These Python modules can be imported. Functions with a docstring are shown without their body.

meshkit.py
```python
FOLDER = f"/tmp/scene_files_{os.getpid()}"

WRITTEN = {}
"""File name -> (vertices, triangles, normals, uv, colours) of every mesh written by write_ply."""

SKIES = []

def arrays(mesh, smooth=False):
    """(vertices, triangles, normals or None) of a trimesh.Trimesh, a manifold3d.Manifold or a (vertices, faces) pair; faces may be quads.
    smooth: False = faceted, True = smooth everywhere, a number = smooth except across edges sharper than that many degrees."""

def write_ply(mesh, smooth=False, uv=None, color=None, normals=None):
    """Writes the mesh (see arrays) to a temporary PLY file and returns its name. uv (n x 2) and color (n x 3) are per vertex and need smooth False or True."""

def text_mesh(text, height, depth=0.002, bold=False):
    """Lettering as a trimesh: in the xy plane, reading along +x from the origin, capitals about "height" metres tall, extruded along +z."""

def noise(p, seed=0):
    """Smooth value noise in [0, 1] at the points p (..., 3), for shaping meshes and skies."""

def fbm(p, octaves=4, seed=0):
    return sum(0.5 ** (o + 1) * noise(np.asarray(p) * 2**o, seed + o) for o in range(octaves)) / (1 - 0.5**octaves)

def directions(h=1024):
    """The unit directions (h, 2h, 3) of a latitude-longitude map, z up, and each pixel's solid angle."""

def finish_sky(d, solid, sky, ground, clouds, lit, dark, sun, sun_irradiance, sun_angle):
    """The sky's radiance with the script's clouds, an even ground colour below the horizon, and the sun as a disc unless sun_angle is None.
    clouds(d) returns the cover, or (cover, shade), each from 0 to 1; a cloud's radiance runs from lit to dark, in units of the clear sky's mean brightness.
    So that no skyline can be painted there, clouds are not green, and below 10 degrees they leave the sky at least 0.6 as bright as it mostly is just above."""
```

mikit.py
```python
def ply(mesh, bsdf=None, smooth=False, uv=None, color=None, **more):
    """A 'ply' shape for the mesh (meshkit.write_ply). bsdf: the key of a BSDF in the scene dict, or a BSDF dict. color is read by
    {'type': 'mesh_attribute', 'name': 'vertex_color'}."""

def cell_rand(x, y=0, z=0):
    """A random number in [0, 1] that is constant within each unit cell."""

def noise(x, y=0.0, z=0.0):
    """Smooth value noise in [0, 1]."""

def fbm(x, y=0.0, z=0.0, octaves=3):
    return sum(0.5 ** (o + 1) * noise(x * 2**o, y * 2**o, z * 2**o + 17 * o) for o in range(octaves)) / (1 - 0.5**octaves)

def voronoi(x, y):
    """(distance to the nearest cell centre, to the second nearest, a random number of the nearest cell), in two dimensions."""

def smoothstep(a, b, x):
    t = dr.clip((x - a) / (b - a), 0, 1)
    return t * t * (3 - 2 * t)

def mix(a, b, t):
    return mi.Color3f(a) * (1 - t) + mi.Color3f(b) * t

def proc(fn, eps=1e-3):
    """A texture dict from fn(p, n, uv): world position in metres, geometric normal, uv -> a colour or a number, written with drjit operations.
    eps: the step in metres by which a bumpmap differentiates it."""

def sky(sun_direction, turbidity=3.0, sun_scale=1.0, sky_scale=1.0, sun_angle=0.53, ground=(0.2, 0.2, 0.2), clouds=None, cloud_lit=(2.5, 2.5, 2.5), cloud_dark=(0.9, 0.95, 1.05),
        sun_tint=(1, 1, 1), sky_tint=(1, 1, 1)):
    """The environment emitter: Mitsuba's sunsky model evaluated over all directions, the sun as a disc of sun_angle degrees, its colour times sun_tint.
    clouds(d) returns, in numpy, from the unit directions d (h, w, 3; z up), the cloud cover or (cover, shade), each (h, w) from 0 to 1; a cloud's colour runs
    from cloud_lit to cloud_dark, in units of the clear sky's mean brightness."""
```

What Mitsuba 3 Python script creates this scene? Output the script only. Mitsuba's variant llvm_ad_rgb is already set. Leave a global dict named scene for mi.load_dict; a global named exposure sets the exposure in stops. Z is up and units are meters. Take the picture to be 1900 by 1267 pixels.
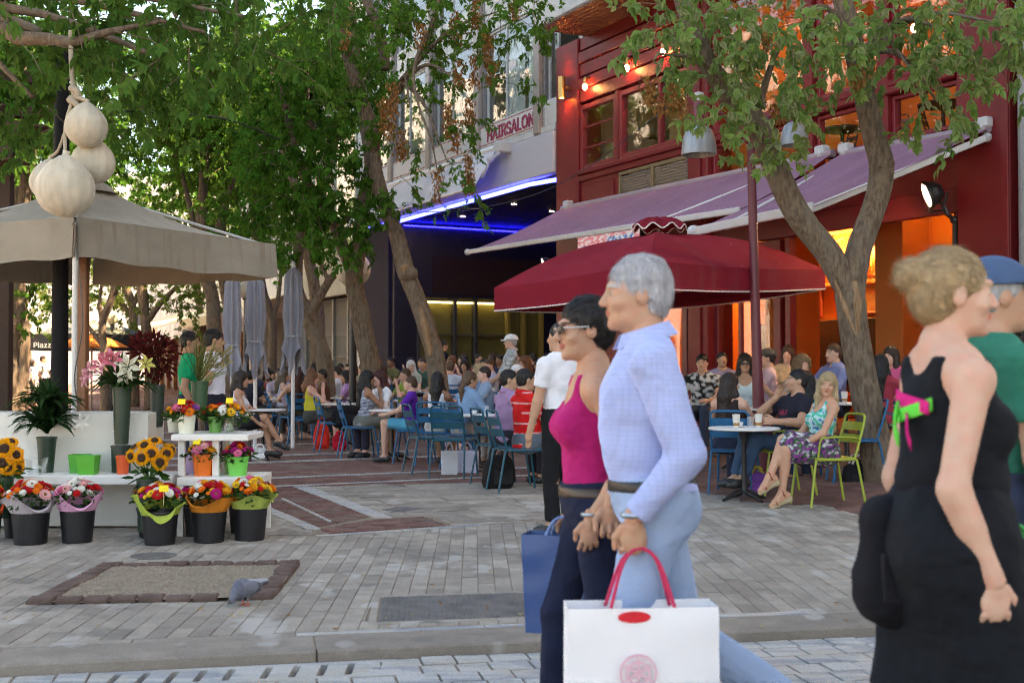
import math, random
import numpy as np, trimesh, mitsuba as mi, drjit as dr
from scipy.spatial import ConvexHull
import shapely, shapely.geometry as sg
import mikit, meshkit
from mikit import proc, noise as tnoise, fbm as tfbm, voronoi, cell_rand, smoothstep, mix

scene, labels = {}, {}
random.seed(7); RNG = np.random.default_rng(7)
PI = math.pi
# ------------------------------------------------------------------ camera, sky, exposure
W, H, F, CX, YH, HC = 1900, 1267, 2300.0, 950.0, 686.0, 1.32      # the photograph's size, focal length in its pixels, horizon row, eye height
T4 = mi.ScalarTransform4f
scene['camera'] = {'type': 'thinlens', 'fov': math.degrees(2 * math.atan(W / 2 / F)), 'fov_axis': 'x', 'near_clip': 0.05, 'far_clip': 2000.0,
                   'to_world': T4().look_at(origin=[0, 0, HC], target=[0, F, HC + YH - H / 2], up=[0, 0, 1]),
                   'aperture_radius': 0.006, 'focus_distance': 11.0}
SUN = np.array([0.80, -0.25, 1.07])
scene['sky'] = mikit.sky(SUN, turbidity=3, sun_angle=0.6, sky_tint=(1.36, 1.0, 0.70), sun_tint=(1.12, 1.0, 0.86))
exposure = 4.25

# ------------------------------------------------------------------ helpers: names and labels
USED = {}
def key_of(name, parent=None):
    base = (parent + '__' if parent else '') + name
    n = USED.get(base, 0); USED[base] = n + 1
    return base if n == 0 else f'{base}_{n:03d}'
def note(key, label=None, cat=None, group=None, kind=None):
    d = {k: v for k, v in (('label', label), ('category', cat), ('group', group), ('kind', kind)) if v}
    if d: labels[key] = d
def thing(name, label, cat, group=None, kind=None):
    k = key_of(name); note(k, label, cat, group, kind); return k
def va(mesh):
    if hasattr(mesh, 'vertices'): return np.asarray(mesh.vertices, float), np.asarray(mesh.faces, int)
    v, f = np.asarray(mesh[0], float), np.asarray(mesh[1], int)
    if f.shape[1] == 4: f = np.vstack([f[:, [0, 1, 2]], f[:, [0, 2, 3]]])
    return v, f
def packed(c):                                                # a colour as one whole number (7 bits each, squared scale), carried by uv.x; uv.y is free
    q = np.clip(np.round(127 * np.sqrt(np.clip(c, 0, 1))), 0, 127); return q[..., 0] * 16384 + q[..., 1] * 128 + q[..., 2]
def normals_of(v, f):
    n, fc = np.zeros_like(v), np.cross(v[f[:, 1]] - v[f[:, 0]], v[f[:, 2]] - v[f[:, 0]])
    for k in range(3): np.add.at(n, f[:, k], fc)
    return n / np.maximum(np.linalg.norm(n, axis=1, keepdims=True), 1e-30)
def shape(mesh, bsdf, col=None, smooth=False, uv=None, par=0.0):
    v, f = va(mesh)
    if smooth not in (False, True):
        m = trimesh.graph.smooth_shade(trimesh.Trimesh(v, f, process=False), angle=math.radians(smooth), facet_minarea=None)
        v, f, smooth = np.array(m.vertices), np.array(m.faces), True
    if col is not None:
        col = np.asarray(col, float)
        if col.ndim == 1: uv = np.column_stack([np.full(len(v), packed(col)), np.broadcast_to(par, len(v))])
        else:
            pk = packed(col)
            if (pk[f] == pk[f[:, :1]]).all(): uv = np.column_stack([pk, np.broadcast_to(par, len(v))])
            else:                                             # colours that change from face to face: every face takes its own
                n = normals_of(v, f)[f.ravel()]; pk = packed(col[f].mean(1)); v = v[f.ravel()]; f = np.arange(len(v)).reshape(-1, 3)
                path = meshkit.write_ply((v, f), False, np.column_stack([np.repeat(pk, 3), np.zeros(len(v))]), None, n if smooth else None)
                return {'type': 'ply', 'filename': path, 'face_normals': not smooth, 'bsdf': {'type': 'ref', 'id': bsdf}}
    return mikit.ply((v, f), bsdf, smooth, uv=uv)
def put(name, mesh, bsdf, parent=None, col=None, smooth=False, uv=None, label=None, cat=None, group=None, kind=None, to=None, par=0.0):
    k = key_of(name, parent)
    d = mesh if isinstance(mesh, dict) else shape(mesh, bsdf, col, smooth, uv, par)
    if to is not None: d = {**d, 'to_world': T4(np.asarray(to))}
    scene[k] = d; note(k, label, cat, group, kind)
    return k
# ------------------------------------------------------------------ helpers: places
PITCH = math.atan((YH - H / 2) / F); CP, SP = math.cos(PITCH), math.sin(PITCH)
def ray(px, py): v = -(py - H / 2); return np.array([px - CX, F * CP - v * SP, F * SP + v * CP])
def at(px, py, Y):                                            # the point at depth Y that the photograph shows at this pixel
    d = ray(px, py); return np.array([0, 0, HC]) + d * (Y / d[1])
def G(px, py, z=0.0):                                         # the point of the level z
    d = ray(px, py); return np.array([0, 0, HC]) + d * ((z - HC) / d[2])
def pix(p):                                                   # the pixel of a point
    x, y, z = p[0], p[1], p[2] - HC; q = y * CP + z * SP
    return CX + F * x / q, H / 2 - F * (z * CP - y * SP) / q
P0 = np.array([6.30, 15.5, 0.0]); UX = np.array([0.457, -0.8895, 0]); UX /= np.linalg.norm(UX); WX = np.array([-UX[1], UX[0], 0])
def front(x, y): return (P0[0] - x) * WX[0] + (P0[1] - y) * WX[1]     # metres out from the row of facades
def ground_z(x, y): return float(np.clip((4.6 - front(x, y)) * 0.085, 0, 0.34)) if y > 9 else 0.0
FM = np.eye(4); FM[:3, 0], FM[:3, 1], FM[:3, 2], FM[:3, 3] = UX, WX, [0, 0, 1], P0     # facade frame: u right, w inward, z up
def fpx(px, py, w=0.0):                                       # (u, z) on the plane w of the facade frame
    d = ray(px, py); o = P0 + WX * w; k = ((o[0]) * WX[0] + (o[1]) * WX[1]) / (d[0] * WX[0] + d[1] * WX[1]); p = d * k
    return float((p[0] - P0[0]) * UX[0] + (p[1] - P0[1]) * UX[1]), float(HC + p[2])
def fw(u, w, z): return P0 + UX * u + WX * w + np.array([0, 0, z])
# ------------------------------------------------------------------ helpers: meshes
def cat(ms):
    vs, fs, n = [], [], 0
    for m in ms:
        v, f = va(m); vs.append(v); fs.append(f + n); n += len(v)
    return np.vstack(vs), np.vstack(fs)
def xf(m, M):
    v, f = va(m); M = np.asarray(M)
    return v @ M[:3, :3].T + M[:3, 3], (f if np.linalg.det(M[:3, :3]) > 0 else f[:, ::-1])
def move(m, x=0, y=0, z=0): v, f = va(m); return v + [x, y, z], f
def rot(deg, axis='z'):
    c, s = math.cos(math.radians(deg)), math.sin(math.radians(deg)); M = np.eye(4)
    a, b = {'z': (0, 1), 'x': (1, 2), 'y': (2, 0)}[axis]
    M[a, a], M[a, b], M[b, a], M[b, b] = c, -s, s, c
    return M
def tr(x, y, z): M = np.eye(4); M[:3, 3] = x, y, z; return M
def frame(loc, deg): return tr(*loc) @ rot(deg)
def _bevel_topology():
    s = []
    for a in range(3):
        for x in (-1, 1):
            for y in (-1, 1):
                for z in (-1, 1):
                    p = np.array([x, y, z], float) * 0.9; p[a] = (x, y, z)[a]; s.append(p)
    s = np.array(s); h = ConvexHull(s); f = h.simplices.copy()
    n = np.cross(s[f[:, 1]] - s[f[:, 0]], s[f[:, 2]] - s[f[:, 0]])
    f[(n * s[f].mean(1)).sum(1) < 0] = f[(n * s[f].mean(1)).sum(1) < 0][:, ::-1]
    return s, f
BV, BF = _bevel_topology()
BS = np.sign(BV); BIN = (np.abs(BV) < 0.95)
CUBE_V = np.array([[x, y, z] for x in (-1, 1) for y in (-1, 1) for z in (-1, 1)], float)
CUBE_F = np.array([[0, 1, 3], [0, 3, 2], [4, 6, 7], [4, 7, 5], [0, 4, 5], [0, 5, 1], [2, 3, 7], [2, 7, 6], [0, 2, 6], [0, 6, 4], [1, 5, 7], [1, 7, 3]])
def box(x0, x1, y0, y1, z0, z1, b=0.0):
    c, h = np.array([x0 + x1, y0 + y1, z0 + z1]) / 2, np.abs(np.array([x1 - x0, y1 - y0, z1 - z0])) / 2
    if b <= 0: return CUBE_V * h + c, CUBE_F
    return BS * (h - BIN * min(b, 0.45 * h.min())) + c, BF
def bar(p, q, w, h, b=0.0, up=(0, 0, 1)):                      # a beam from p to q
    p, q = np.asarray(p, float), np.asarray(q, float); d = q - p; L = np.linalg.norm(d); d /= L
    s = np.cross(d, up)
    if np.linalg.norm(s) < 1e-6: s = np.cross(d, [1, 0, 0])
    s /= np.linalg.norm(s); M = np.eye(4); M[:3, 0], M[:3, 1], M[:3, 2], M[:3, 3] = s, d, np.cross(s, d), p
    return xf(box(-w / 2, w / 2, 0, L, -h / 2, h / 2, b), M)
def spline(pts, n):
    p = np.asarray(pts, float)
    if len(p) < 3: return np.array([p[0] + (p[-1] - p[0]) * t for t in np.linspace(0, 1, n)])
    q = np.vstack([2 * p[0] - p[1], p, 2 * p[-1] - p[-2]]); out = []
    for t in np.linspace(0, len(p) - 1, n):
        i = min(int(t), len(p) - 2); s = t - i; a, b, c, d = q[i], q[i + 1], q[i + 2], q[i + 3]
        out.append(0.5 * (2 * b + (c - a) * s + (2 * a - 5 * b + 4 * c - d) * s * s + (3 * b - a - 3 * c + d) * s ** 3))
    return np.array(out)
def tube(pts, r, n=8, caps=True, flat=1.0):
    p = np.asarray(pts, float); m = len(p); r = np.broadcast_to(r, (m,))
    t = np.gradient(p, axis=0); t /= np.linalg.norm(t, axis=1, keepdims=True) + 1e-12
    a = np.cross(t[0], [0, 0, 1] if abs(t[0][2]) < 0.9 else [1, 0, 0]); a /= np.linalg.norm(a); A = []
    for i in range(m):
        a = a - t[i] * (a @ t[i]); a /= np.linalg.norm(a) + 1e-12; A.append(a)
    A = np.array(A); B = np.cross(t, A); g = np.arange(n) * 2 * PI / n
    v = (p[:, None] + r[:, None, None] * (np.cos(g)[None, :, None] * A[:, None] + flat * np.sin(g)[None, :, None] * B[:, None])).reshape(-1, 3)
    i, j = np.meshgrid(np.arange(m - 1), np.arange(n), indexing='ij')
    q = np.stack([i * n + j, i * n + (j + 1) % n, (i + 1) * n + (j + 1) % n, (i + 1) * n + j], -1).reshape(-1, 4)
    f = np.vstack([q[:, [0, 1, 2]], q[:, [0, 2, 3]]])
    if caps:
        v = np.vstack([v, p[:1], p[-1:]]); k = np.arange(n); e = m * n
        f = np.vstack([f, np.stack([k * 0 + e, (k + 1) % n, k], 1), np.stack([k * 0 + e + 1, (m - 1) * n + k, (m - 1) * n + (k + 1) % n], 1)])
    return v, f
def rod(p, q, r, n=8): return tube([p, q], r, n)
def lathe(prof, n=20, loc=(0, 0, 0)):                          # profile of (r, z), bottom to top on the outside
    pr = np.asarray(prof, float); m = len(pr); g = np.arange(n) * 2 * PI / n
    v = np.stack([pr[:, :1] * np.cos(g), pr[:, :1] * np.sin(g), np.repeat(pr[:, 1:], n, 1)], -1).reshape(-1, 3) + np.asarray(loc)
    i, j = np.meshgrid(np.arange(m - 1), np.arange(n), indexing='ij')
    q = np.stack([i * n + j, i * n + (j + 1) % n, (i + 1) * n + (j + 1) % n, (i + 1) * n + j], -1).reshape(-1, 4)
    return v, np.vstack([q[:, [0, 1, 2]], q[:, [0, 2, 3]]])
def ball(r, loc=(0, 0, 0), sub=2, sc=(1, 1, 1)):
    m = trimesh.creation.icosphere(sub, r); return np.asarray(m.vertices) * sc + loc, np.asarray(m.faces)
def sheet(fn, nu, nv):                                         # fn(u, v arrays) -> points; one open sheet
    u, v = np.meshgrid(np.linspace(0, 1, nu), np.linspace(0, 1, nv), indexing='ij')
    p = fn(u, v).reshape(-1, 3); i, j = np.meshgrid(np.arange(nu - 1), np.arange(nv - 1), indexing='ij')
    a = i * nv + j
    q = np.stack([a, a + nv, a + nv + 1, a + 1], -1).reshape(-1, 4)
    return p, np.vstack([q[:, [0, 1, 2]], q[:, [0, 2, 3]]])
def slab_of(m, t):                                             # a thin sheet given thickness t (downwards along its normals)
    v, f = va(m); tm = trimesh.Trimesh(v, f, process=False); n = np.asarray(tm.vertex_normals)
    e = f[:, [0, 1, 1, 2, 2, 0]].reshape(-1, 2); s = np.sort(e, 1); _, inv, cnt = np.unique(s, axis=0, return_inverse=True, return_counts=True)
    b = e[cnt[inv.ravel()] == 1]; k = len(v)
    side = np.vstack([np.stack([b[:, 1], b[:, 0], b[:, 0] + k], 1), np.stack([b[:, 1], b[:, 0] + k, b[:, 1] + k], 1)])
    return np.vstack([v, v - n * t]), np.vstack([f, f[:, ::-1] + k, side])
def prism(poly, z0, z1, cap_bottom=False):                     # a convex outline (k x 2), extruded
    p = np.asarray(poly, float)
    a = 0.5 * np.sum(p[:, 0] * np.roll(p[:, 1], -1) - np.roll(p[:, 0], -1) * p[:, 1])
    if a < 0: p = p[::-1]
    k = len(p); z0, z1 = np.broadcast_to(z0, (k,)), np.broadcast_to(z1, (k,))
    v = np.vstack([np.column_stack([p, z0]), np.column_stack([p, z1])]); i = np.arange(k); j = (i + 1) % k
    f = [np.stack([i, j, j + k], 1), np.stack([i, j + k, i + k], 1), np.stack([np.full(k - 2, k), k + i[1:-1], k + i[2:]], 1)]
    if cap_bottom: f.append(np.stack([np.zeros(k - 2, int), i[2:], i[1:-1]], 1))
    return v, np.vstack(f)
def wobble(m, amp, freq, seed=0, aniso=(1, 1, 1)):             # displaces along normals with noise
    v, f = va(m); n = np.asarray(trimesh.Trimesh(v, f, process=False).vertex_normals)
    return v + n * (amp * 2 * (meshkit.fbm(v * freq * np.asarray(aniso) + 31.7, 3, seed) - 0.5))[:, None], f
# ------------------------------------------------------------------ materials
def unpack(uv):
    k = dr.floor(uv.x + 0.5); r = dr.floor(k / 16384.0); k = k - r * 16384.0; g = dr.floor(k / 128.0); b = k - g * 128.0
    return mi.Color3f(dr.square(r / 127.0), dr.square(g / 127.0), dr.square(b / 127.0))
def t_col(p, n, uv): return unpack(uv)
def t_leafcol(p, n, uv): return mix(unpack(uv), mi.Color3f(.42, .44, .22), dr.clip(uv.y, 0, 1))
VC = proc(t_col)
def rgb(*c): return {'type': 'rgb', 'value': list(c)}
def pr(base, rough=0.6, spec=0.5, **k): return {'type': 'twosided', 'b': {'type': 'principled', 'base_color': base, 'roughness': rough, 'specular': spec, **k}}
def t_hair(p, n, uv): return unpack(uv) * (0.72 + 0.56 * tnoise(p.x * 260, p.y * 260, p.z * 30))
def t_skin(p, n, uv): return unpack(uv) * mi.Color3f(0.95 + 0.10 * tnoise(p.x * 28, p.y * 28, p.z * 28), 0.90 + 0.20 * tnoise(p.x * 40, p.y * 40, p.z * 40), 0.90 + 0.2 * tnoise(p.x * 40, p.y * 40, p.z * 40))
def t_cloth(p, n, uv): return unpack(uv) * (0.86 + 0.16 * tnoise(p.x * 9, p.y * 9, p.z * 9) + 0.12 * tnoise(p.x * 260, p.y * 260, p.z * 260))
def b_cloth(p, n, uv): return tnoise(p.x * 13 + 2 * tnoise(p.z * 4, p.x * 3), p.y * 13, p.z * 17) + 0.35 * tnoise(p.x * 40, p.y * 40, p.z * 55)
scene['m_cloth'] = {'type': 'twosided', 'b': {'type': 'bumpmap', 'arbitrary': proc(b_cloth, 3e-3), 'scale': 0.014, 'bsdf': {'type': 'principled', 'base_color': proc(t_cloth), 'roughness': 0.9, 'specular': 0.2, 'sheen': 0.3}}}
def t_check(p, n, uv):
    s = lambda x: smoothstep(0.35, 0.5, dr.abs(x - dr.floor(x) - 0.5) * 1.0)
    return unpack(uv) * (1 - 0.10 * s(p.z * 62) - 0.10 * s((p.x + 0.4 * p.y) * 62)) * (0.94 + 0.12 * tnoise(p.x * 9, p.y * 9, p.z * 9))
scene['m_check'] = {'type': 'twosided', 'b': {'type': 'bumpmap', 'arbitrary': proc(b_cloth, 3e-3), 'scale': 0.012, 'bsdf': {'type': 'principled', 'base_color': proc(t_check), 'roughness': 0.9, 'specular': 0.2}}}
scene['m_skin'] = pr(proc(t_skin), 0.5, 0.4)
scene['m_hair'] = {'type': 'twosided', 'b': {'type': 'bumpmap', 'arbitrary': proc(lambda p, n, uv: tnoise(p.x * 240, p.y * 240, p.z * 30) + 0.6 * tnoise(p.x * 90, p.y * 90, p.z * 14), 1.5e-3), 'scale': 0.008, 'bsdf': {'type': 'principled', 'base_color': proc(t_hair), 'roughness': 0.42, 'specular': 0.4}}}
scene['m_matte'] = pr(VC, 0.75, 0.3)
scene['m_satin'] = pr(VC, 0.38, 0.5)
scene['m_gloss'] = pr(VC, 0.16, 0.5)
scene['m_metal'] = pr(VC, 0.3, 0.5, metallic=1.0)
scene['m_leaf'] = {'type': 'principledthin', 'base_color': proc(t_leafcol), 'roughness': 0.55, 'diff_trans': 1.05, 'spec_tint': 0.0, 'eta': 1.22}
scene['m_petal'] = {'type': 'principledthin', 'base_color': VC, 'roughness': 0.7, 'diff_trans': 0.6, 'eta': 1.3}
scene['m_fabric'] = {'type': 'principledthin', 'base_color': VC, 'roughness': 0.9, 'diff_trans': 0.35, 'eta': 1.3}
scene['m_pane'] = {'type': 'thindielectric', 'int_ior': 1.5}
scene['m_tumbler'] = {'type': 'thindielectric', 'int_ior': 1.45}
def lamp(r, g, b): return {'type': 'area', 'radiance': rgb(r, g, b)}
def put_lamp(name, mesh, radiance, parent=None, **k):
    key = put(name, mesh, 'm_white', parent, **k); scene[key] = {**scene[key], 'emitter': lamp(*radiance)}; return key
def t_iron(p, n, uv):
    g = tfbm(p.x * 12, p.y * 12, p.z * 12, 4)
    return mix((0.07, 0.065, 0.06), (0.17, 0.155, 0.14), g)
scene['m_iron'] = pr(proc(t_iron), 0.5, 0.5)
scene['m_white'] = pr(rgb(0.8, 0.8, 0.8), 0.5)
def t_stone(p, n, uv):                                         # uv.x carries the piece's number in steps of 4
    r = cell_rand(dr.floor(uv.x / 4.0), 3.0); r2 = cell_rand(dr.floor(uv.x / 4.0), 8.0)
    c = mix((0.215, 0.187, 0.157), (0.335, 0.297, 0.250), r)
    c = mix(c, mi.Color3f(0.22, 0.185, 0.15), 0.45 * r2)
    g = tfbm(p.x * 9, p.y * 9, p.z * 9, 4); g2 = tfbm(p.x * 2.3 + 7, p.y * 2.3, 1.0, 3); g3 = tnoise(p.x * 140, p.y * 140, p.z * 140)
    c = c * (0.72 + 0.5 * g) * (0.86 + 0.28 * g3)
    c = mix(c, mi.Color3f(0.13, 0.12, 0.105), 0.75 * smoothstep(0.54, 0.76, g2) * smoothstep(0.35, 0.65, g))
    return mix(c, mi.Color3f(0.42, 0.40, 0.37), 0.5 * smoothstep(0.66, 0.8, tfbm(p.x * 5 + 3, p.y * 3, 4.0, 3)))
scene['m_stone'] = pr(proc(t_stone), 0.7, 0.28)
def t_marble(p, n, uv):
    g = tfbm(p.x * 3 + 2.0 * tnoise(p.x * 2, p.y * 2), p.y * 14, p.z * 9, 4); d = tfbm(p.x * 4, p.y * 6, p.z * 4 + 9, 4); k = tnoise(p.x * 120, p.y * 120, p.z * 120)
    c = mix((0.23, 0.238, 0.255), (0.40, 0.385, 0.36), smoothstep(0.3, 0.62, g))
    c = mix(c, mi.Color3f(0.36, 0.33, 0.28), 0.7 * smoothstep(0.5, 0.68, d))
    return c * (0.85 + 0.3 * k)
scene['m_marble'] = pr(proc(t_marble), 0.55, 0.45)
def t_brick(p, n, uv):
    r = cell_rand(dr.floor(uv.x / 4.0), 3.0); g = tfbm(p.x * 11, p.y * 11, p.z * 11, 4)
    c = mix((0.105, 0.058, 0.049), (0.17, 0.097, 0.082), r) * (0.7 + 0.55 * g)
    return mix(c, mi.Color3f(0.16, 0.135, 0.115), 0.45 * smoothstep(0.5, 0.72, tfbm(p.x * 3, p.y * 3, 2.0, 3)))
scene['m_brick'] = pr(proc(t_brick), 0.85, 0.12)
def t_dirt(p, n, uv):
    g = tfbm(p.x * 20, p.y * 20, p.z * 20, 4); k = tnoise(p.x * 90, p.y * 90)
    return mix((0.14, 0.112, 0.085), (0.26, 0.212, 0.16), g) * (0.7 + 0.5 * k)
scene['m_dirt'] = pr(proc(t_dirt), 0.95, 0.1)
def t_bark(p, n, uv):
    g = tfbm(p.x * 44, p.y * 44, p.z * 10, 4); k = tfbm(p.x * 5, p.y * 5, p.z * 3 + 4, 3); s = tnoise(p.x * 60, p.y * 60, p.z * 110)
    c = mix((0.095, 0.068, 0.047), (0.185, 0.138, 0.095), smoothstep(0.25, 0.72, g))
    c = mix(c, mi.Color3f(0.17, 0.145, 0.11), 0.5 * smoothstep(0.5, 0.7, k))
    return mix(c, mi.Color3f(0.05, 0.04, 0.032), 0.35 * smoothstep(0.72, 0.86, s))
def b_bark(p, n, uv): return tfbm(p.x * 30, p.y * 30, p.z * 9, 4) + 0.5 * tnoise(p.x * 90, p.y * 90, p.z * 30)
scene['m_bark'] = {'type': 'twosided', 'b': {'type': 'bumpmap', 'arbitrary': proc(b_bark, 2e-3), 'scale': 0.012, 'bsdf': {'type': 'principled', 'base_color': proc(t_bark), 'roughness': 0.85, 'specular': 0.2}}}
def t_canvas(p, n, uv):
    g = tfbm(p.x * 2.2, p.y * 2.2, p.z * 5, 4); st = tfbm(p.x * 14 + p.y * 14, 1.0, p.z * 1.1, 3); k = tnoise(p.x * 160, p.y * 160, p.z * 160)
    c = mix((0.225, 0.20, 0.16), (0.33, 0.297, 0.24), g)
    c = mix(c, mi.Color3f(0.20, 0.165, 0.12), 0.55 * smoothstep(0.5, 0.72, st) * smoothstep(0.3, 0.62, g))
    return c * (0.9 + 0.2 * k)
scene['m_canvas'] = pr(proc(t_canvas), 0.9, 0.1)
def t_plaster(p, n, uv):
    g = tfbm(p.x * 1.3, p.y * 1.3, p.z * 0.6, 4); s = tfbm(p.x * 6 + p.y * 6, 2.0, p.z * 0.5, 3); k = tnoise(p.x * 45, p.y * 45, p.z * 45)
    c = mix((0.50, 0.485, 0.46), (0.64, 0.62, 0.585), g)
    return mix(c, mi.Color3f(0.34, 0.32, 0.29), 0.5 * smoothstep(0.55, 0.78, s)) * (0.92 + 0.16 * k)
scene['m_plaster'] = pr(proc(t_plaster), 0.85, 0.2)
def t_redpaint(p, n, uv):
    g = tfbm(p.x * 2.0, p.y * 2.0, p.z * 1.2, 4); k = tfbm(p.x * 25, p.y * 25, p.z * 25, 2)
    c = mix((0.135, 0.008, 0.010), (0.195, 0.015, 0.017), g)
    return mix(c, mi.Color3f(0.12, 0.02, 0.02), 0.5 * smoothstep(0.62, 0.75, k))
scene['m_redpaint'] = pr(proc(t_redpaint), 0.42, 0.3)
def t_wood(p, n, uv):
    g = tfbm(p.x * 18, p.y * 18, p.z * 1.6, 4)
    return mix((0.11, 0.045, 0.018), (0.25, 0.11, 0.045), g)
scene['m_wood'] = pr(proc(t_wood), 0.5, 0.4)

def t_ball(p, n, uv):
    g = tfbm(p.x * 30, p.y * 30, p.z * 4, 3); k = tfbm(p.x * 6, p.y * 6, p.z * 6, 2)
    return mix((0.38, 0.335, 0.25), (0.56, 0.51, 0.41), g) * (0.85 + 0.3 * k)
scene['m_ball'] = pr(proc(t_ball), 0.8, 0.2)
def t_shade(p, n, uv): return mix((0.26, 0.26, 0.27), (0.42, 0.42, 0.42), tfbm(p.x * 40, p.y * 40, p.z * 3, 2))
scene['m_shade'] = pr(proc(t_shade), 0.42, 0.5, metallic=0.6)

def t_edge(p, n, uv): return mix((0.05, 0.034, 0.028), (0.15, 0.10, 0.082), tfbm(p.x * 14, p.y * 14, p.z * 14, 4))
scene['m_edge'] = pr(proc(t_edge), 0.8, 0.3)

def t_wound(p, n, uv): return mix((0.13, 0.062, 0.025), (0.36, 0.25, 0.15), tfbm(p.x * 60, p.y * 60, p.z * 8, 3))
scene['m_wound'] = pr(proc(t_wound), 0.85, 0.2)

def t_awning(p, n, uv):
    g = tfbm(p.x * 1.6, p.y * 1.6, p.z * 2.5, 4); st = tfbm(p.x * 7 + p.y * 7, 2.0, p.z * 0.9, 3); w = tnoise(p.x * 210, p.y * 210, p.z * 210); d = tnoise(p.x * 21, p.y * 21, p.z * 21)
    c = unpack(uv) * (0.84 + 0.32 * g) * (0.92 + 0.16 * w)
    c = mix(c, mi.Color3f(0.20, 0.16, 0.15), 0.07 * smoothstep(0.5, 0.74, st))
    return mix(c, mi.Color3f(0.55, 0.52, 0.50), 0.7 * smoothstep(0.955, 0.975, d))
scene['m_awning'] = pr(proc(t_awning), 0.85, 0.15)
# ------------------------------------------------------------------ the ground
KD = np.array([0.980, 0.1986]); KN = np.array([-0.1986, 0.980])          # along the kerb, away from the road
K0 = G(1000, 1189.5)[:2]
ROAD_Z = -0.045
def kp(a, b): return K0 + KD * a + KN * b                                # a metres along the kerb, b metres behind its front edge
AD = np.array([-0.0304, 0.9995]); BD = np.array([0.9995, 0.0304])        # along and across the pavers
NUM = [0]
def piece_uv(v):
    NUM[0] += 1
    return np.column_stack([4.0 * NUM[0] + 1.0 + 0 * v[:, 0] + 0.3 * np.clip(v[:, 0] - v[:, 0].mean(), -2, 2), v[:, 1]])
def ground_sheet(x0, x1, y0, y1, st, dz):
    X, Y = np.meshgrid(np.arange(x0, x1 + st / 2, st), np.arange(y0, y1 + st / 2, st), indexing='ij')
    Z = np.clip((4.6 - ((P0[0] - X) * WX[0] + (P0[1] - Y) * WX[1])) * 0.085, 0, 0.34) * (Y > 9) + dz
    nv = X.shape[1]; i, j = np.meshgrid(np.arange(X.shape[0] - 1), np.arange(nv - 1), indexing='ij'); a = i * nv + j
    q = np.stack([a, a + nv, a + nv + 1, a + 1], -1).reshape(-1, 4)
    return np.column_stack([X.ravel(), Y.ravel(), Z.ravel()]), q
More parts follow.
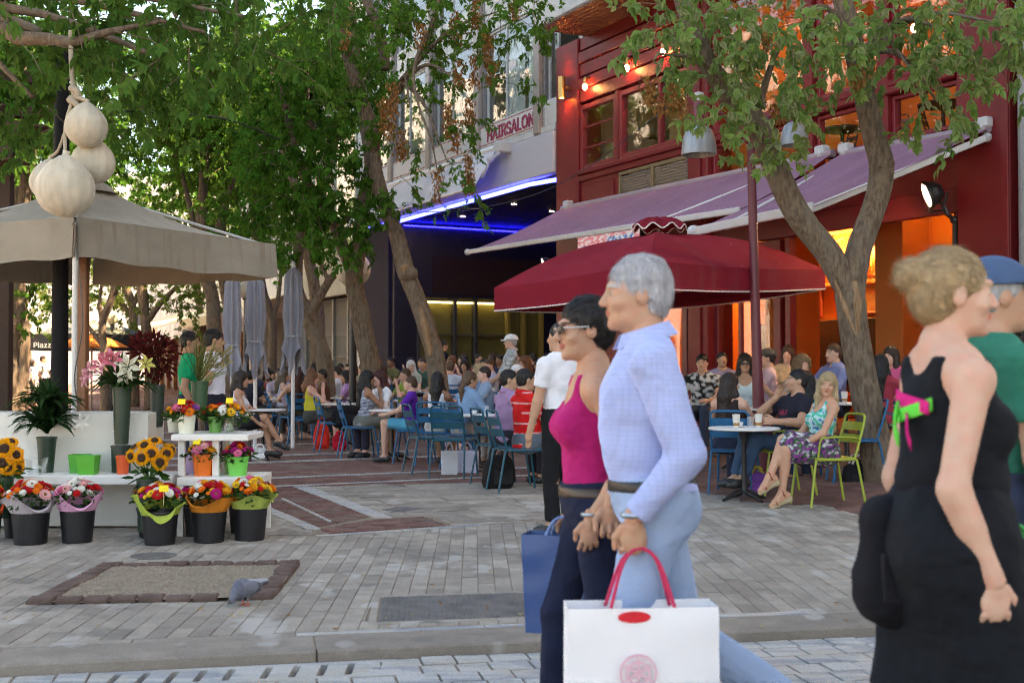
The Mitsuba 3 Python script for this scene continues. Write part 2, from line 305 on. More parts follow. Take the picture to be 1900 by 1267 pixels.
far = [kp(-120, 0.02), kp(120, 0.02)]
put('pavement', cat([(np.array([[*kp(-60, 0.05), -0.005], [*kp(18.5, 0.05), -0.005], [18.2, 14.0, -0.005], [1, 12.0, -0.005], [-60, 10.6, -0.005]]), np.array([[0, 1, 2], [0, 2, 3], [0, 3, 4]]))]), 'm_dirt', kind='structure',
    label='grey paver pavement between the kerb and the red brick street')
def t_plaza(p, n, uv):                                                    # beyond the built pieces: red brick street with pale strips, far away
    a = p.x * WX[0] + p.y * WX[1]; b = p.x * UX[0] + p.y * UX[1]
    g = tfbm(p.x * 6, p.y * 6, 1.0, 4); g2 = tfbm(p.x * 0.7, p.y * 0.7, 3.0, 3)
    c = mix((0.095, 0.053, 0.045), (0.155, 0.09, 0.075), g)
    c = c * (0.8 + 0.4 * cell_rand(dr.floor(a * 9), dr.floor(b * 4.5)))
    return mix(c, mi.Color3f(0.15, 0.125, 0.11), 0.5 * smoothstep(0.45, 0.65, g2))
scene['m_plaza'] = pr(proc(t_plaza), 0.85, 0.12)
put('street', ground_sheet(-60, 24, 10.0, 110, 1.0, -0.012), 'm_plaza', kind='structure', label='red brown brick pedestrian street running away under the trees')
put('far_ground', (np.array([[-900, 100, -0.06], [900, 100, -0.06], [900, 1500, -0.06], [-900, 1500, -0.06]], float), np.array([[0, 1, 2, 3]])), 'm_plaster', kind='structure', label='pale ground far beyond the trees')
_ga = lambda px, py: float((G(px, py, ROAD_Z)[:2] - K0) @ KD)
_rp = sg.Polygon([kp(-200, 0.04), kp(-200, -300), kp(200, -300), kp(200, 0.04)]).difference(sg.Polygon([kp(_ga(160, 1258) + .01, -0.02), kp(_ga(672, 1250) - .01, -0.02), kp(_ga(672, 1250) - .01, -0.34), kp(_ga(160, 1258) + .01, -0.34)]))
put('road', move(trimesh.creation.extrude_polygon(_rp, 0.01, engine='earcut'), 0, 0, ROAD_Z - 0.022), 'm_dirt', kind='structure', label='grey stone road in front of the kerb')
def poly_px(pts): return sg.Polygon([G(*p)[:2] for p in pts])
PIT = [G(47, 1122)[:2], G(505, 1112)[:2], G(557, 1046)[:2], G(190, 1050)[:2]]
pit_poly = sg.Polygon(PIT)
COVER = [G(697, 1154)[:2], G(996, 1142)[:2], G(968, 1100)[:2], G(712, 1107)[:2]]
cover_poly = sg.Polygon(COVER)
HATCH = [G(722, 951)[:2], G(797, 946)[:2], G(772, 938)[:2], G(700, 941)[:2]]
hatch_poly = sg.Polygon(HATCH)
walk_edge = [(-900, 1040), (0, 1010), (410, 992), (586, 994), (892, 974), (1050, 962), (1500, 934), (1640, 950), (2600, 1030)]
front_poly = sg.Polygon([kp(-9, 0.455), kp(9, 0.455), *[G(*p)[:2] for p in walk_edge[::-1]]]).difference(pit_poly.buffer(0.01)).difference(cover_poly.buffer(0.06))
brick_a = poly_px([(497, 941), (586, 979), (693, 958), (554, 903), (470, 905)])
brick_b = poly_px([(583, 980), (608, 991), (838, 974), (794, 957), (690, 962)])
street_near = sg.Polygon([fw(-26, -16, 0)[:2], fw(-26, -4.0, 0)[:2], fw(-7.0, -4.0, 0)[:2], G(1000, 893)[:2], G(560, 902)[:2], G(440, 905)[:2], G(380, 900)[:2], G(-300, 905)[:2]]).buffer(0)
flag_poly = poly_px([(560, 901), (1000, 893), (1240, 925), (1240, 948), (892, 972), (590, 992), (690, 961), (795, 956), (838, 973)]).buffer(0)
flag_poly = poly_px([(560, 901), (1000, 893), (1300, 915), (1500, 933), (1050, 960), (892, 972), (842, 973), (797, 955), (730, 958)]).buffer(0).difference(hatch_poly.buffer(0.02))
stall_poly = poly_px([(-400, 1034), (0, 1009), (410, 991), (583, 992), (575, 980), (494, 943), (440, 915), (-400, 925)]).buffer(0)
def pieces(poly, e1, e2, l, w, gap, z, wob, bond=0.5, jit=0.0, seed=1, keep=None):
    """Pieces l x w along e1, e2, cut to the outline: a list of (distance, mesh)."""
    rg = np.random.default_rng(seed); out = []
    org = np.array(poly.centroid.coords[0]); c = (np.array(poly.envelope.exterior.coords) - org)
    R = np.linalg.norm(c, axis=1).max(); ni, nj = int(R / l) + 2, int(R / w) + 2
    pp = shapely.prepared.prep(poly) if False else None
    for j in range(-nj, nj + 1):
        off = (bond * (j % 2) + (rg.random() if jit else 0)) * l; x0 = -ni * l + off
        while x0 < ni * l:
            ln = l * (1 + jit * (rg.random() - 0.4)); q = [org + e1 * a + e2 * b for a, b in ((x0 + gap, j * w + gap), (x0 + ln - gap, j * w + gap), (x0 + ln - gap, j * w + w - gap), (x0 + gap, j * w + w - gap))]
            x0 += ln; s = sg.Polygon(q)
            if not s.intersects(poly): continue
            if not poly.contains(s): s = s.intersection(poly)
            for g in getattr(s, 'geoms', [s]):
                if g.geom_type != 'Polygon' or g.area < 0.0006: continue
                if g.area < 0.999 * g.convex_hull.area: g = g.convex_hull
                p = np.array(g.exterior.coords)[:-1]
                if len(p) < 3: continue
                m = p.mean(0); top = z + wob * (rg.random() - 0.5) + (p - m) @ (rg.normal(0, 0.006, 2)) * (wob > 0)
                ch = m + (p - m) * (1 - 0.004 / max(0.03, np.sqrt(g.area) / 2))
                v1, f1 = prism(p, -0.03 + z, top - 0.003); k = len(p)
                # a small chamfer round the top
                a2 = 0.5 * np.sum(p[:, 0] * np.roll(p[:, 1], -1) - np.roll(p[:, 0], -1) * p[:, 1])
                if a2 < 0: ch, top = ch[::-1], (top[::-1] if np.ndim(top) else top)
                v1 = np.vstack([v1, np.column_stack([ch, np.broadcast_to(top, (k,))])]); i = np.arange(k); jn = (i + 1) % k
                f1 = np.vstack([f1[:2 * k], np.stack([k + i, k + jn, 2 * k + jn], 1), np.stack([k + i, 2 * k + jn, 2 * k + i], 1), np.stack([np.full(k - 2, 2 * k), 2 * k + i[1:-1], 2 * k + i[2:]], 1)])
                out.append((float(np.hypot(*m)), m, (v1, f1)))
    return out
def in_view(m, z=0.0):
    if m[1] < 2: return False
    x, y = CX + F * m[0] / m[1], YH + F * (HC - z) / m[1]
    return -60 < x < 1960 and y < 1330
def lay(parent, name, ps, bsdf, most):
    """The nearest pieces in view as parts of their own, the others as one part."""
    seen = [p for p in ps if in_view(p[1])]; ids = set(id(p) for p in sorted(seen, key=lambda p: p[0])[:most])
    rest, uvs = [], []
    for p in ps:
        if id(p) in ids: put(name, p[2], bsdf, parent, uv=piece_uv(p[2][0]))
        else: rest.append(p[2]); uvs.append(piece_uv(p[2][0]))
    if rest: put(name + 's', cat(rest), bsdf, parent, uv=np.vstack(uvs), kind='stuff')
lay('pavement', 'paver', pieces(front_poly, AD, BD, 0.34, 0.103, 0.0022, 0.0, 0.004, 0.5, 0.25, 3), 'm_stone', 280)
lay('street', 'brick', [p for q in (brick_a, brick_b) for p in pieces(q.buffer(-0.03), BD, AD, 0.21, 0.105, 0.004, 0.0, 0.006, 0.5, 0, 5)], 'm_brick', 120)
lay('street', 'flagstone', pieces(flag_poly, np.array([0.94, 0.34]), np.array([-0.34, 0.94]), 0.62, 0.30, 0.005, 0.0, 0.008, 0.4, 0.5, 6), 'm_stone', 90)
lay('street', 'stall_flagstone', pieces(stall_poly, np.array([0.80, -0.60]), np.array([0.60, 0.80]), 0.60, 0.36, 0.006, 0.0, 0.004, 0.4, 0.5, 8), 'm_stone', 60)
# brick street with pale strips across it
S1, S2 = WX[:2], -UX[:2]
strips, rows = [], []
for k, (py, px) in enumerate(((905, 470), (889, 470), (858, 470), (846, 470), (826, 470), (812, 470), (799, 470))):
    c = G(px, py)[:2]; strips.append((c, 0.10 if k != 1 else 0.13))
sm = [np.array([c - S1 * 9, c + S1 * 4.2, c + S1 * 4.2 + S2 * w, c - S1 * 9 + S2 * w]) for c, w in strips]
sp = shapely.union_all([sg.Polygon(q) for q in sm])
street_bricks = street_near.difference(sp.buffer(0.004)).difference(stall_poly).difference(brick_a.buffer(0.05)).intersection(sg.box(-5, 9.5, 4, 16.5))
ps = [p for p in pieces(street_bricks, S1, S2, 0.24, 0.12, 0.003, 0.0, 0.004, 0.5, 0, 9) if in_view(p[1])]
lay('street', 'street_brick', ps, 'm_brick', 160)
for q in sm:
    d = q[1] - q[0]; L = np.linalg.norm(d); d /= L
    for t in np.arange(0, L, 1.1):
        a, b = q[0] + d * (t + 0.004), q[0] + d * (min(t + 1.1, L) - 0.004); n = q[3] - q[0]
        pm = prism([a, b, b + n, a + n], -0.03, 0.006)
        if in_view((a + b) / 2): put('pale_strip', pm, 'm_marble', 'street', uv=piece_uv(pm[0]))
# borders of pale stone round the red bricks
def strip_between(pts, w, z=0.004, seg=0.7, parent='street', name='border_stone', bsdf='m_marble'):
    for a, b in zip(pts[:-1], pts[1:]):
        a, b = np.asarray(a)[:2], np.asarray(b)[:2]; d = b - a; L = np.linalg.norm(d); d /= L; n = np.array([-d[1], d[0]]); k = max(1, round(L / seg))
        for i in range(k):
            p, q = a + d * (L * i / k + 0.004), a + d * (L * (i + 1) / k - 0.004)
            m = prism([p - n * w / 2, q - n * w / 2, q + n * w / 2, p + n * w / 2], -0.03, z + 0.003 * math.sin(i * 7.3)); put(name, m, bsdf, parent, uv=piece_uv(m[0]))
strip_between([G(557, 902), G(712, 960)], 0.17); strip_between([G(491, 942), G(582, 982)], 0.12); strip_between([G(586, 994), G(892, 974)], 0.06); strip_between([G(524, 925), G(612, 968)], 0.035, 0.007)
# the kerb: a marble edge stone with its low riser, and the narrow band behind it
a = -7.0; rg = np.random.default_rng(4); kerb = thing('kerb', 'low pale marble kerb along the front of the pavement', 'kerb', kind='structure')
while a < 7:
    L = rg.uniform(0.9, 1.6); q = [kp(a + 0.004, 0), kp(a + L - 0.004, 0), kp(a + L - 0.004, 0.36), kp(a + 0.004, 0.36)]
    v = wobble(xf(trimesh.Trimesh(*box(0, L - 0.004, 0, 0.36, ROAD_Z - 0.04, 0.003 + rg.uniform(-0.002, 0.002), 0.008), process=False).subdivide_to_size(0.12), np.array([[KD[0], KN[0], 0, q[0][0]], [KD[1], KN[1], 0, q[0][1]], [0, 0, 1, 0], [0, 0, 0, 1]])), 0.004, 9)
    put('kerbstone', v, 'm_stone', kerb, uv=piece_uv(v[0])); a += L
a = -7.0
while a < 7:
    L = rg.uniform(0.5, 1.1); m = prism([kp(a + 0.004, 0.37), kp(a + L - 0.004, 0.37), kp(a + L - 0.004, 0.45), kp(a + 0.004, 0.45)], -0.03, rg.uniform(-0.004, 0.003))
    put('band_stone', m, 'm_marble' if rg.random() < 0.6 else 'm_stone', kerb, uv=piece_uv(m[0])); a += L
# the road: drain stones with slots, then rows of setts
def slot_stone(a0, n, parent, b0=-0.03, wd=0.30, st=0.125):
    L = n * st + 0.08; body = sg.box(0, 0, L, wd)
    for i in range(n):
        x = 0.09 + i * st; body = body.difference(sg.LineString([(x, 0.06), (x + 0.03, 0.24)]).buffer(0.017, 6))
    m = trimesh.creation.extrude_polygon(body, 0.16, engine='earcut'); M = np.eye(4); o = kp(a0, b0 - wd); M[:2, 0], M[:2, 1], M[:3, 3] = KD, KN, [*o, ROAD_Z - 0.16]
    put('drain_stone', xf(m, M), 'm_marble', parent)
ga = lambda px, py: float((G(px, py, ROAD_Z)[:2] - K0) @ KD)
slot_stone(ga(450, 1252), 5, 'road'); slot_stone(ga(165, 1258), 5, 'road'); 
road_poly = sg.Polygon([kp(-3.5, -0.02), kp(-3.5, -1.6), kp(5, -1.6), kp(5, -0.02)]).difference(sg.Polygon([kp(ga(160, 1258), 0), kp(ga(672, 1250), 0), kp(ga(672, 1250), -0.34), kp(ga(160, 1258), -0.34)]))
lay('road', 'sett', pieces(road_poly, KD, KN, 0.17, 0.165, 0.006, ROAD_Z, 0.008, 0.35, 0.3, 12), 'm_marble', 110)
put('drain_pit', prism([kp(ga(160, 1258), -0.02), kp(ga(672, 1250), -0.02), kp(ga(672, 1250), -0.35), kp(ga(160, 1258), -0.35)], ROAD_Z - 0.35, ROAD_Z - 0.28), 'm_iron', 'road')
# tree pit with a rough stone edging
pit = thing('tree_pit', 'empty square tree pit of bare gravelly earth with a rough brown stone edging', 'tree pit')
c = np.mean(PIT, 0)
gr = np.random.default_rng(21)
def earth(u, v):
    P = [np.asarray(p) for p in PIT]; q = (P[0][None, None] * ((1 - u) * (1 - v))[..., None] + P[1][None, None] * (u * (1 - v))[..., None] + P[2][None, None] * (u * v)[..., None] + P[3][None, None] * ((1 - u) * v)[..., None])
    z = 0.014 + 0.02 * (meshkit.fbm(np.stack([q[..., 0] * 5, q[..., 1] * 5, 0 * u], -1), 4) - 0.5)
    return np.concatenate([q, z[..., None]], -1)
put('earth', sheet(earth, 70, 70), 'm_dirt', pit, smooth=True)
gu = gr.random((2600, 2)) * 0.84 + 0.08; gp = earth(gu[:, :1], gu[:, 1:])[:, 0]; grr = gr.uniform(0.003, 0.008, 2600)
gv = [(np.array([[-1, 0, 0], [1, 0, 0], [0, 1, 0], [0, -1, 0], [0, 0, 1.0]]) * grr[i] * gr.uniform(0.6, 1.3, 3) + gp[i], np.array([[0, 3, 4], [3, 1, 4], [1, 2, 4], [2, 0, 4]])) for i in range(2600)]
v, f = cat(gv); put('gravel', (v, f), 'm_matte', pit, col=np.repeat(gr.uniform(0.6, 1.1, (2600, 1)) * np.array([0.29, 0.24, 0.18]), 5, 0), kind='stuff')
for s in range(4):
    a, b = np.asarray(PIT[s]), np.asarray(PIT[(s + 1) % 4]); d = b - a; L = np.linalg.norm(d); d /= L; n = np.array([-d[1], d[0]]); k = 9
    for i in range(k):
        if s == 0 and i == 7: continue
        l = L / k; M = np.eye(4); o = a + d * (i * l + 0.004); M[:2, 0], M[:2, 1], M[:3, 3] = d, n, [*o, -0.02]
        m = trimesh.Trimesh(*box(0, l - 0.008, 0.0, 0.115 + gr.uniform(-0.008, 0.008), 0, 0.048 + gr.uniform(-0.008, 0.008), 0.012), process=False).subdivide_to_size(0.05)
        put('edging_stone', xf(wobble(m, 0.009, 16, s * 10 + i), M), 'm_edge', pit, smooth=60)
# manhole cover and hatch
def quad_frame(q): 
    q = [np.asarray(p) for p in q]; o = np.mean(q, 0); e1 = (q[1] + q[2] - q[0] - q[3]) / 2; e2 = (q[2] + q[3] - q[0] - q[1]) / 2
    L1, L2 = np.linalg.norm(e1), np.linalg.norm(e2); return o, e1 / L1, e2 / L2, L1, L2
o, e1, e2, L1, L2 = quad_frame(COVER); M = np.eye(4); M[:2, 0], M[:2, 1], M[:3, 3] = e1, e2, [*o, 0]
mc = thing('manhole_cover', 'grey studded iron manhole cover set in the pavement', 'manhole cover')
put('plate', xf(box(-L1 / 2, L1 / 2, -L2 / 2, L2 / 2, -0.03, 0.002, 0.006), M), 'm_iron', mc)
st = [box(x - 0.011, x + 0.011, y - 0.007, y + 0.007, 0.002, 0.006, 0.003) for i, x in enumerate(np.arange(-L1 / 2 + 0.03, L1 / 2 - 0.02, 0.034)) for y in np.arange(-L2 / 2 + 0.025 + 0.012 * (i % 2), L2 / 2 - 0.02, 0.025)]
put('studs', xf(cat(st), M), 'm_iron', mc, kind='stuff')
put('frame', xf(cat([box(-L1 / 2 - 0.05, L1 / 2 + 0.05, s * (L2 / 2 + 0.03) - 0.022, s * (L2 / 2 + 0.03) + 0.022, -0.03, 0.001, 0.004) for s in (-1, 1)] + [box(s * (L1 / 2 + 0.03) - 0.022, s * (L1 / 2 + 0.03) + 0.022, -L2 / 2 - 0.005, L2 / 2 + 0.005, -0.03, 0.001, 0.004) for s in (-1, 1)]), M), 'm_stone', mc)
o, e1, e2, L1, L2 = quad_frame(HATCH); M = np.eye(4); M[:2, 0], M[:2, 1], M[:3, 3] = e1, e2, [*o, 0]
put('hatch', xf(box(-L1 / 2, L1 / 2, -L2 / 2, L2 / 2, -0.03, -0.001, 0.004), M), 'm_iron', label='small plain dark hatch in the pale flagstones beside the red bricks', cat='hatch')
oc = G(285, 1031); put('drain_lid', lathe([(0.16, -0.02), (0.16, 0.004), (0.13, 0.006), (0.12, 0.003), (0.0, 0.004)], 28, oc), 'm_iron', label='small round dark drain lid in front of the black flower buckets', cat='drain lid')
# litter
lg = np.random.default_rng(9); lt = []
for i in range(70):
    px, py = lg.uniform(0, 1600), lg.uniform(1000, 1180); p = G(px, py); s = lg.uniform(0.008, 0.022); a = lg.uniform(0, 6.3)
    e = np.array([math.cos(a), math.sin(a), 0]); g = np.array([-e[1], e[0], 0]) * 0.5; up = np.array([0, 0, s * 0.35]); p = p + [0, 0, 0.008]
    lt.append((np.array([p - e * s + up, p - g * s, p + e * s + up, p + g * s]), np.array([[0, 1, 2, 3]])))
v, f = cat(lt); put('fallen_leaves', (v, f), 'm_leaf', col=np.repeat(np.array([[0.45, 0.3, 0.09], [0.5, 0.42, 0.2], [0.3, 0.14, 0.05]])[lg.integers(0, 3, 70)], 4, 0), kind='stuff', label='small dry yellow leaves scattered on the pavement', cat='fallen leaves')
# ------------------------------------------------------------------ buildings along the right side (facade frame: u right, w inward, z up)
def fb(u0, u1, w0, w1, z0, z1, b=0.0): return xf(box(u0, u1, w0, w1, z0, z1, b), FM)
def fm(m): return xf(m, FM)
RED, DRED, ORANGE, CREAM = (0.19, 0.013, 0.016), (0.075, 0.008, 0.01), (0.62, 0.21, 0.035), (0.6, 0.56, 0.48)
def pane(parent, u0, u1, z0, z1, w, name='pane'):
    put(name, fm((np.array([[u0, w, z0], [u1, w, z0], [u1, w, z1], [u0, w, z1]], float), np.array([[0, 1, 2, 3]]))), 'm_pane', parent)
def window(parent, u0, u1, z0, z1, w, col, bsdf, t=0.09, d=0.08, mull=(), bars=(), glass=True):
    k = put('window', fm(cat([box(u0, u0 + t, w, w + d, z0, z1, .008), box(u1 - t, u1, w, w + d, z0, z1, .008), box(u0 + t, u1 - t, w + .004, w + d, z0, z0 + t, .008), box(u0 + t, u1 - t, w + .004, w + d, z1 - t, z1, .008)]
                             + [box(m - t / 2.5, m + t / 2.5, w + .006, w + d, z0 + t, z1 - t, .006) for m in mull])), bsdf, parent, col=col)
    e = [u0 + t, *mull, u1 - t]
    if glass:
        for a, b in zip(e[:-1], e[1:]): pane(k, a, b, z0 + t, z1 - t, w + d * .6)
    for z in bars: put('glazing_bar', fm(box(u0 + t, u1 - t, w + .02, w + .05, z - .014, z + .014)), bsdf, k, col=col)
    return k
# --- the red cafe building
cafe = thing('cafe_building', 'dark red painted cafe building with an orange lit interior behind the mauve awnings', 'building')
put('pilaster', fb(-11.66, -10.75, -0.06, 0.5, 0, 8.05, .02), 'm_redpaint', cafe)
put('upper_storeys', cat([fb(-11.66, 0.0, 0.02, 12, 8.9, 17), fb(-11.66, -11.5, .5, 12, 0, 8.9), fb(-.16, 0, .5, 12, 0, 8.9), fb(-11.5, -.16, 11.8, 12, 0, 8.9)]), 'm_plaster', cafe)
put('overhang', fb(-10.55, 0.2, -1.15, 0.3, 8.06, 9.2, .02), 'm_plaster', cafe)
for i in range(9): put('soffit_board', fb(-10.5, 0.1, -1.12 + i * .125, -1.12 + i * .125 + .115, 8.025, 8.055, .006), 'm_satin', cafe, col=(0.13, 0.065, 0.048))
for i in range(5): put('siding_board', fb(-10.74, -6.92, -0.02 - .035 * (i % 2), 0.25, 6.72 + .266 * i, 6.72 + .266 * (i + 1) - .012 - .03 * (i % 2), .012), 'm_redpaint', cafe)
window(cafe, -10.74, -9.36, 5.34, 6.66, -0.02, RED, 'm_satin', .1, .12, bars=(5.78, 6.2))
window(cafe, -9.26, -6.92, 5.34, 6.66, -0.02, RED, 'm_satin', .1, .12, mull=(-7.9,))
put('window_post', fb(-9.358, -9.262, -.035, .2, 5.34, 6.7, .01), 'm_redpaint', cafe)
put('sill', fb(-10.74, -6.92, -.10, .25, 5.24, 5.335, .015), 'm_redpaint', cafe); put('sill_rail', fb(-10.74, -6.92, -.05, .25, 5.12, 5.236, .01), 'm_redpaint', cafe)
put('base_wall', fb(-10.74, -9.3, .0, .25, 4.2, 5.116), 'm_redpaint', cafe)
pk = put('panel', fb(-10.62, -9.45, -.03, 0.02, 4.46, 5.02, .028), 'm_redpaint', cafe)
vent = put('vent', fm(cat([box(-9.27, -6.93, -.02, .02, 5.04, 5.11, .006), box(-9.27, -6.93, -.02, .02, 4.36, 4.42, .006), box(-9.27, -9.21, -.02, .02, 4.42, 5.04), box(-6.99, -6.93, -.02, .02, 4.42, 5.04), box(-8.14, -8.07, -.025, .02, 4.42, 5.04)])), 'm_satin', cafe, col=(0.2, 0.14, 0.07))
for s in ((-9.205, -8.145), (-8.065, -6.995)):
    for i in range(11): put('slat', fm(xf(box(s[0], s[1], -.03, .03, -.006, .006), tr(0, .02, 4.45 + .054 * i) @ rot(-35, 'x'))), 'm_satin', vent, col=(0.33, 0.29, 0.22))
put('vent_duct', fb(-9.25, -6.95, .30, .34, 4.4, 5.1), 'm_matte', cafe, col=(.26, .23, .18))
put('column', fb(-6.9, -6.32, -.10, .45, 0, 8.03, .02), 'm_redpaint', cafe); put('column_face', fb(-6.74, -6.48, -.14, -.1, 0.5, 8.0, .015), 'm_redpaint', cafe)
put('end_wall', fb(-.85, 0, -.08, .48, 0, 8.03, .012), 'm_redpaint', cafe); put('end_wall_edge', fb(-.12, 0.004, -.12, -.08, 0, 8.0, .01), 'm_redpaint', cafe)
for a, b in ((-6.3, -3.9), (-3.66, -2.3), (-2.1, -.87)):
    window(cafe, a, b, 5.40, 7.7, 0.0, (0.19, .013, .02), 'm_satin', .07, .1)
    window(cafe, a, b, 4.52, 5.16, 0.0, (0.19, .013, .02), 'm_satin', .06, .1)
for u in (-3.78, -2.2): put('post', fb(u - .118, u + .098, -.08, .2, 4.4, 8.0, .015), 'm_redpaint', cafe)
put('rail', fb(-6.3, -.87, -.12, .2, 5.17, 5.28, .02), 'm_redpaint', cafe); put('rail_moulding', fb(-6.3, -.87, -.07, .2, 5.284, 5.39, .02), 'm_redpaint', cafe)
put('head_beam', fb(-6.3, -.87, -.05, .3, 7.71, 8.03), 'm_redpaint', cafe)
# floor between the storeys and the dark beam over the open front
put('storey_floor', fb(-11.5, -.17, .26, 11.7, 4.18, 4.40), 'm_matte', cafe, col=(.10, .06, .04))
put('fascia', fb(-9.2, -.87, .04, .25, 3.72, 4.33, .01), 'm_satin', cafe, col=(.14, .013, .017)); put('transom', fb(-9.2, -.87, .0, .12, 3.40, 3.715, .01), 'm_satin', cafe, col=(.14, .013, .017))
put('front_wall', fb(-10.74, -9.2, .08, .3, 0, 4.2), 'm_redpaint', cafe)
for u in (-9.15, -8.25, -7.2, -6.28, -4.66, -4.42, -.98): put('door_post', fb(u - .06, u + .06, .05, .19, 0.2, 3.40, .012), 'm_satin', cafe, col=(.13, .012, .016))
for a, b in ((-8.19, -7.26), (-5.7, -4.72)):
    k = put('glass_door', fm(cat([box(a, b, .08, .14, .22, .5), box(a, b, .08, .14, 3.28, 3.39), box(a, a + .07, .078, .14, .5, 3.28), box(b - .07, b, .078, .14, .5, 3.28)])), 'm_satin', cafe, col=(.15, .014, .018))
    pane(k, a + .07, b - .07, .5, 3.28, .11)
# interior, ground floor
put('interior_wall', cat([fb(-11.4, -.2, 5.0, 5.2, 0, 4.18), fb(-11.4, -11.2, .5, 5.0, 0, 4.18), fb(-.36, -.18, .5, 5.0, 0, 4.18)]), 'm_matte', cafe, col=ORANGE)
put('interior_floor', fb(-11.4, -.2, .3, 5.0, 0.1, 0.36), 'm_matte', cafe, col=(.12, .07, .05))
put('interior_ceiling', fb(-11.2, -.36, .26, 5.0, 4.10, 4.17), 'm_matte', cafe, col=(.55, .22, .05))
put('wainscot', fb(-11.2, -.36, 4.9, 4.998, .36, 2.35, .01), 'm_satin', cafe, col=(.03, .04, .03))
put('bench', fb(-11.2, -.36, 4.3, 4.9, .36, .85, .03), 'm_matte', cafe, col=(.5, .09, .02))
put('pillar', fb(-3.45, -2.87, .95, 1.5, .36, 4.1, .01), 'm_matte', cafe, col=(.30, .10, .02)); put('partition', fb(-2.87, -.37, 1.55, 1.7, .36, 4.1, .01), 'm_matte', cafe, col=(.66, .25, .04))
put('pillar', fb(-7.4, -6.7, 2.0, 2.7, .36, 4.1, .01), 'm_matte', cafe, col=(.5, .17, .03))
ar = [(-8.4 + .98 * math.cos(t), 3.1 + .98 * math.sin(t)) for t in np.linspace(0, PI, 18)]
arc = cat([bar((a[0], 4.93, a[1]), (b[0], 4.93, b[1]), .12, .09, up=(0, 1, 0)) for a, b in zip(ar[:-1], ar[1:])] + [bar((-8.4 - .98 * s, 4.93, 1.0), (-8.4 - .98 * s, 4.93, 3.1), .12, .09, up=(0, 1, 0)) for s in (-1, 1)])
put('arch', fm(arc), 'm_matte', cafe, col=(.72, .38, .1))
scr = []
for cx_ in (-8.95, -8.4, -7.85):
    th = np.linspace(0, 4 * PI, 40); scr.append(tube(np.stack([cx_ + .02 * th * np.cos(th), 0 * th + 4.95, 3.42 + .02 * th * np.sin(th)], 1), .018, 5))
put('scrollwork', fm(cat(scr)), 'm_matte', cafe, col=(.5, .22, .05))
put('cornice', fb(-9.4, -7.42, 4.88, 4.998, 3.04, 3.12, .01), 'm_matte', cafe, col=(.7, .36, .1))
art = np.random.default_rng(5)
for u, z in ((-7.70, 2.42), (-9.6, 2.42), (-11.0, 2.3)):
    k = put('picture', fm(cat([box(u - .42, u + .42, 4.9, 4.96, z, z + .05, .01), box(u - .42, u + .42, 4.9, 4.96, z + .75, z + .8, .01), box(u - .42, u - .36, 4.9, 4.96, z + .05, z + .75, .01), box(u + .36, u + .42, 4.9, 4.96, z + .05, z + .75, .01)])), 'm_satin', cafe, col=(.28, .05, .02))
    v, f = sheet(lambda a, b: np.stack([u - .36 + .72 * a, 4.93 + 0 * a, z + .05 + .7 * b], -1), 20, 26)
    nz = meshkit.fbm(v * [5, 1, 4], 3, int(abs(u) * 10)); put('print', fm((v, f)), 'm_matte', k, col=np.array([[.5, .3, .12]]) * (.3 + 1.1 * nz[:, None]), smooth=True)
put_lamp('wall_light', fm(ball(.07, (-7.85, 4.75, 3.70), 2)), (50.5, 24.5, 6.92), cafe)
put_lamp('wall_light', fm(ball(.07, (-8.7, 4.75, 3.75), 2)), (31.9, 14.4, 3.72), cafe)
put_lamp('wall_light', fm(ball(.07, (-10.6, 4.6, 3.6), 2)), (26.6, 10.6, 2.66), cafe)
put_lamp('wall_light', fm(ball(.06, (-1.9, 1.1, 3.80), 2)), (16.8, 7.56, 1.96), cafe)
put_lamp('wall_light', fm(ball(.06, (-1.2, 3.6, 3.5), 2)), (16.8, 7, 1.68), cafe)
# interior, upper floor
put('upper_interior', cat([fb(-11.4, -.2, 4.2, 4.4, 4.41, 8.8), fb(-6.7, -6.5, .5, 4.2, 4.41, 8.8), fb(-.36, -.18, .5, 4.2, 4.41, 8.8)]), 'm_matte', cafe, col=(.48, .19, .05))
put('upper_ceiling', fb(-11.2, -.36, .3, 4.2, 7.75, 7.85), 'm_matte', cafe, col=(.30, .10, .03))
put('upper_left_room', cat([fb(-11.1, -6.8, 2.2, 2.3, 4.41, 7.7), fb(-9.9, -9.5, 1.6, 2.19, 4.41, 7.7), fb(-8.4, -7.9, .9, 1.4, 4.41, 7.7)]), 'm_matte', cafe, col=(.42, .36, .20))
for z in (5.75, 6.2): put('shelf', fb(-11.0, -9.6, 1.7, 2.19, z, z + .04), 'm_matte', cafe, col=(.3, .2, .1))
for u, w, z, e in ((-4.8, 3.2, 7.2, 30), (-2.6, 3.2, 7.2, 34), (-1.3, 2.2, 7.3, 26), (-5.8, 1.8, 6.9, 20), (-9.0, 1.2, 7.2, 12)):
    put_lamp('ceiling_light', fm(ball(.08, (u, w, z), 2)), (e * .22, e * .09, e * .025), cafe)
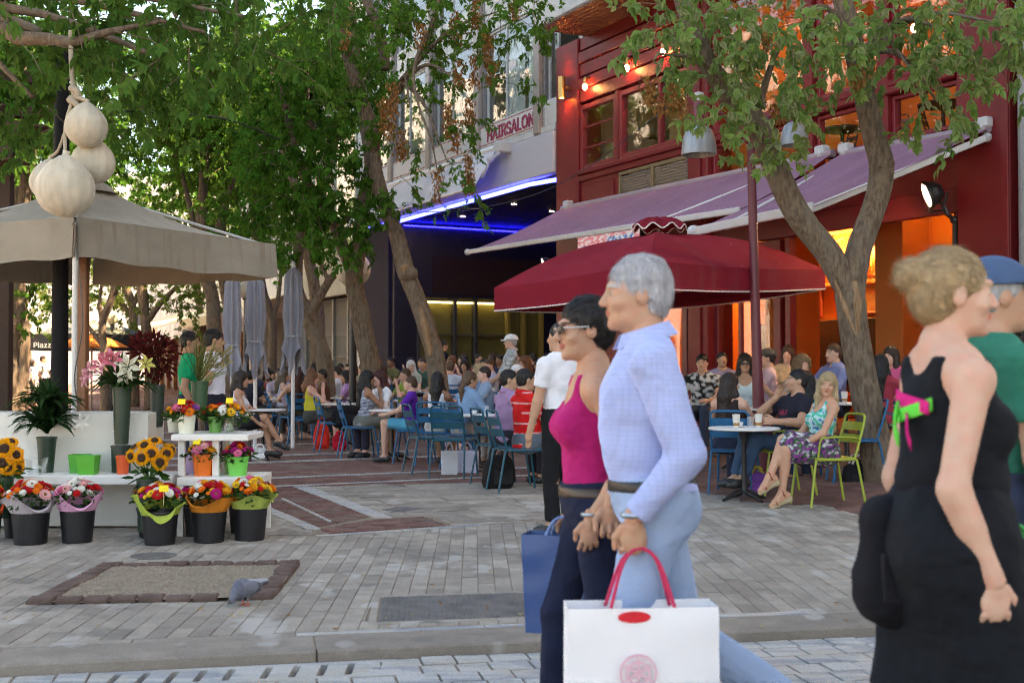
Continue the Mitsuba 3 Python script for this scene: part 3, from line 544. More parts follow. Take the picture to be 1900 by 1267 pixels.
# outside lamps: bulbs under the boards, a brass wall lamp, two spotlights
for i, (px, py) in enumerate(((1085, 157), (1163, 122), (1230, 92))):
    u, z = fpx(px, py, -.16); k = thing('wall_bulb', ('first', 'second', 'third')[i] + ' small lit bulb from the left under the red boards', 'wall lamp', 'bulbs under the red boards')
    put('bracket', fm(cat([box(u - .035, u + .035, -.16, -.055, z + .1, z + .16, .01), lathe([(.03, z - .02), (.04, z + .1), (0, z + .1)], 10, (u, -.16, 0))])), 'm_metal', k, col=(.35, .25, .12))
    put_lamp('bulb', fm(ball(.05, (u, -.16, z - .05), 2, (1, 1, 1.3))), (9, 4, 1.2), k)
u, z = fpx(1037, 165, -.2); k = thing('brass_wall_lamp', 'brass cylinder wall lamp shining up and down on the red pilaster', 'wall lamp')
put('tube', fm(cat([lathe([(.05, z - .22), (.075, z - .22), (.075, z + .22), (.05, z + .22)], 16, (u + .12, -.2, 0)), box(u + .07, u + .17, -.2, -.06, z - .03, z + .03)])), 'm_metal', k, col=(.6, .38, .14))
put_lamp('bulb', fm(ball(.035, (u + .12, -.2, z + .14), 2)), (22, 10, 4), k); put_lamp('bulb', fm(ball(.035, (u + .12, -.2, z - .14), 2)), (50, 24, 9), k)
def spotlight(px, py, w, name_label, r, yaw, power):
    u, z = fpx(px, py, w); k = thing('spotlight', name_label, 'spotlight'); M = FM @ tr(u, w, z) @ rot(yaw) @ rot(20, 'x')
    put('shell', xf(lathe([(0, r * .9), (r * .5, r * .85), (r * .9, r * .4), (r, -.0), (r * 1.12, -.02), (r * 1.12, -.06), (r * .96, -.06)], 20), M @ rot(90, 'x') @ rot(180, 'y')), 'm_satin', k, col=(.02, .02, .02))
    put_lamp('lens', xf(lathe([(0.0, -.03), (r * .92, -.03)], 20), M @ rot(90, 'x') @ rot(180, 'y')) if False else xf(ball(r * .8, (0, -.02, 0), 2, (1, .35, 1)), M), power, k)
    put('arm', fm(tube([(u + r * .4, w + r * .7, z - r * .6), (u + r * .7, w + r, z - r * 1.6), (u + r * .7, w + .4, z - r * 2.2)], .03, 8)), 'm_satin', k, col=(.02, .02, .02))
    put('yoke', fm(cat([tube([(u - r * 1.1, w + .1, z), (u - r * .6, w + .1, z - r * 1.3), (u + r * .6, w + .1, z - r * 1.3), (u + r * 1.1, w + .1, z)], .02, 6), ball(.06, (u + r * .7, w + .3, z - r * 2.0), 1), rod((u + r * .75, w + .3, z - r * 2.0), (u + r * .75, w + .3, z - 1.2), .035)])), 'm_satin', k, col=(.02, .02, .02))
spotlight(1727, 360, -.35, 'large lit black spotlight under the right end of the mauve awning', .17, -35, (22, 15, 7))
spotlight(1012, 486, .02, 'small lit spotlight on the dark front left of the burgundy parasol', .10, -20, (25, 18, 9))
# television on the dark front
tv = thing('television', 'wall television showing a football match above the burgundy parasol', 'television')
a, b = fpx(1053, 478, -.05), fpx(1150, 445, -.05)
put('case', fb(a[0] - .04, b[0] + .75, -.05, .05, a[1] - .55, 4.14, .01), 'm_satin', tv, col=(.01, .01, .01))
v, f = sheet(lambda p, q: np.stack([a[0] + (b[0] + .7 - a[0]) * p, -.054 + 0 * p, a[1] - .5 + (4.1 - a[1] + .5) * q], -1), 90, 60)
n1 = meshkit.noise(v * [22, 1, 24], 3); n2 = meshkit.noise(v * [5, 1, 6], 8); zz = (v[:, 2] - v[:, 2].min()) / np.ptp(v[:, 2])
c = np.where((zz < .5)[:, None], [.28, .5, .2], np.where((n1 > .55)[:, None], [.95, .85, .85], [.85, .3, .35])); c = np.where(((zz > .62) & (zz < .78) & (n2 > .5))[:, None], np.where((n1 > .5)[:, None], [.08, .2, .55], [.8, .88, .95]), c); c = np.where(((zz > .5) & (zz < .56))[:, None], [.9, .45, .3], c)
k = put('screen', fm((v, f)), 'm_matte', tv, col=c, smooth=True); scene[k]['emitter'] = {'type': 'area', 'radiance': proc(lambda p, n, uv: unpack(uv) * 0.028)}
# --- the pale building with the salon
sal = thing('salon_building', 'pale grey building with tall salon windows and lettering above a dark blue lit recess', 'building')
put('wall', cat([fb(-23.2, -11.68, .1, .5, 5.5, 6.36), fb(-23.2, -11.68, .02, .5, 9.2, 10.0), fb(-23.2, -11.68, .02, 12, 12.6, 13.4), fb(-23.2, -11.68, 8, 12, 0, 12.6)]), 'm_plaster', sal)
put('white_band', fb(-23.0, -11.7, -.1, .12, 5.46, 6.34, .015), 'm_matte', sal, col=(.50, .49, .53))
put('sill_band', fb(-23.0, -11.7, -.06, .3, 6.36, 6.5, .01), 'm_plaster', sal)
sb = put('lettering_band', fb(-23.0, -12.55, -.04, .1, 6.52, 7.02, .01), 'm_matte', sal, col=(.62, .60, .57)); put('side_band', fb(-12.3, -11.7, -.02, .1, 6.52, 7.05, .01), 'm_plaster', sal)
for z in (6.56, 6.985): put('band_line', fb(-23.0, -12.56, -.052, -.04, z, z + .018), 'm_satin', sb, col=(.35, .08, .1))
tm = meshkit.text_mesh('HAIRSALON', .27, .02, True); w_ = np.ptp(tm.vertices[:, 0]); s_ = 2.3 / w_
M = FM @ tr(-14.98, -.045, 6.62) @ rot(90, 'x') @ np.diag([s_, 1.05, 1, 1]); put('lettering', xf(tm, M), 'm_satin', sb, col=(.28, .02, .07))
tm = meshkit.text_mesh('CUTS', .27, .02, True); w_ = np.ptp(tm.vertices[:, 0]); s_ = 1.3 / w_
M = FM @ tr(-17.9, -.045, 6.62) @ rot(90, 'x') @ np.diag([s_, 1.05, 1, 1]) 
for i, u in enumerate((-22.9, -21.0, -18.35, -15.45, -12.45)):
    put('mullion', fb(u - .13, u + .13, -.12, .35, 6.37, 12.6, .02), 'm_satin', sal, col=(.30, .255, .22)); put('mullion_edge', fb(u + .16, u + .24, -.02, .3, 6.52, 12.6, .01), 'm_satin', sal, col=(.16, .15, .15))
for z0, z1 in ((7.03, 9.2), (10.0, 12.5)):
    for a, b in ((-22.7, -21.2), (-20.75, -18.55), (-18.1, -15.65), (-15.2, -12.6), (-12.2, -11.75)): window(sal, a, b, z0, z1, .06, (.42, .43, .42), 'm_satin', .06, .06, mull=((a + b) / 2 - .3,) if b - a > 2 else ())
put('room', cat([fb(-23, -11.7, 2.6, 2.7, 6.4, 12.6), fb(-23, -11.7, .5, 2.6, 6.38, 6.44), fb(-23, -11.7, .4, 2.6, 9.2, 9.3), fb(-23, -11.7, .3, 2.6, 12.5, 12.6)]), 'm_matte', sal, col=(.30, .33, .30))
cg = np.random.default_rng(3)
for u in (-22.4, -20.2, -18.0, -15.0, -14.0):
    put('curtain', fm(sheet(lambda p, q: np.stack([u + .75 * p, .55 + .05 * np.sin(p * 26), 6.6 + 2.5 * q], -1), 40, 2)), 'm_fabric', sal, col=(.62, .66, .62), smooth=True)
put('notice', fb(*sorted((fpx(944, 120, .09)[0], fpx(957, 110, .09)[0])), .09, .1, 8.15, 8.32), 'm_matte', sal, col=(.75, .65, .62))
# folded white awning under the lettering
aw = thing('white_awning', 'half folded white awning under the salon lettering', 'awning')
put('fabric', slab_of(fm(sheet(lambda p, q: np.stack([-22.5 + 8.55 * p - .35 * q, -.28 - .42 * q + .025 * np.sin(p * 60 + 3 * q) * q, 6.30 - .86 * q - .05 * np.sin(p * 9) * q], -1), 90, 12)), .006), 'm_awning', aw, col=(.60, .60, .63), smooth=50)
put('roller', fm(rod((-22.6, -.25, 6.33), (-13.75, -.25, 6.33), .075, 12)), 'm_satin', aw, col=(.7, .7, .7))
put('bracket', fm(cat([box(-13.9, -13.6, -.42, -.02, 6.16, 6.42, .03), tube([(-13.7, -.3, 6.2), (-13.65, -.62, 5.95), (-13.95, -.66, 5.6)], .035, 8), ball(.08, (-13.68, -.6, 5.98), 1)])), 'm_satin', aw, col=(.5, .5, .5))
put('front_bar', fm(rod((-22.85, -.72, 5.43), (-14.28, -.72, 5.43), .03, 8)), 'm_satin', aw, col=(.7, .7, .7))
# the dark blue recess
rec = put('recess', cat([fb(-21.0, -11.7, .12, 8.0, 5.40, 5.45), fb(-21.2, -21.0, .05, 8.0, 3.35, 5.4), fb(-21.2, -21.0, 4.75, 8.0, 0, 3.35), fb(-21.2, -21.0, .05, .75, 0, 3.35), fb(-21.0, -11.7, 7.9, 8.0, 0, 5.4)]), 'm_satin', sal, col=(.014, .012, .024))
put('recess_column', fb(-23.15, -21.22, -.04, .6, 0, 5.45, .01), 'm_matte', sal, col=(.016, .013, .028))
put('brick_panel', fb(-20.99, -20.96, 1.2, 7.5, 3.45, 4.5), 'm_matte', sal, col=(.035, .016, .013))
sf = put('shopfront', cat([fb(-21.35, -21.25, .75, 4.75, 0.0, 3.35)]), 'm_satin', sal, col=(.17, .14, .035))
for w in (.78, 1.9, 2.55, 3.6, 4.1, 4.7): put('frame', fb(-21.18, -20.98, w - .05, w + .05, 0, 3.35, .01), 'm_satin', sf, col=(.05, .045, .04) if w < 3.5 else (.30, .22, .035))
for z in (1.35, 2.3, 3.28): put('frame', fb(-21.17, -20.99, .83, 3.55, z - .03, z + .03), 'm_satin', sf, col=(.10, .085, .04))
put_lamp('shop_light', fb(-21.15, -21.1, 1.0, 3.5, 3.2, 3.24), (.5, .38, .12), sf)
put('threshold', fb(-21.0, -11.7, .3, 8, .02, .36), 'm_matte', sal, col=(.08, .07, .07))
ne = put_lamp('neon_tube', fm(cat([rod((-21.0, -.02, 5.36), (-12.9, -.02, 5.36), .045, 10), rod((-12.9, -.02, 5.36), (-11.72, .25, 5.36), .045, 10)])), (.05, .062, .75), sal)
put_lamp('blue_strip', fm(box(-20.95, -20.90, .3, 7.5, 5.30, 5.33)), (.008, .008, .8), sal)
put_lamp('blue_strip', fm(box(-23.1, -21.25, -.06, -.045, 5.40, 5.43)), (.03, .03, .6), sal)
for i, (u, w) in enumerate(((-19, 1.2), (-17, 2.8), (-16.2, 1.3), (-14.8, 3.0), (-13.6, 1.2), (-12.6, 2.4))): put_lamp('downlight', fm(lathe([(0, 5.392), (.06, 5.392), (.06, 5.398)], 12, (u, w, 0))), (9, 6.5, 4), sal)
# --- the next building: green glass over a cream panel, shops below
nb = thing('glass_fronted_building', 'building with greenish glass over a cream panel behind the mid street trees', 'building')
put('wall', cat([fb(-30.6, -23.25, .3, 12, 8.6, 13), fb(-30.6, -23.25, 6, 12, 0, 8.6), fb(-30.6, -30.3, .1, 6, 0, 8.6), fb(-23.75, -23.25, -.02, 6, 0, 13)]), 'm_plaster', nb)
for i in range(12): put('panel', fb(-30.3 + .55 * i, -30.3 + .55 * i + .545, -.02, .2, 3.62, 4.85, .012), 'm_matte', nb, col=(.46, .44, .35))
for a in (-30.2, -28.1, -26.0): window(nb, a, a + 2.0, 4.9, 8.5, .0, (.5, .5, .42), 'm_satin', .06, .08)
put('room', cat([fb(-30.3, -23.8, 2.5, 2.6, 4.8, 8.6), fb(-30.3, -23.8, .3, 2.6, 4.75, 4.85)]), 'm_matte', nb, col=(.30, .36, .10))
put('shop_wall', fb(-30.3, -23.8, .5, .7, 0, 3.6), 'm_matte', nb, col=(.14, .135, .12))
for u in (-30, -28.6, -27.2, -25.8, -24.4): put('shop_post', fb(u - .05, u + .05, .4, .5, 0, 3.6), 'm_satin', nb, col=(.20, .2, .19))
for z in (1.0, 1.7, 2.4): put('shop_rail', fb(-30.2, -23.9, .44, .5, z, z + .03), 'm_satin', nb, col=(.10, .10, .09))
put('shop_sign', fb(-29.6, -28.4, .36, .4, 2.35, 2.75), 'm_matte', nb, col=(.65, .5, .04)); put('sign_stripe', fb(-29.6, -28.4, .352, .36, 2.62, 2.75), 'm_matte', nb, col=(.6, .08, .03))
# --- beyond it, lower sunlit shops with cream awnings
fs = thing('far_shops', 'low cream shops at the far end of the row, in sunlight', 'building')
put('wall', cat([fb(-60, -38, 1.0, 9, 2.9, 6.5), fb(-60, -38, 4.6, 9, 0, 2.9), fb(-60, -59.6, 1.0, 4.6, 0, 2.9), fb(-38.4, -38, 1.0, 4.6, 0, 2.9)]), 'm_plaster', fs)
for u in np.arange(-58.5, -38, 1.6): put('post', fb(u - .1, u + .1, .6, .8, 0, 2.9), 'm_wood', fs)
sh = thing('shuttered_building', 'grey building with a louvred shutter above, behind the left mid trees', 'building')
put('wall', cat([fb(-37.9, -30.65, .2, 11, 3.4, 10.5), fb(-37.9, -30.65, 3, 11, 0, 3.4)]), 'm_plaster', sh)
for u, z in ((-36.8, 5.2), (-34.4, 5.2), (-32.2, 5.2), (-36.8, 8.4), (-34.4, 8.4), (-32.2, 8.4)):
    k = put('shutter', fb(u, u + 1.1, .12, .2, z, z + 1.7, .01), 'm_matte', sh, col=(.33, .31, .29))
    for i in range(14): put('slat', fm(xf(box(u + .06, u + 1.04, -.03, .03, -.005, .005), tr(0, .1, z + .1 + i * .115) @ rot(-40, 'x'))), 'm_matte', k, col=(.38, .36, .34))
put('shop', fb(-37.5, -30.8, 2.6, 2.8, 0, 3.3), 'm_matte', sh, col=(.10, .075, .05))
def awning_cream(u0, u1, z0, out, drop, label, w0=0.7):
    k = thing('cream_awning', label, 'awning', 'cream awnings')
    put('canvas', slab_of(fm(sheet(lambda p, q: np.stack([u0 + (u1 - u0) * p, w0 - out * q, z0 - drop * q - .05 * np.sin(q * PI)], -1), 12, 8)), .01), 'm_fabric', k, col=(.72, .62, .42), smooth=40)
    put('valance', fm(box(u0, u1, w0 - out - .012, w0 - out, z0 - drop - .32, z0 - drop)), 'm_fabric', k, col=(.7, .6, .4))
    return k
awning_cream(-52, -39.5, 4.1, 3.4, 1.1, 'long cream awning over the far shops behind the two youths')
awning_cream(-36.8, -31.2, 4.0, 2.6, .8, 'small cream awning above the crowd between the grey folded parasols', .2)
# --- the corner building right of the cafe, and pale blocks across and beyond the square
cb = thing('corner_building', 'pale building at the right edge past the grey drainpipe', 'building')
put('wall', fb(.42, 27, -.1, 12, 0, 26), 'm_plaster', cb)
dp = thing('drainpipe', 'grey drainpipe down the right edge of the red cafe', 'drainpipe')
put('pipe', fm(rod((.2, -.05, 0), (.2, -.05, 26), .075, 12)), 'm_satin', dp, col=(.23, .23, .22)); put('collar', fm(lathe([(.075, 5.7), (.1, 5.72), (.1, 5.85), (.075, 5.87)], 12, (.2, -.05, 0))), 'm_satin', dp, col=(.2, .2, .19))
def block(name, label, x0, x1, y, depth, h, rows, z_first, step, nwin, col=None):
    k = thing(name, label, 'building'); put('wall', box(x0, x1, y, y + depth, 0, h), 'm_plaster', k)
    for r in range(rows):
        for i in range(nwin):
            x = x0 + (x1 - x0) * (i + .5) / nwin; z = z_first + r * step
            f = put('window', cat([box(x - .6, x + .6, y - .06, y - .001, z - .08, z, .01), box(x - .6, x - .52, y - .05, y - .001, z, z + 1.5), box(x + .52, x + .6, y - .05, y - .001, z, z + 1.5), box(x - .6, x + .6, y - .05, y - .001, z + 1.5, z + 1.58)]), 'm_satin', k, col=(.5, .48, .45))
            put('pane', box(x - .52, x + .52, y - .012, y - .003, z, z + 1.5), 'm_gloss', f, col=(.05, .055, .06))
block('far_house', 'bright sunlit pale building closing the far end of the street', -58, -19.5, 86, 12, 15, 3, 4.2, 3.6, 9)
lb = thing('side_building', 'shaded building behind the trees on the left side', 'building'); put('wall', box(-46, -30, 24, 66, 0, 17), 'm_plaster', lb)
for y in np.arange(27, 64, 3.2):
    for z in (1.0, 5.0, 8.6, 12.2):
        f = put('window', cat([box(-30, -29.94, y, y + 1.4, z - .1, z, .01), box(-30, -29.95, y, y + .08, z, z + 1.9), box(-30, -29.95, y + 1.32, y + 1.4, z, z + 1.9)]), 'm_satin', lb, col=(.35, .3, .25)); put('pane', box(-29.996, -29.985, y + .08, y + 1.32, z, z + 1.9), 'm_gloss', f, col=(.04, .045, .05))
# dark timber kiosk roof at the left edge
ki = thing('timber_kiosk', 'dark timber roof of a kiosk half hidden by leaves at the left edge', 'kiosk')
ko = at(0, 240, 17.0)
for i in range(4): put('beam', bar(ko + [-3.5, .6 * i, .38 * i], ko + [.28 - .05 * i, .6 * i, .38 * i], .12, .2, .01), 'm_matte', ki, col=(.05, .026, .016))
for i in range(5): put('roof_board', bar(ko + [-3.5, -.3 + .5 * i, -.55 + .32 * i], ko + [.45, -.3 + .5 * i, -.5 + .32 * i], .48, .03, .004), 'm_matte', ki, col=(.065, .034, .02))
for x in (-3.2, .1): put('post', bar([ko[0] + x, ko[1], 0], [ko[0] + x, ko[1], ko[2]], .16, .16, .01, up=(0, 1, 0)), 'm_matte', ki, col=(.05, .03, .02))
# ------------------------------------------------------------------ trees
LEAF8 = (np.array([[0, 0, 0], [.17, .20, .05], [.17, -.20, .05], [.5, .27, .05], [.5, -.27, .05], [.8, .13, .0], [.8, -.13, .0], [1.06, 0, -.10], [.45, 0, -.03]]),
         np.array([[0, 8, 1], [0, 2, 8], [1, 8, 3], [2, 4, 8], [3, 8, 5], [4, 6, 8], [5, 8, 7], [6, 7, 8]]), np.array([0, .6, .6, 1, 1, .8, .8, .7, 0]))
LEAF2 = (np.array([[0, 0, 0], [.45, .25, .05], [1.0, 0, -.08], [.45, -.25, .05]]), np.array([[0, 2, 1], [0, 3, 2]]), np.array([0, 1., .5, 1]))
def unit(a): return a / (np.linalg.norm(a, axis=-1, keepdims=True) + 1e-9)
def leaves(o, d, nrm, L, tmpl, cols, edge=None, rg=None):
    """Leaf blades at o along d, facing nrm, length L; one mesh and its colours."""
    tv, tf, te = tmpl; n = len(o); s = unit(np.cross(nrm, d)); u = np.cross(d, s)
    curl = rg.uniform(-.25, .55, (n, 1, 1))
    x, y, z = tv[None, :, 0:1], tv[None, :, 1:2], tv[None, :, 2:3] - curl * tv[None, :, 0:1] ** 2 * .35
    v = o[:, None] + L[:, None, None] * (x * d[:, None] + y * s[:, None] + z * u[:, None])
    f = (tf[None] + (np.arange(n) * len(tv))[:, None, None]).reshape(-1, 3)
    c = np.repeat(cols, len(tv), 0); e = np.zeros(len(c)) if edge is None else (te[None] * edge[:, None]).ravel()
    return v.reshape(-1, 3), f, c, e
def foliage(clumps, size, tmpl, green, seed, edge_amt=0.0, per_twig=6, twigs_out=None, droop=.5, fill=1.0):
    rg = np.random.default_rng(seed); O, D, N, LL, C, E = [], [], [], [], [], []
    for cl in clumps:
        px, py, Y, rx, ry, rz, n = cl[:7]; c = at(px, py, Y); n *= .78 if edge_amt > 0 else 1; g = cl[7] if len(cl) > 7 else green
        nt = max(2, int(n * fill / (per_twig * 5)))
        q = unit(rg.normal(size=(nt, 3))) * (rg.random((nt, 1)) ** .42); base = c + q * [rx, ry, rz]
        h = unit(q * [1, 1, .3] + rg.normal(0, .5, (nt, 3)) - [0, 0, droop * .5]); ln = rg.uniform(.25, .6, nt)
        tone = rg.uniform(.72, 1.3, (nt, 1))
        for j in range(per_twig):
            t = (j + rg.random(nt)) / per_twig
            p = base + h * (ln * t)[:, None] - np.array([0, 0, 1]) * (droop * .35 * ln * t ** 2)[:, None]
            d = unit(h * .6 + rg.normal(0, .75, (nt, 3)) - [0, 0, droop]); s = unit(np.cross(d, rg.normal(size=(nt, 3))))
            pet = size * rg.uniform(.6, 1.2, nt)
            for (a, ang) in ((.35, .95), (.35, -.95), (.75, .8), (.75, -.8), (1.0, 0.0)):
                dd = unit(d * math.cos(ang) + s * math.sin(ang) - np.array([0, 0, .35]) + rg.normal(0, .12, (nt, 3)))
                O.append(p + d * (pet * a * 1.1)[:, None]); D.append(dd); N.append(unit(np.cross(d, s) * np.sign(np.cross(d, s)[:, 2:] + 1e-6) + rg.normal(0, .45, (nt, 3))))
                LL.append(size * rg.uniform(.7, 1.2, nt)); C.append(np.asarray(g) * tone * rg.uniform(.8, 1.2, (nt, 1)) * rg.uniform(.9, 1.1, (nt, 3))); E.append(edge_amt * (rg.random(nt) < .7) * rg.uniform(.3, 1, nt))
        if twigs_out is not None:
            for i in range(0, nt, 2): twigs_out.append(tube([base[i] - h[i] * .15, base[i] + h[i] * ln[i] * .5, base[i] + h[i] * ln[i] - [0, 0, droop * .35 * ln[i]]], [.006, .004, .002], 3, False))
    O, D, N, LL, C, E = map(np.concatenate, (O, D, N, LL, C, E))
    return leaves(O, D, N, LL, tmpl, C, E if edge_amt > 0 else None, rg)
def samaras(clumps, seed):                                     # hanging bunches of dry winged seeds
    rg = np.random.default_rng(seed); O, D, N, LL, C = [], [], [], [], []
    for px, py, Y, ln, n in clumps:
        n *= 3; c = at(px, py, Y); t = rg.random(n)
        O.append(c + np.stack([rg.normal(0, .045, n), rg.normal(0, .045, n), -ln * t], 1)); D.append(unit(np.stack([rg.normal(0, .45, n), rg.normal(0, .45, n), -np.ones(n)], 1))); N.append(unit(rg.normal(size=(n, 3))))
        LL.append(rg.uniform(.045, .075, n)); C.append(np.array([.32, .16, .055]) * rg.uniform(.55, 1.35, (n, 1)))
    return leaves(*map(np.concatenate, (O, D, N, LL)), LEAF2, np.concatenate(C), None, rg)
def limb(pts, radii, n=14, seg=26, seed=0, amp=.06):
    p = spline(pts, seg); r = np.interp(np.linspace(0, 1, seg), np.linspace(0, 1, len(radii)), radii)
    v, f = tube(p, r, n); nz = meshkit.fbm(v * [3.2, 3.2, 2.0] + seed * 7.7, 3, seed) - .5; nz2 = meshkit.noise(v * [9, 9, 5], seed) - .5
    k = len(v) - 2; ax = np.vstack([np.repeat(p, n, 0), p[:1], p[-1:]]); rr = np.concatenate([np.repeat(r, n), [0, 0]])
    return v + unit(v - ax) * (rr * (2.4 * amp * nz * 2 + amp * nz2))[:, None], f
def A(*l): return [at(*p) for p in l]
def branches(tips, root, r0, seed):
    out = []
    for i, t in enumerate(tips):
        t = np.asarray(t); m = (np.asarray(root) * .5 + t * .5) + [0, 0, .25]; out.append(limb([root, m, t], [r0, r0 * .6, r0 * .22], 7, 10, seed + i, .05))
    return out
G1, G2, G3, G4 = (.085, .17, .024), (.06, .145, .018), (.14, .22, .03), (.04, .10, .015)
def tree(label, trunk, crown_args, group=None, extra=(), name='tree'):
    k = thing(name, label, 'tree', group); put('trunk', cat(trunk), 'm_bark', k, smooth=True)
    for i, m in enumerate(extra): put('branch', m, 'm_bark', k, smooth=True)
    for a in crown_args:
        tw = []; v, f, c, e = foliage(**a, twigs_out=tw); put('crown', (v, f), 'm_leaf', k, col=c, par=e, kind='stuff', smooth=True)
        if tw: put('twigs', cat(tw), 'm_bark', k, kind='stuff')
    return k
# --- the big forked tree on the right
b0 = G(1636, 912); Yt = b0[1]
fork = at(1572, 500, Yt)
trunk = [limb([b0 + [.02, 0, -.15], b0 + [0, 0, .15], at(1612, 760, Yt), at(1588, 640, Yt), at(1578, 560, Yt), fork + [0, 0, .05]], [.29, .20, .168, .155, .165, .165, .11], 20, 44, 1, .04)]
limbL = limb(A((1580, 545, Yt), (1535, 468, Yt - .05), (1478, 395, Yt - .15), (1442, 318, Yt - .2), (1408, 235, Yt - .3), (1345, 165, Yt - .4), (1296, 85, Yt - .5), (1250, -60, Yt - .6)), [.145, .145, .14, .135, .125, .115, .11, .09], 16, 46, 2, .045)
limbR = limb(A((1578, 560, Yt), (1592, 470, Yt), (1622, 385, Yt + .05), (1636, 312, Yt + .1), (1617, 235, Yt + .1), (1595, 130, Yt), (1570, 30, Yt - .1), (1545, -110, Yt - .2)), [.145, .14, .135, .135, .12, .115, .11, .09], 16, 46, 3, .045)
stub = limb(A((1636, 312, Yt + .05), (1652, 302, Yt), (1656, 298, Yt)), [.09, .06, .03], 8, 8, 4)
lb_ = branches(A((1420, 200, Yt - .6), (1380, 90, Yt - 1.0), (1220, 100, Yt - .9), (1480, 60, Yt - .7)), at(1400, 225, Yt - .3), .05, 11) + branches(A((1690, 130, Yt - .8), (1760, 60, Yt - .9), (1840, 40, Yt - 1.1), (1740, 190, Yt - .7), (1480, 20, Yt - .6)), at(1596, 100, Yt), .05, 17)
c1 = [(1245, 40, Yt - 1.0, .40, .8, .35, 420), (1330, 20, Yt - .9, .5, .9, .35, 480), (1420, 50, Yt - 1.0, .45, .8, .40, 520), (1500, 70, Yt - .9, .38, .7, .45, 420), (1440, 130, Yt - 1.2, .40, .6, .28, 330), (1230, 105, Yt - .9, .22, .5, .22, 140),
      (1370, 190, Yt - .9, .25, .5, .28, 190), (1440, 230, Yt - .8, .32, .5, .30, 260), (1408, 275, Yt - .8, .24, .4, .2, 130), (1355, 120, Yt - 1, .3, .5, .25, 150), (1620, 40, Yt - .8, .4, .8, .35, 420), (1690, 60, Yt - .9, .45, .8, .40, 560), (1740, 130, Yt - .9, .30, .6, .35, 330),
      (1730, 200, Yt - .8, .24, .4, .26, 170), (1820, 60, Yt - 1.1, .42, .8, .38, 430), (1860, 110, Yt - 1.1, .24, .5, .28, 170), (1770, 235, Yt - .8, .10, .2, .2, 40), (1585, 135, Yt - .5, .13, .2, .15, 40), (1890, 30, Yt - 1.2, .3, .6, .3, 190),       (1350, -190, Yt - .3, 1.4, 1.6, .5, 1300), (1650, -190, Yt - .3, 1.5, 1.6, .5, 1300), (1500, -330, Yt, 2.6, 2.4, 1.1, 2600), (1850, -120, Yt - .5, 1.0, 1.2, .5, 700)]
t1 = tree('large forked street tree with pale edged leaves in front of the red cafe', trunk, [dict(clumps=c1, size=.105, tmpl=LEAF8, green=(.17, .27, .065), seed=31, edge_amt=.7, droop=.7)], extra=[limbL, limbR, stub] + lb_)
scar = [((1548, 520), (1568, 570), (1588, 622), .034, 1), ((1585, 522), (1590, 560), (1591, 620), .062, 2)]
for a, b, c, w, sd in scar:
    m = tube([at(*a, Yt - .125), at(*b, Yt - .135), at(*c, Yt - .145)], [w * .5, w, w * .3], 8); put('bark_wound', wobble(m, .012, 30, sd), 'm_wound', t1, label='split wound of bare tan wood below the fork', smooth=True)
put('knot', cat([wobble(trimesh.creation.torus(.055, .024, major_sections=20, minor_sections=8).apply_transform(tr(*at(1513, 432, Yt - .19)) @ rot(80, 'x')), .012, 22, 3)]), 'm_bark', t1, smooth=True)
# its large nearest leaves, one by one
rg = np.random.default_rng(77)
lf = []
for tone in ((.10, .155, .05), (.13, .175, .065), (.075, .125, .04), (.16, .19, .085)):
    v, f, c, e = leaves(np.zeros((1, 3)), np.array([[1., 0, 0]]), np.array([[0, 0, 1.]]), np.array([1.0]), LEAF8, np.array([tone]), np.array([.75]), rg); lf.append(shape((v, f), 'm_leaf', c, True, None, e))
for i in range(240):
    cl = c1[rg.integers(0, 19)]; c = at(cl[0], cl[1], cl[2]); q = unit(rg.normal(size=3) + [0, -1.6, -.3]); p = c + q * np.array(cl[3:6]) * 1.05
    d = unit(rg.normal(0, .8, 3) + [0, -.2, -1.0]); n = unit(rg.normal(0, .5, 3) + [0, -.7, .8]); s = unit(np.cross(n, d)); L = rg.uniform(.085, .125); M = np.eye(4); M[:3, 0], M[:3, 1], M[:3, 2], M[:3, 3] = d * L, s * L, np.cross(d, s) * L, p
    put('leaf', lf[rg.integers(0, 4)], None, t1 + '__crown', to=M)
v, f, c, e = samaras([(px, py, Yt - 1.0, l, n) for px, py, l, n in ((1205, 140, .28, 40), (1245, 150, .3, 30), (1420, 60, .2, 20), (1440, 190, .2, 20), (1590, 115, .25, 30), (1225, 190, .12, 16), (1262, 180, .15, 18))], 5); put('seed_bunches', (v, f), 'm_leaf', t1, col=c, par=e, kind='stuff')
# --- the leaning tree with the broken stub, in the middle
Y2 = 20.5
tr2 = [limb([at(818, 860, Y2), *A((812, 690, Y2), (796, 620, Y2), (770, 545, Y2), (752, 500, Y2), (737, 440, Y2), (716, 385, Y2), (697, 320, Y2), (690, 250, Y2), (668, 170, Y2), (640, 90, Y2), (622, 20, Y2), (600, -120, Y2))], [.19, .16, .15, .145, .15, .13, .125, .12, .115, .11, .10, .09, .07], 14, 60, 6, .06)]
br2 = [limb(A((690, 290, Y2), (720, 200, Y2 - .5), (790, 80, Y2 - 1), (830, -60, Y2 - 1.5)), [.08, .06, .05, .03], 9, 22, 7), limb(A((716, 130, Y2), (705, 60, Y2), (680, 0, Y2), (660, -90, Y2)), [.09, .085, .08, .06], 9, 16, 8)] + branches(A((880, 60, Y2 - 1.5), (930, 20, Y2 - 2), (760, 200, Y2 - 1.5), (850, 150, Y2 - 1.8), (830, 300, Y2 - 2.2)), at(745, 150, Y2 - .7), .045, 40)
br2.append(limb(A((790, 60, Y2 - 1.4), (768, 130, Y2 - 1.8), (775, 190, Y2 - 2.0), (800, 260, Y2 - 2.1), (812, 320, Y2 - 2.2)), [.03, .025, .02, .015, .01], 6, 20, 9))
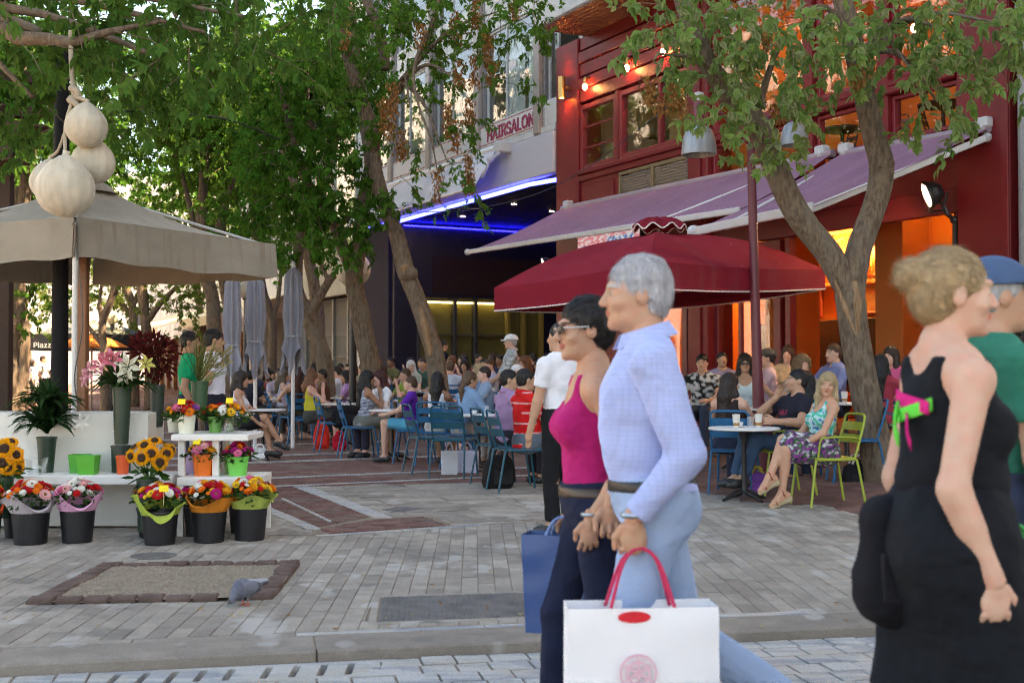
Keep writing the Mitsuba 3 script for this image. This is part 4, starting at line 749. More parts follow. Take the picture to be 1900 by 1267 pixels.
br2.append(wobble(cat([lathe([(0, -.12), (.13, -.10), (.165, 0), (.15, .07), (.06, .13), (0, .15)], 12, at(757, 508, Y2 - .06))]), .02, 9, 4))
c2 = [(560, 30, Y2 - 1, .9, 1.2, .6, 900), (690, 20, Y2 - 1, .9, 1.3, .5, 800), (800, 20, Y2 - 1.2, .8, 1.2, .4, 620), (900, 20, Y2 - 1.8, .7, 1.0, .4, 560), (980, 25, Y2 - 2, .45, .8, .35, 420), (760, 110, Y2 - 1.4, .55, .8, .5, 430), (680, 160, Y2 - 1, .5, .8, .5, 380), (850, 95, Y2 - 1.6, .45, .8, .35, 260), (860, 210, Y2 - 2, .3, .5, .5, 190),
      (700, 250, Y2 - .8, .35, .5, .5, 200), (765, 285, Y2 - 1.5, .3, .5, .3, 110), (880, 300, Y2 - 2, .22, .4, .3, 110), (750, 355, Y2 - .8, .22, .4, .2, 90), (725, 395, Y2 - .8, .22, .3, .2, 90), (870, 340, Y2 - 2, .14, .3, .2, 50), (950, 120, Y2 - 2.2, .3, .4, .3, 130), (985, 60, Y2 - 2.3, .3, .4, .25, 130), (620, 120, Y2 - 1, .5, .8, .6, 420), (560, 150, Y2 - 1.2, .5, .8, .6, 420), (880, 380, Y2 - 2, .12, .2, .2, 40),
      (700, -120, Y2 - 1, 2.6, 2.6, 1.0, 3200), (900, -140, Y2 - 1, 1.6, 2.0, .9, 1500)]
t2 = tree('leaning street tree with a broken tan stub, in front of the blue recess', tr2, [dict(clumps=c2, size=.10, tmpl=LEAF2, green=G1, seed=41, droop=.6)], extra=br2)
v, f, c, e = samaras([(px, py, Y2 - 2.1, l, n) for px, py, l, n in ((730, 150, .5, 60), (712, 180, .5, 50), (830, 190, .5, 60), (845, 220, .5, 60), (745, 240, .4, 40), (880, 100, .5, 60), (905, 60, .5, 60), (780, 40, .4, 40), (870, 285, .6, 80), (812, 310, .5, 50), (845, 20, .5, 60), (880, -10, .5, 60), (910, 110, .4, 50), (850, 110, .4, 40), (640, 40, .4, 30), (725, 210, .4, 40), (870, 180, .4, 50), (745, 262, .3, 30), (955, 0, .3, 40))], 6); put('seed_bunches', (v, f), 'm_leaf', t2, col=c, par=e, kind='stuff')
put('cut_stub', wobble(trimesh.Trimesh(*ball(.085, at(752, 500, Y2 - .14), 3), process=False), .03, 14, 5), 'm_wound', t2, label='pale broken end of a lost branch', smooth=True); put('bark_wound', wobble(tube(A((780, 570, Y2 - .13), (788, 605, Y2 - .15), (800, 660, Y2 - .15)), [.035, .075, .04], 8), .018, 20, 3), 'm_wound', t2, label='long stripped orange brown wound low on the trunk', smooth=True)
# --- the forked tree left of it
Y3 = 22.0
tr3 = [limb([at(700, 850, Y3), *A((688, 690, Y3), (676, 620, Y3), (660, 545, Y3), (657, 500, Y3))], [.21, .185, .175, .17, .16], 14, 30, 16, .06)]
br3 = [limb(A((658, 510, Y3), (640, 470, Y3), (622, 420, Y3), (605, 380, Y3 - .3), (560, 320, Y3 - .5), (530, 200, Y3 - .8), (520, 150, Y3 - 1)), [.13, .12, .10, .095, .07, .06, .04], 10, 36, 18), limb(A((659, 510, Y3), (668, 440, Y3), (676, 370, Y3), (688, 300, Y3), (672, 200, Y3 + .3), (655, 60, Y3 + .6), (640, -80, Y3 + 1)), [.14, .135, .13, .12, .11, .09, .07], 10, 36, 19), limb(A((625, 425, Y3), (645, 405, Y3 - .3), (672, 385, Y3 - .5)), [.06, .05, .03], 7, 10, 20)]
c3 = [(560, 230, Y3 - 1.2, .8, 1.0, .8, 900), (510, 300, Y3 - 1.5, .8, 1.0, .7, 900), (600, 300, Y3 - 1.5, .7, .9, .6, 700), (640, 345, Y3 - 1.6, .55, .8, .4, 520), (560, 370, Y3 - 1.6, .6, .8, .5, 620), (660, 380, Y3 - 1.6, .42, .6, .35, 330), (680, 405, Y3 - 1.4, .22, .4, .25, 120), (590, 420, Y3 - 1.6, .40, .6, .4, 330), (560, 450, Y3 - 1.6, .25, .5, .3, 170), (655, 440, Y3 - 1.2, .22, .3, .25, 110), (480, 210, Y3 - 1, .8, 1.0, .8, 800), (530, 130, Y3 - 1, .9, 1.0, .7, 700), (490, 380, Y3 - 1.4, .6, .8, .5, 520), (620, 230, Y3 - 1, .4, .6, .4, 260), (470, 440, Y3 - 1.2, .3, .5, .35, 160), (640, -60, Y3, 2.0, 2.0, 1.2, 1700)]
tree('forked street tree right of the white globe lamp, with dark green drooping leaves', tr3, [dict(clumps=c3, size=.125, tmpl=LEAF2, green=G2, seed=43, droop=.7)], extra=br3)
# --- the tree with the Y shaped fork, further left
Y4 = 25.0
tr4 = [limb([at(612, 830, Y4), *A((604, 690, Y4), (592, 640, Y4), (575, 590, Y4), (568, 572, Y4))], [.20, .175, .165, .17, .16], 12, 26, 26, .06)]
br4 = [limb(A((572, 580, Y4), (556, 545, Y4), (552, 500, Y4), (555, 430, Y4), (548, 350, Y4), (520, 250, Y4), (500, 120, Y4)), [.12, .11, .105, .10, .09, .07, .05], 10, 34, 27), limb(A((575, 585, Y4), (597, 545, Y4), (612, 520, Y4), (632, 500, Y4), (650, 490, Y4 + .3)), [.11, .09, .085, .07, .05], 9, 24, 28), limb(A((610, 522, Y4), (600, 500, Y4), (590, 470, Y4), (582, 440, Y4)), [.05, .045, .04, .03], 7, 14, 29)]
c4 = [(450, 120, Y4, 1.4, 1.4, 1.0, 1300), (400, 240, Y4, 1.2, 1.3, .9, 1100), (470, 330, Y4, 1.0, 1.2, .8, 800), (540, 420, Y4 - .5, .7, .8, .5, 420), (510, 450, Y4 - .5, .45, .6, .4, 260), (520, 470, Y4 - .5, .3, .4, .25, 110), (580, 90, Y4, 1.2, 1.3, .8, 900), (420, 40, Y4, 1.6, 1.6, .8, 1200), (480, -120, Y4, 3, 3, 1.2, 2600)]
tree('street tree with a wide Y fork between the grey folded parasols and the globe lamp', tr4, [dict(clumps=c4, size=.12, tmpl=LEAF2, green=G1, seed=44, droop=.5)], extra=br4)
# --- a thin tree among the parasols and the ones under the stall roof, far off
def slim(label, pts, Y, r, clumps, size, green, seed, fork=None):
    t = [limb([at(pts[0][0], YH + HC * F / Y, Y)] + [at(x, y, Y) for x, y in pts], [r * 1.2, r] + [r * .85] * (len(pts) - 1), 9, 26, seed, .06)]
    ex = [limb([at(x, y, Y) for x, y in q], [r * .6, r * .5, r * .35], 7, 14, seed + 1) for q in (fork or [])]
    tree(label, t, [dict(clumps=clumps, size=size, tmpl=LEAF2, green=green, seed=seed, droop=.4, per_twig=5)], extra=ex)
Y5 = 31.0
slim('thin forked tree trunk between two grey folded parasols', [(505, 690), (505, 610), (498, 570), (488, 540), (480, 480), (470, 380)], Y5, .12, [(420, 330, Y5, 1.6, 1.4, 1.2, 900), (350, 220, Y5, 1.8, 1.6, 1.3, 1200), (470, 250, Y5, 1.4, 1.4, 1.2, 800), (380, 400, Y5, 1.2, 1.2, .6, 500), (300, 320, Y5, 1.4, 1.4, 1.0, 800), (250, 120, Y5, 2.2, 2, 1.5, 1300), (500, 420, Y5, .8, .8, .5, 300), (330, 60, Y5, 2.2, 2, 1.2, 1200)], .13, G2, 51, [[(503, 600), (515, 560), (522, 500)]])
Y6 = 25.5
slim('knobbly dark tree trunk at the left edge behind the black post', [(20, 690), (26, 620), (36, 580), (34, 520), (40, 430), (50, 330), (60, 220)], Y6, .165, [(60, 560, Y6, .5, .6, .35, 190), (10, 590, Y6, .5, .6, .4, 220), (90, 530, Y6, .6, .6, .35, 240), (5, 530, Y6, .6, .6, .4, 240), (60, 240, Y6, 1.5, 1.3, 1.0, 900), (160, 280, Y6, 1.4, 1.3, .8, 800), (50, 120, Y6, 1.8, 1.6, 1.2, 1200), (200, 120, Y6, 1.8, 1.6, 1.2, 1200), (20, 330, Y6, 1, 1, .5, 300), (260, 250, Y6, 1.3, 1.2, 1.0, 700), (300, 400, Y6, .7, .7, .4, 200)], .12, G1, 53, [[(34, 540), (10, 480), (-20, 420)], [(36, 500), (60, 440), (90, 330)]])
Y7 = 44.0
slim('sunlit thin tree in a pair beyond the orange parasol', [(249, 690), (248, 600), (244, 560), (230, 520), (220, 450)], Y7, .17, [(190, 560, Y7, 1.2, 1.2, .9, 520), (150, 520, Y7, 1.5, 1.4, .9, 700), (250, 540, Y7, 1.3, 1.2, .8, 520), (110, 570, Y7, 1.0, 1, .8, 420), (220, 500, Y7, 1.6, 1.4, .8, 620), (180, 430, Y7, 2.5, 2, 1.5, 900), (60, 540, Y7 + 2, 1.4, 1.2, .9, 600)], .14, (.14, .19, .035), 55, [[(246, 570), (262, 530), (268, 480)], [(246, 590), (215, 545), (200, 500)]])
slim('broader sunlit tree in a pair beyond the orange parasol', [(280, 690), (274, 640), (270, 600), (266, 560), (262, 520)], Y7 - 3, .2, [(320, 540, Y7 - 3, 1.3, 1.2, .7, 520), (370, 545, Y7 - 4, 1.1, 1, .6, 400), (290, 510, Y7 - 3, 1.5, 1.3, .8, 560), (340, 580, Y7 - 4, .7, .7, .5, 220), (310, 620, Y7 - 4, .3, .4, .35, 70), (400, 520, Y7 - 4, 1, 1, .6, 350), (330, 440, Y7 - 3, 2.2, 2, 1.3, 800)], .14, (.13, .18, .035), 57, [[(270, 600), (300, 560), (330, 530)]])
slim('dark branched tree right of the black post, far off', [(195, 690), (192, 640), (190, 600), (205, 560), (218, 520)], 36, .13, [(160, 490, 36, 1.2, 1.0, .5, 350), (120, 610, 38, .5, .6, .3, 100), (240, 580, 38, .5, .6, .4, 120)], .13, (.10, .15, .03), 59, [[(190, 640), (160, 600), (140, 560)], [(192, 610), (185, 560), (190, 520)]])
# --- the near tree whose branches hang over the flower stall: its trunk is just left of the frame
Y8 = 11.0; tb = np.array([-6.4, 11.6, 0])
tr8 = [limb([tb + [0, 0, -.1], tb + [.05, 0, 1.2], tb + [.15, -.1, 2.6], tb + [.4, -.2, 4.0], tb + [.9, -.3, 5.6]], [.30, .22, .2, .17, .12], 14, 36, 61, .06)]
hang = at(132, 82, 9.9)
br8 = [limb([tb + [.2, -.1, 3.0], at(-40, 80, 10.6), at(40, 72, 10.2), at(100, 74, 9.95), hang + [.02, 0, .02], at(200, 60, 10.0), at(300, 40, 10.4)], [.10, .08, .06, .05, .04, .03, .015], 8, 30, 62)] + branches(A((380, 60, 10.5), (250, 150, 10.2), (60, 180, 10.4), (450, 30, 11), (330, 120, 10.2)), tb + [.6, -.2, 4.6], .07, 63)
c8 = [(30, 30, 9.6, .35, .6, .25, 130), (95, 60, 9.8, .4, .6, .3, 150), (190, 70, 10.2, .5, .8, .35, 230), (270, 60, 10.4, .5, .8, .35, 260), (340, 115, 10.0, .32, .5, .25, 130), (380, 150, 9.9, .2, .3, .15, 40), (250, 120, 10.4, .4, .6, .3, 170), (310, 190, 10.5, .3, .5, .2, 60), (60, 130, 10.6, .5, .6, .35, 190), (20, 200, 11, .4, .6, .3, 120), (440, 60, 11, .5, .8, .4, 260), (400, 20, 10.8, .5, .8, .3, 230), (130, 20, 10.2, .6, .8, .3, 260), (200, 170, 11.5, .5, .6, .3, 160), (100, 200, 11.5, .4, .6, .3, 120), (250, -120, 11, 2.2, 2.2, .7, 1500), (-100, -60, 10.5, 1.6, 1.6, .8, 800), (300, 25, 12.8, .9, .8, .4, 520), (60, 60, 13.2, .9, .8, .5, 480), (480, 15, 13.2, .9, .9, .4, 520), (200, 110, 13.5, .9, .8, .4, 420), (140, 180, 13.5, .7, .7, .4, 300)]
t8 = tree('near street tree whose leafy branches hang over the flower stall from the left', tr8, [dict(clumps=c8, size=.10, tmpl=LEAF8, green=(.08, .155, .03), seed=65, droop=.7)], extra=br8)
# --- more of the canopy behind: trees further down the street
for i, (x, Y, r, h, gr, lab) in enumerate(((-13.5, 34, 3.4, 7.5, G2, 'tall dark leafy tree behind the stall roof, left of the thin tree'), (-18.5, 40, 4.0, 8, G1, 'dense leafy tree far behind the timber kiosk'), (-8.5, 37, 3.2, 7.5, G2, 'leafy tree behind the Y forked tree'), (-4.5, 45, 3.4, 8.0, G1, 'leafy tree in front of the shuttered building'), (-13, 52, 4.0, 8, G3, 'sunlit leafy tree far down the street'),
        (-9.8, 22, 2.6, 6.6, G2, 'dark leafy tree whose crown shows above the stall roof'), (-6.6, 27, 2.6, 7.0, G1, 'leafy tree whose crown fills the gap left of the Y forked tree'), (-13.0, 27, 3.0, 7.4, G1, 'leafy tree standing at the left behind the hanging balls'), (-9.6, 17.5, 2.3, 6.3, G2, 'dark leafy tree close behind the stall whose crown hides the kiosk'), (-13.5, 21, 2.8, 7.0, G2, 'dark leafy tree at the upper left behind the kiosk roof'), (-4.8, 30, 2.2, 8.2, G2, 'leafy tree high behind the leaning tree'), (-22, 56, 4.5, 8, G3, 'sunlit leafy tree far behind the knobbly trunk'), (-7.5, 57, 3.6, 9.5, G3, 'sunlit leafy tree at the end of the row'))):
    c = np.array([x, Y, h]); cl = []
    rg = np.random.default_rng(90 + i)
    for j in range(20):
        q = unit(rg.normal(size=3)) * rg.uniform(.2, .95) * [r, r, r * .8]; p = c + q; X_, Y_ = pix(p); cl.append((X_, Y_, p[1], r * .40, r * .40, r * .30, 620))
    tree(lab, [limb([[x, Y, 0], [x + .1, Y, 2.5], [x - .2, Y, h * .6], [x, Y, h]], [.2, .16, .13, .06], 9, 24, 70 + i)], [dict(clumps=cl, size=.15, tmpl=LEAF2, green=gr, seed=80 + i, droop=.4, per_twig=5)], extra=branches([c + [r * .5, 0, .5], c + [-r * .5, .3, .6], c + [0, -r * .5, .9]], [x - .1, Y, h * .5], .08, 77 + i))
# ------------------------------------------------------------------ people: bodies as one smooth surface round a posed skeleton
def surface_net(V, lo, h):
    """Vertices and faces of the zero surface of the grid V (negative inside)."""
    S = V < 0; o_ = []
    for ax in range(3):                                        # crop to what is inside
        w = np.flatnonzero(S.any(axis=tuple(a for a in range(3) if a != ax)))
        if len(w) == 0: return np.zeros((0, 3)), np.zeros((0, 3), int)
        o_.append(slice(max(w[0] - 2, 0), w[-1] + 3))
    V, S = V[tuple(o_)], S[tuple(o_)]; lo = np.asarray(lo) + h * np.array([x.start for x in o_]); nx, ny, nz = V.shape
    a_ = S[:-1] & S[1:]; b_ = S[:-1] | S[1:]; a_, b_ = a_[:, :-1] & a_[:, 1:], b_[:, :-1] | b_[:, 1:]; act = (b_[:, :, :-1] | b_[:, :, 1:]) & ~(a_[:, :, :-1] & a_[:, :, 1:])
    fl = np.flatnonzero(act); I = np.stack(np.unravel_index(fl, act.shape), 1)
    idx = np.full(act.size, -1, np.int32); idx[fl] = np.arange(len(I)); idx = idx.reshape(act.shape)
    acc, cnt = np.zeros((len(I), 3)), np.zeros(len(I)); i, j, k = I.T
    for ax in range(3):
        o = [a for a in range(3) if a != ax]
        for s in (0, 1):
            for t in (0, 1):
                p0 = [i, j, k]; p0[o[0]] = p0[o[0]] + s; p0[o[1]] = p0[o[1]] + t; p1 = list(p0); p1[ax] = p1[ax] + 1
                a, b = V[tuple(p0)], V[tuple(p1)]; m = (a < 0) != (b < 0); fr = np.where(m, a / np.where(m, a - b, 1), 0)
                acc[:, ax] += np.where(m, fr, 0); acc[:, o[0]] += s * m; acc[:, o[1]] += t * m; cnt += m
    v = (I + acc / cnt[:, None]) * h + lo; F_ = []
    for ax in range(3):
        o = [(ax + 1) % 3, (ax + 2) % 3]; J = I.copy(); J[:, ax] += 1; in0, in1 = S[tuple(I.T)], S[tuple(J.T)]
        sel = (in0 != in1) & (I[:, o[0]] > 0) & (I[:, o[1]] > 0); E, inside = I[sel], in0[sel]
        if len(E) == 0: continue
        q = []
        for s, t in ((1, 1), (0, 1), (0, 0), (1, 0)):
            e = E.copy(); e[:, o[0]] -= s; e[:, o[1]] -= t; q.append(idx[tuple(e.T)])
        q = np.stack(q, 1); q[~inside] = q[~inside][:, ::-1]; F_.append(q)
    q = np.vstack(F_); q = q[(q >= 0).all(1)]
    return v, np.vstack([q[:, [0, 1, 2]], q[:, [0, 2, 3]]])
class Field:
    def __init__(self, lo, hi, h):
        self.lo, self.h = np.asarray(lo, float), h
        self.ax = [np.arange(self.lo[a], hi[a] + h, h).astype(np.float32) for a in range(3)]
        self.V = np.full([len(a) for a in self.ax], 0.2, np.float32)
    def sub(self, lo, hi):
        sl = [slice(max(0, int((lo[a] - self.lo[a]) / self.h)), max(0, int((hi[a] - self.lo[a]) / self.h) + 2)) for a in range(3)]
        g = [self.ax[a][sl[a]] for a in range(3)]
        return tuple(sl), g[0][:, None, None], g[1][None, :, None], g[2][None, None, :]
    def put(self, fn, lo, hi, k, minus=False, cut=None):
        m = k + 2 * self.h + (0.02 if minus else 0); sl, X, Y, Z = self.sub(np.asarray(lo) - m, np.asarray(hi) + m)
        V = self.V[sl]
        if V.size == 0: return
        d = fn(X, Y, Z)
        if cut is not None: d = np.maximum(d, (X - cut[0][0]) * cut[1][0] + (Y - cut[0][1]) * cut[1][1] + (Z - cut[0][2]) * cut[1][2])
        if minus:
            e = np.clip(.5 - .5 * (V + d) / k, 0, 1) if k > 0 else None
            self.V[sl] = np.maximum(V, -d) if k <= 0 else V * (1 - e) - d * e + k * e * (1 - e)
        else:
            e = np.clip(.5 + .5 * (V - d) / k, 0, 1); self.V[sl] = V * (1 - e) + d * e - k * e * (1 - e)
    def cone(self, a, b, r1, r2, k=.02, minus=False, cut=None):
        a, b = np.asarray(a, float), np.asarray(b, float); ba = b - a; L = ba @ ba + 1e-9
        def fn(X, Y, Z):
            px, py, pz = X - np.float32(a[0]), Y - np.float32(a[1]), Z - np.float32(a[2]); t = np.clip((px * ba[0] + py * ba[1] + pz * ba[2]) / L, 0, 1).astype(np.float32)
            return np.sqrt((px - t * ba[0]) ** 2 + (py - t * ba[1]) ** 2 + (pz - t * ba[2]) ** 2) - (r1 + (r2 - r1) * t)
        r = max(r1, r2); self.put(fn, np.minimum(a, b) - r, np.maximum(a, b) + r, k, minus, cut)
    def ell(self, c, r, R=None, k=.03, minus=False, cut=None):
        c, r = np.asarray(c, float), np.asarray(r, float); R = np.eye(3) if R is None else R
        M = (R / r).T.astype(np.float32); N = (R / r ** 2).T.astype(np.float32)
        def fn(X, Y, Z):
            x, y, z = X - np.float32(c[0]), Y - np.float32(c[1]), Z - np.float32(c[2])
            k0 = np.sqrt(sum((M[i, 0] * x + M[i, 1] * y + M[i, 2] * z) ** 2 for i in range(3))); k1 = np.sqrt(sum((N[i, 0] * x + N[i, 1] * y + N[i, 2] * z) ** 2 for i in range(3)))
            return k0 * (k0 - 1) / np.maximum(k1, 1e-6)
        e = np.abs(R) @ r; self.put(fn, c - e, c + e, k, minus, cut)
    def clip(self, p, n):
        X, Y, Z = self.ax[0][:, None, None], self.ax[1][None, :, None], self.ax[2][None, None, :]
        self.V = np.maximum(self.V, ((X - p[0]) * n[0] + (Y - p[1]) * n[1] + (Z - p[2]) * n[2]).astype(np.float32))
    def at(self, p):
        i = [np.clip(np.round((p[:, a] - self.lo[a]) / self.h).astype(int), 0, self.V.shape[a] - 1) for a in range(3)]; return self.V[i[0], i[1], i[2]]
    def mesh(self):
        p = np.pad(self.V, 1, constant_values=.2); return surface_net(p, self.lo - self.h, self.h)
def R3(deg, axis): return rot(deg, axis)[:3, :3]
def ik(a, t, l1, l2, pole):
    a, t = np.asarray(a, float), np.asarray(t, float); d = t - a; L = np.linalg.norm(d); d /= L + 1e-9; Lc = min(L, (l1 + l2) * .999)
    x = (l1 * l1 - l2 * l2 + Lc * Lc) / (2 * Lc); y = math.sqrt(max(l1 * l1 - x * x, 0)); p = np.asarray(pole, float); p = p - d * (p @ d); p /= np.linalg.norm(p) + 1e-9
    m = a + d * x + p * y; return m, a + d * Lc
class Body:
    """Joints of a person 1.75 m tall facing +Y, from a pose."""
    def __init__(s, sex='m', pose='stand', lean=0, seat=.46, k=1.0, arms=('down', 'down'), legs=None, head=(0, 0), twist=0, fat=1.0, side=0, broad=1.0):
        s.f = sex == 'f'; s.fat = fat; s.sit = pose == 'sit'
        zp = {'stand': .955, 'walk': .945, 'sit': (seat + .105) / k}[pose]
        s.P = np.array([0, 0, zp]); s.R = R3(twist, 'z') @ R3(side, 'y') @ R3(-lean, 'x'); s.T = lambda x, y, z: s.P + s.R @ np.array([x, y, z])
        sw = (.172 if s.f else .195) * broad; s.sw = sw; s.broad = broad
        s.sh = [s.T(-sw, -.01, .408), s.T(sw, -.01, .408)]; s.nb = s.T(0, -.015, .49)
        s.HR = s.R @ R3(-head[0], 'z') @ R3(-head[1] + lean * .6, 'x'); s.hc = s.nb + s.HR @ np.array([0, .025, .145]); s.Hd = lambda x, y, z: s.hc + s.HR @ np.array([x, y, z])
        s.el, s.wr, s.hd, s.pn = [], [], [], []
        for i, sg_ in ((0, -1), (1, 1)):
            a = arms[i]; curl = .24
            if isinstance(a, str):
                a = {'down': ((.24, .06, -.10), (0, -1, .1), None), 'hang': ((.235, .12, -.12), (.3, -1, 0), None), 'swing_f': ((.22, .26, -.06), (.2, -1, -.2), None), 'swing_b': ((.24, -.20, -.05), (.2, -1, 0), None), 'table': ((.16, .40, .13), (.9, -.35, -.6), (-.5, .8, 0)), 'lap': ((.07, .27, -.0), (.9, -.5, -.2), (-.5, .7, -.3)), 'thigh': ((.17, .33, .02), (.8, -.6, -.2), (-.1, .9, -.3)),
                     'chin': ((.055, .20, .42), (.7, .2, -.9), (-.35, .1, .8)), 'mouth': ((.03, .22, .47), (.6, .4, -.9), (-.3, -.1, .9)), 'phone': ((.08, .30, .30), (.8, 0, -.8), (-.4, .4, .6)), 'armrest': ((.27, .22, .10), (.8, -.6, .1), (0, .9, -.2)), 'carry': ((.22, .10, -.13), (.3, -1, 0), (0, .1, -1)), 'bagup': ((.20, .20, .05), (.5, -1, -.3), None), 'back': ((.13, -.17, .10), (.8, -.3, -.5), (-.8, -.1, 0)), 'up': ((.20, .28, .55), (.8, .2, -.6), (-.2, .2, .9)), 'rest': ((.25, .36, .16), (.8, -.4, -.6), (-.2, .9, -.1)), 'out': ((.42, .30, .26), (.4, -.6, -.8), (.2, .9, .0))}[a]
            if len(a) > 3: curl = a[3]
            t = s.T(a[0][0] * sg_, a[0][1], a[0][2]); e, w = ik(s.sh[i], t, .29, .255, s.R @ np.array([a[1][0] * sg_, a[1][1], a[1][2]]))
            d = w - e if a[2] is None else s.R @ np.array([a[2][0] * sg_, a[2][1], a[2][2]]); d = d / np.linalg.norm(d)
            s.el.append(e); s.wr.append(w); s.hd.append(d); s.pn.append(curl)
        s.hip = [s.P + np.array([-.092, 0, -.045]), s.P + np.array([.092, 0, -.045])]; s.kn, s.an, s.ft = [], [], []
        for i, sg_ in ((0, -1), (1, 1)):
            if legs is not None: kt, at_, fd = legs[i]
            elif s.sit: kt, at_, fd = (.11 * sg_, .42, zp + .0), (.10 * sg_, .42, .085), (.06 * sg_, 1, 0)
            elif pose == 'walk': kt, at_, fd = ((.09 * sg_, .22, .53), (.085 * sg_, .28, .10), (0, 1, .25)) if i == 1 else ((.09 * sg_, -.06, .52), (.085 * sg_, -.36, .16), (0, 1, -.45))
            else: kt, at_, fd = (.10 * sg_, .02, .52), (.105 * sg_, -.01, .085), (.18 * sg_, 1, 0)
            d = np.asarray(kt) - s.hip[i]; d = d / np.linalg.norm(d); kn = s.hip[i] + d * .43; d2 = np.asarray(at_) - kn; d2 = d2 / np.linalg.norm(d2); an = kn + d2 * .425
            if s.sit and legs is None: an = np.array([an[0], an[1], .085 / k])
            s.kn.append(kn); s.an.append(an); fd = np.asarray(fd, float); s.ft.append(fd / np.linalg.norm(fd))
        pts = np.array([s.P, s.nb, s.Hd(0, 0, .2), s.Hd(0, -.2, 0), s.Hd(.13, .16, -.1), s.Hd(-.13, .16, .1), *s.sh, *s.el, *s.wr, *[w + d * .2 for w, d in zip(s.wr, s.hd)], *s.hip, *s.kn, *s.an, *[a + f * .2 for a, f in zip(s.an, s.ft)], s.T(0, -.2, 0), s.T(.2, 0, 0), s.T(-.2, .2, .2)])
        s.lo, s.hi = pts.min(0) - .11, pts.max(0) + .11; s.lo[2] = max(s.lo[2], -.03)
    def field(s, h, lo=None, hi=None): return Field(s.lo if lo is None else lo, s.hi if hi is None else hi, h)
    def torso(s, F_, g=0.0, k=.05, hips=True):
        f, T, R = s.f, s.T, s.R; w = s.fat
        if hips:
            F_.ell(T(0, 0, -.01), np.array([.168 if f else .16, .118, .125]) * [w, w, 1] + g, R, k)
            for x in (-.075, .075): F_.ell(T(x, -.055 if f else -.04, -.055), np.array([.09, .085 if f else .075, .09]) * w + g, R, k)
        F_.ell(T(0, .012 * w, .13), np.array([.132 if f else .148, .10, .15]) * [w, w * w, 1] + g, R, k)
        F_.ell(T(0, 0, .30), np.array([.142 if f else .165, .105 if f else .115, .175]) * [w ** .5 * s.broad, w ** .5, 1] + g, R, k)
        F_.cone(T(-.09, -.012, .418), T(.09, -.012, .418), .062 + g, .062 + g, k)
        for x in (-1, 1): F_.cone(T(x * .09, -.012, .422), T(x * (s.sw - .015), -.012, .402), .058 + g * .8, .046 + g * .8, k * .7)
        for x in (-1, 1):
            F_.cone(T(x * .11, -.02, .445), T(x * .02, -.025, .50), .045 + g, .048 + g, k)
            F_.ell(s.sh[0 if x < 0 else 1], np.array([.052, .054, .058]) * (w ** .5) * (.88 if f else 1) + g * .7, None, k * .6)
            if f: F_.ell(T(x * .072, .085, .275), np.array([.066, .06, .064]) + g, R, .04)
            else: F_.ell(T(x * .075, .062, .33), np.array([.075, .042, .06]) + g, R, .05)
    def arm(s, F_, i, g=0.0, upto=2.0, k=.02, sc=None):
        q = (.84 if s.f else 1.0) * (s.fat ** .7) if sc is None else sc; a, e, w = s.sh[i], s.el[i], s.wr[i]
        if upto <= 1: c = a + (e - a) * upto; n = (e - a) / np.linalg.norm(e - a); F_.cone(a, e, .054 * q + g, .042 * q + g, k, cut=(c, n)); return
        F_.cone(a, e, .052 * q + g, .040 * q + g, k)
        c = e + (w - e) * (upto - 1); n = (w - e) / np.linalg.norm(w - e); m = e + (w - e) * .28
        F_.cone(e, w, .041 * q + g, (.027 * q if s.fat < 1.15 else .033 * q) + g * .8, k, cut=(c, n) if upto < 2 else None)
        if g == 0: F_.cone(e + (w - e) * .1, e + (w - e) * .45, .040 * q, .036 * q, k)
    def hand(s, F_, i, fingers):
        w, d = s.wr[i], s.hd[i]; q = (.9 if s.f else 1.0) * max(1.0, s.fat ** .5); sg_ = -1 if i == 0 else 1
        out = s.R @ np.array([sg_, 0, .15]); sd = out - d * (out @ d); n = sd / (np.linalg.norm(sd) + 1e-9)        # back of the hand looks outwards
        fw_ = np.cross(d, n) * (-sg_); fw_ = fw_ / np.linalg.norm(fw_)                                            # the thumb's side
        R = np.stack([fw_, d, n], 1); F_.cone(w - d * .02, w + d * .02, .025 * q, .024 * q, .015); F_.ell(w + d * .052 * q, np.array([.040, .054, .019]) * q, R, .012)
        if not fingers: F_.ell(w + d * .115 * q - n * .02, np.array([.034, .05, .018]) * q, R, .015); return
        c = s.pn[i]
        for j, ln in enumerate((.072, .082, .076, .060)):
            b = w + d * (.092 - .004 * abs(j - 1.3)) * q + fw_ * (.031 - .0208 * j) * q; p = b; a_ = 0.15
            for m, fr in enumerate((.45, .30, .25)):
                a_ += c * (.9 + .12 * j); dd = d * math.cos(a_) - n * math.sin(a_) + fw_ * .05 * (1 - j); e = p + dd * ln * fr * q; F_.cone(p, e, (.0092 - .0008 * m) * q, (.0086 - .0008 * m) * q, .002); p = e
        p = w + d * .022 * q + fw_ * .030 * q; m = p + (d * .75 + fw_ * .55 - n * .25) * .042 * q; F_.cone(p, m, .014 * q, .0115 * q, .008); F_.cone(m, m + (d * .95 - n * .3) * .034 * q, .0112 * q, .009 * q, .004)
    def leg(s, F_, i, g=0.0, upto=2.0, k=.03, wide=0.0):
        q = (1.0 if s.f else .98) * s.fat ** .6; a, e, w = s.hip[i], s.kn[i], s.an[i]
        if upto <= 1: c = a + (e - a) * upto; F_.cone(a, e, .088 * q + g, .060 * q + g + wide, k, cut=(c, (e - a) / np.linalg.norm(e - a))); return
        F_.cone(a, e, .086 * q + g, .056 * q + g, k); c = e + (w - e) * (upto - 1)
        F_.cone(e, w, .054 * q + g, .036 * q + g + wide, k, cut=(c, (w - e) / np.linalg.norm(w - e)) if upto < 2 else None)
        if g == 0: bk = -s.ft[i]; F_.cone(e + (w - e) * .18 + bk * .015, e + (w - e) * .5 + bk * .012, .052 * q, .040 * q, k)
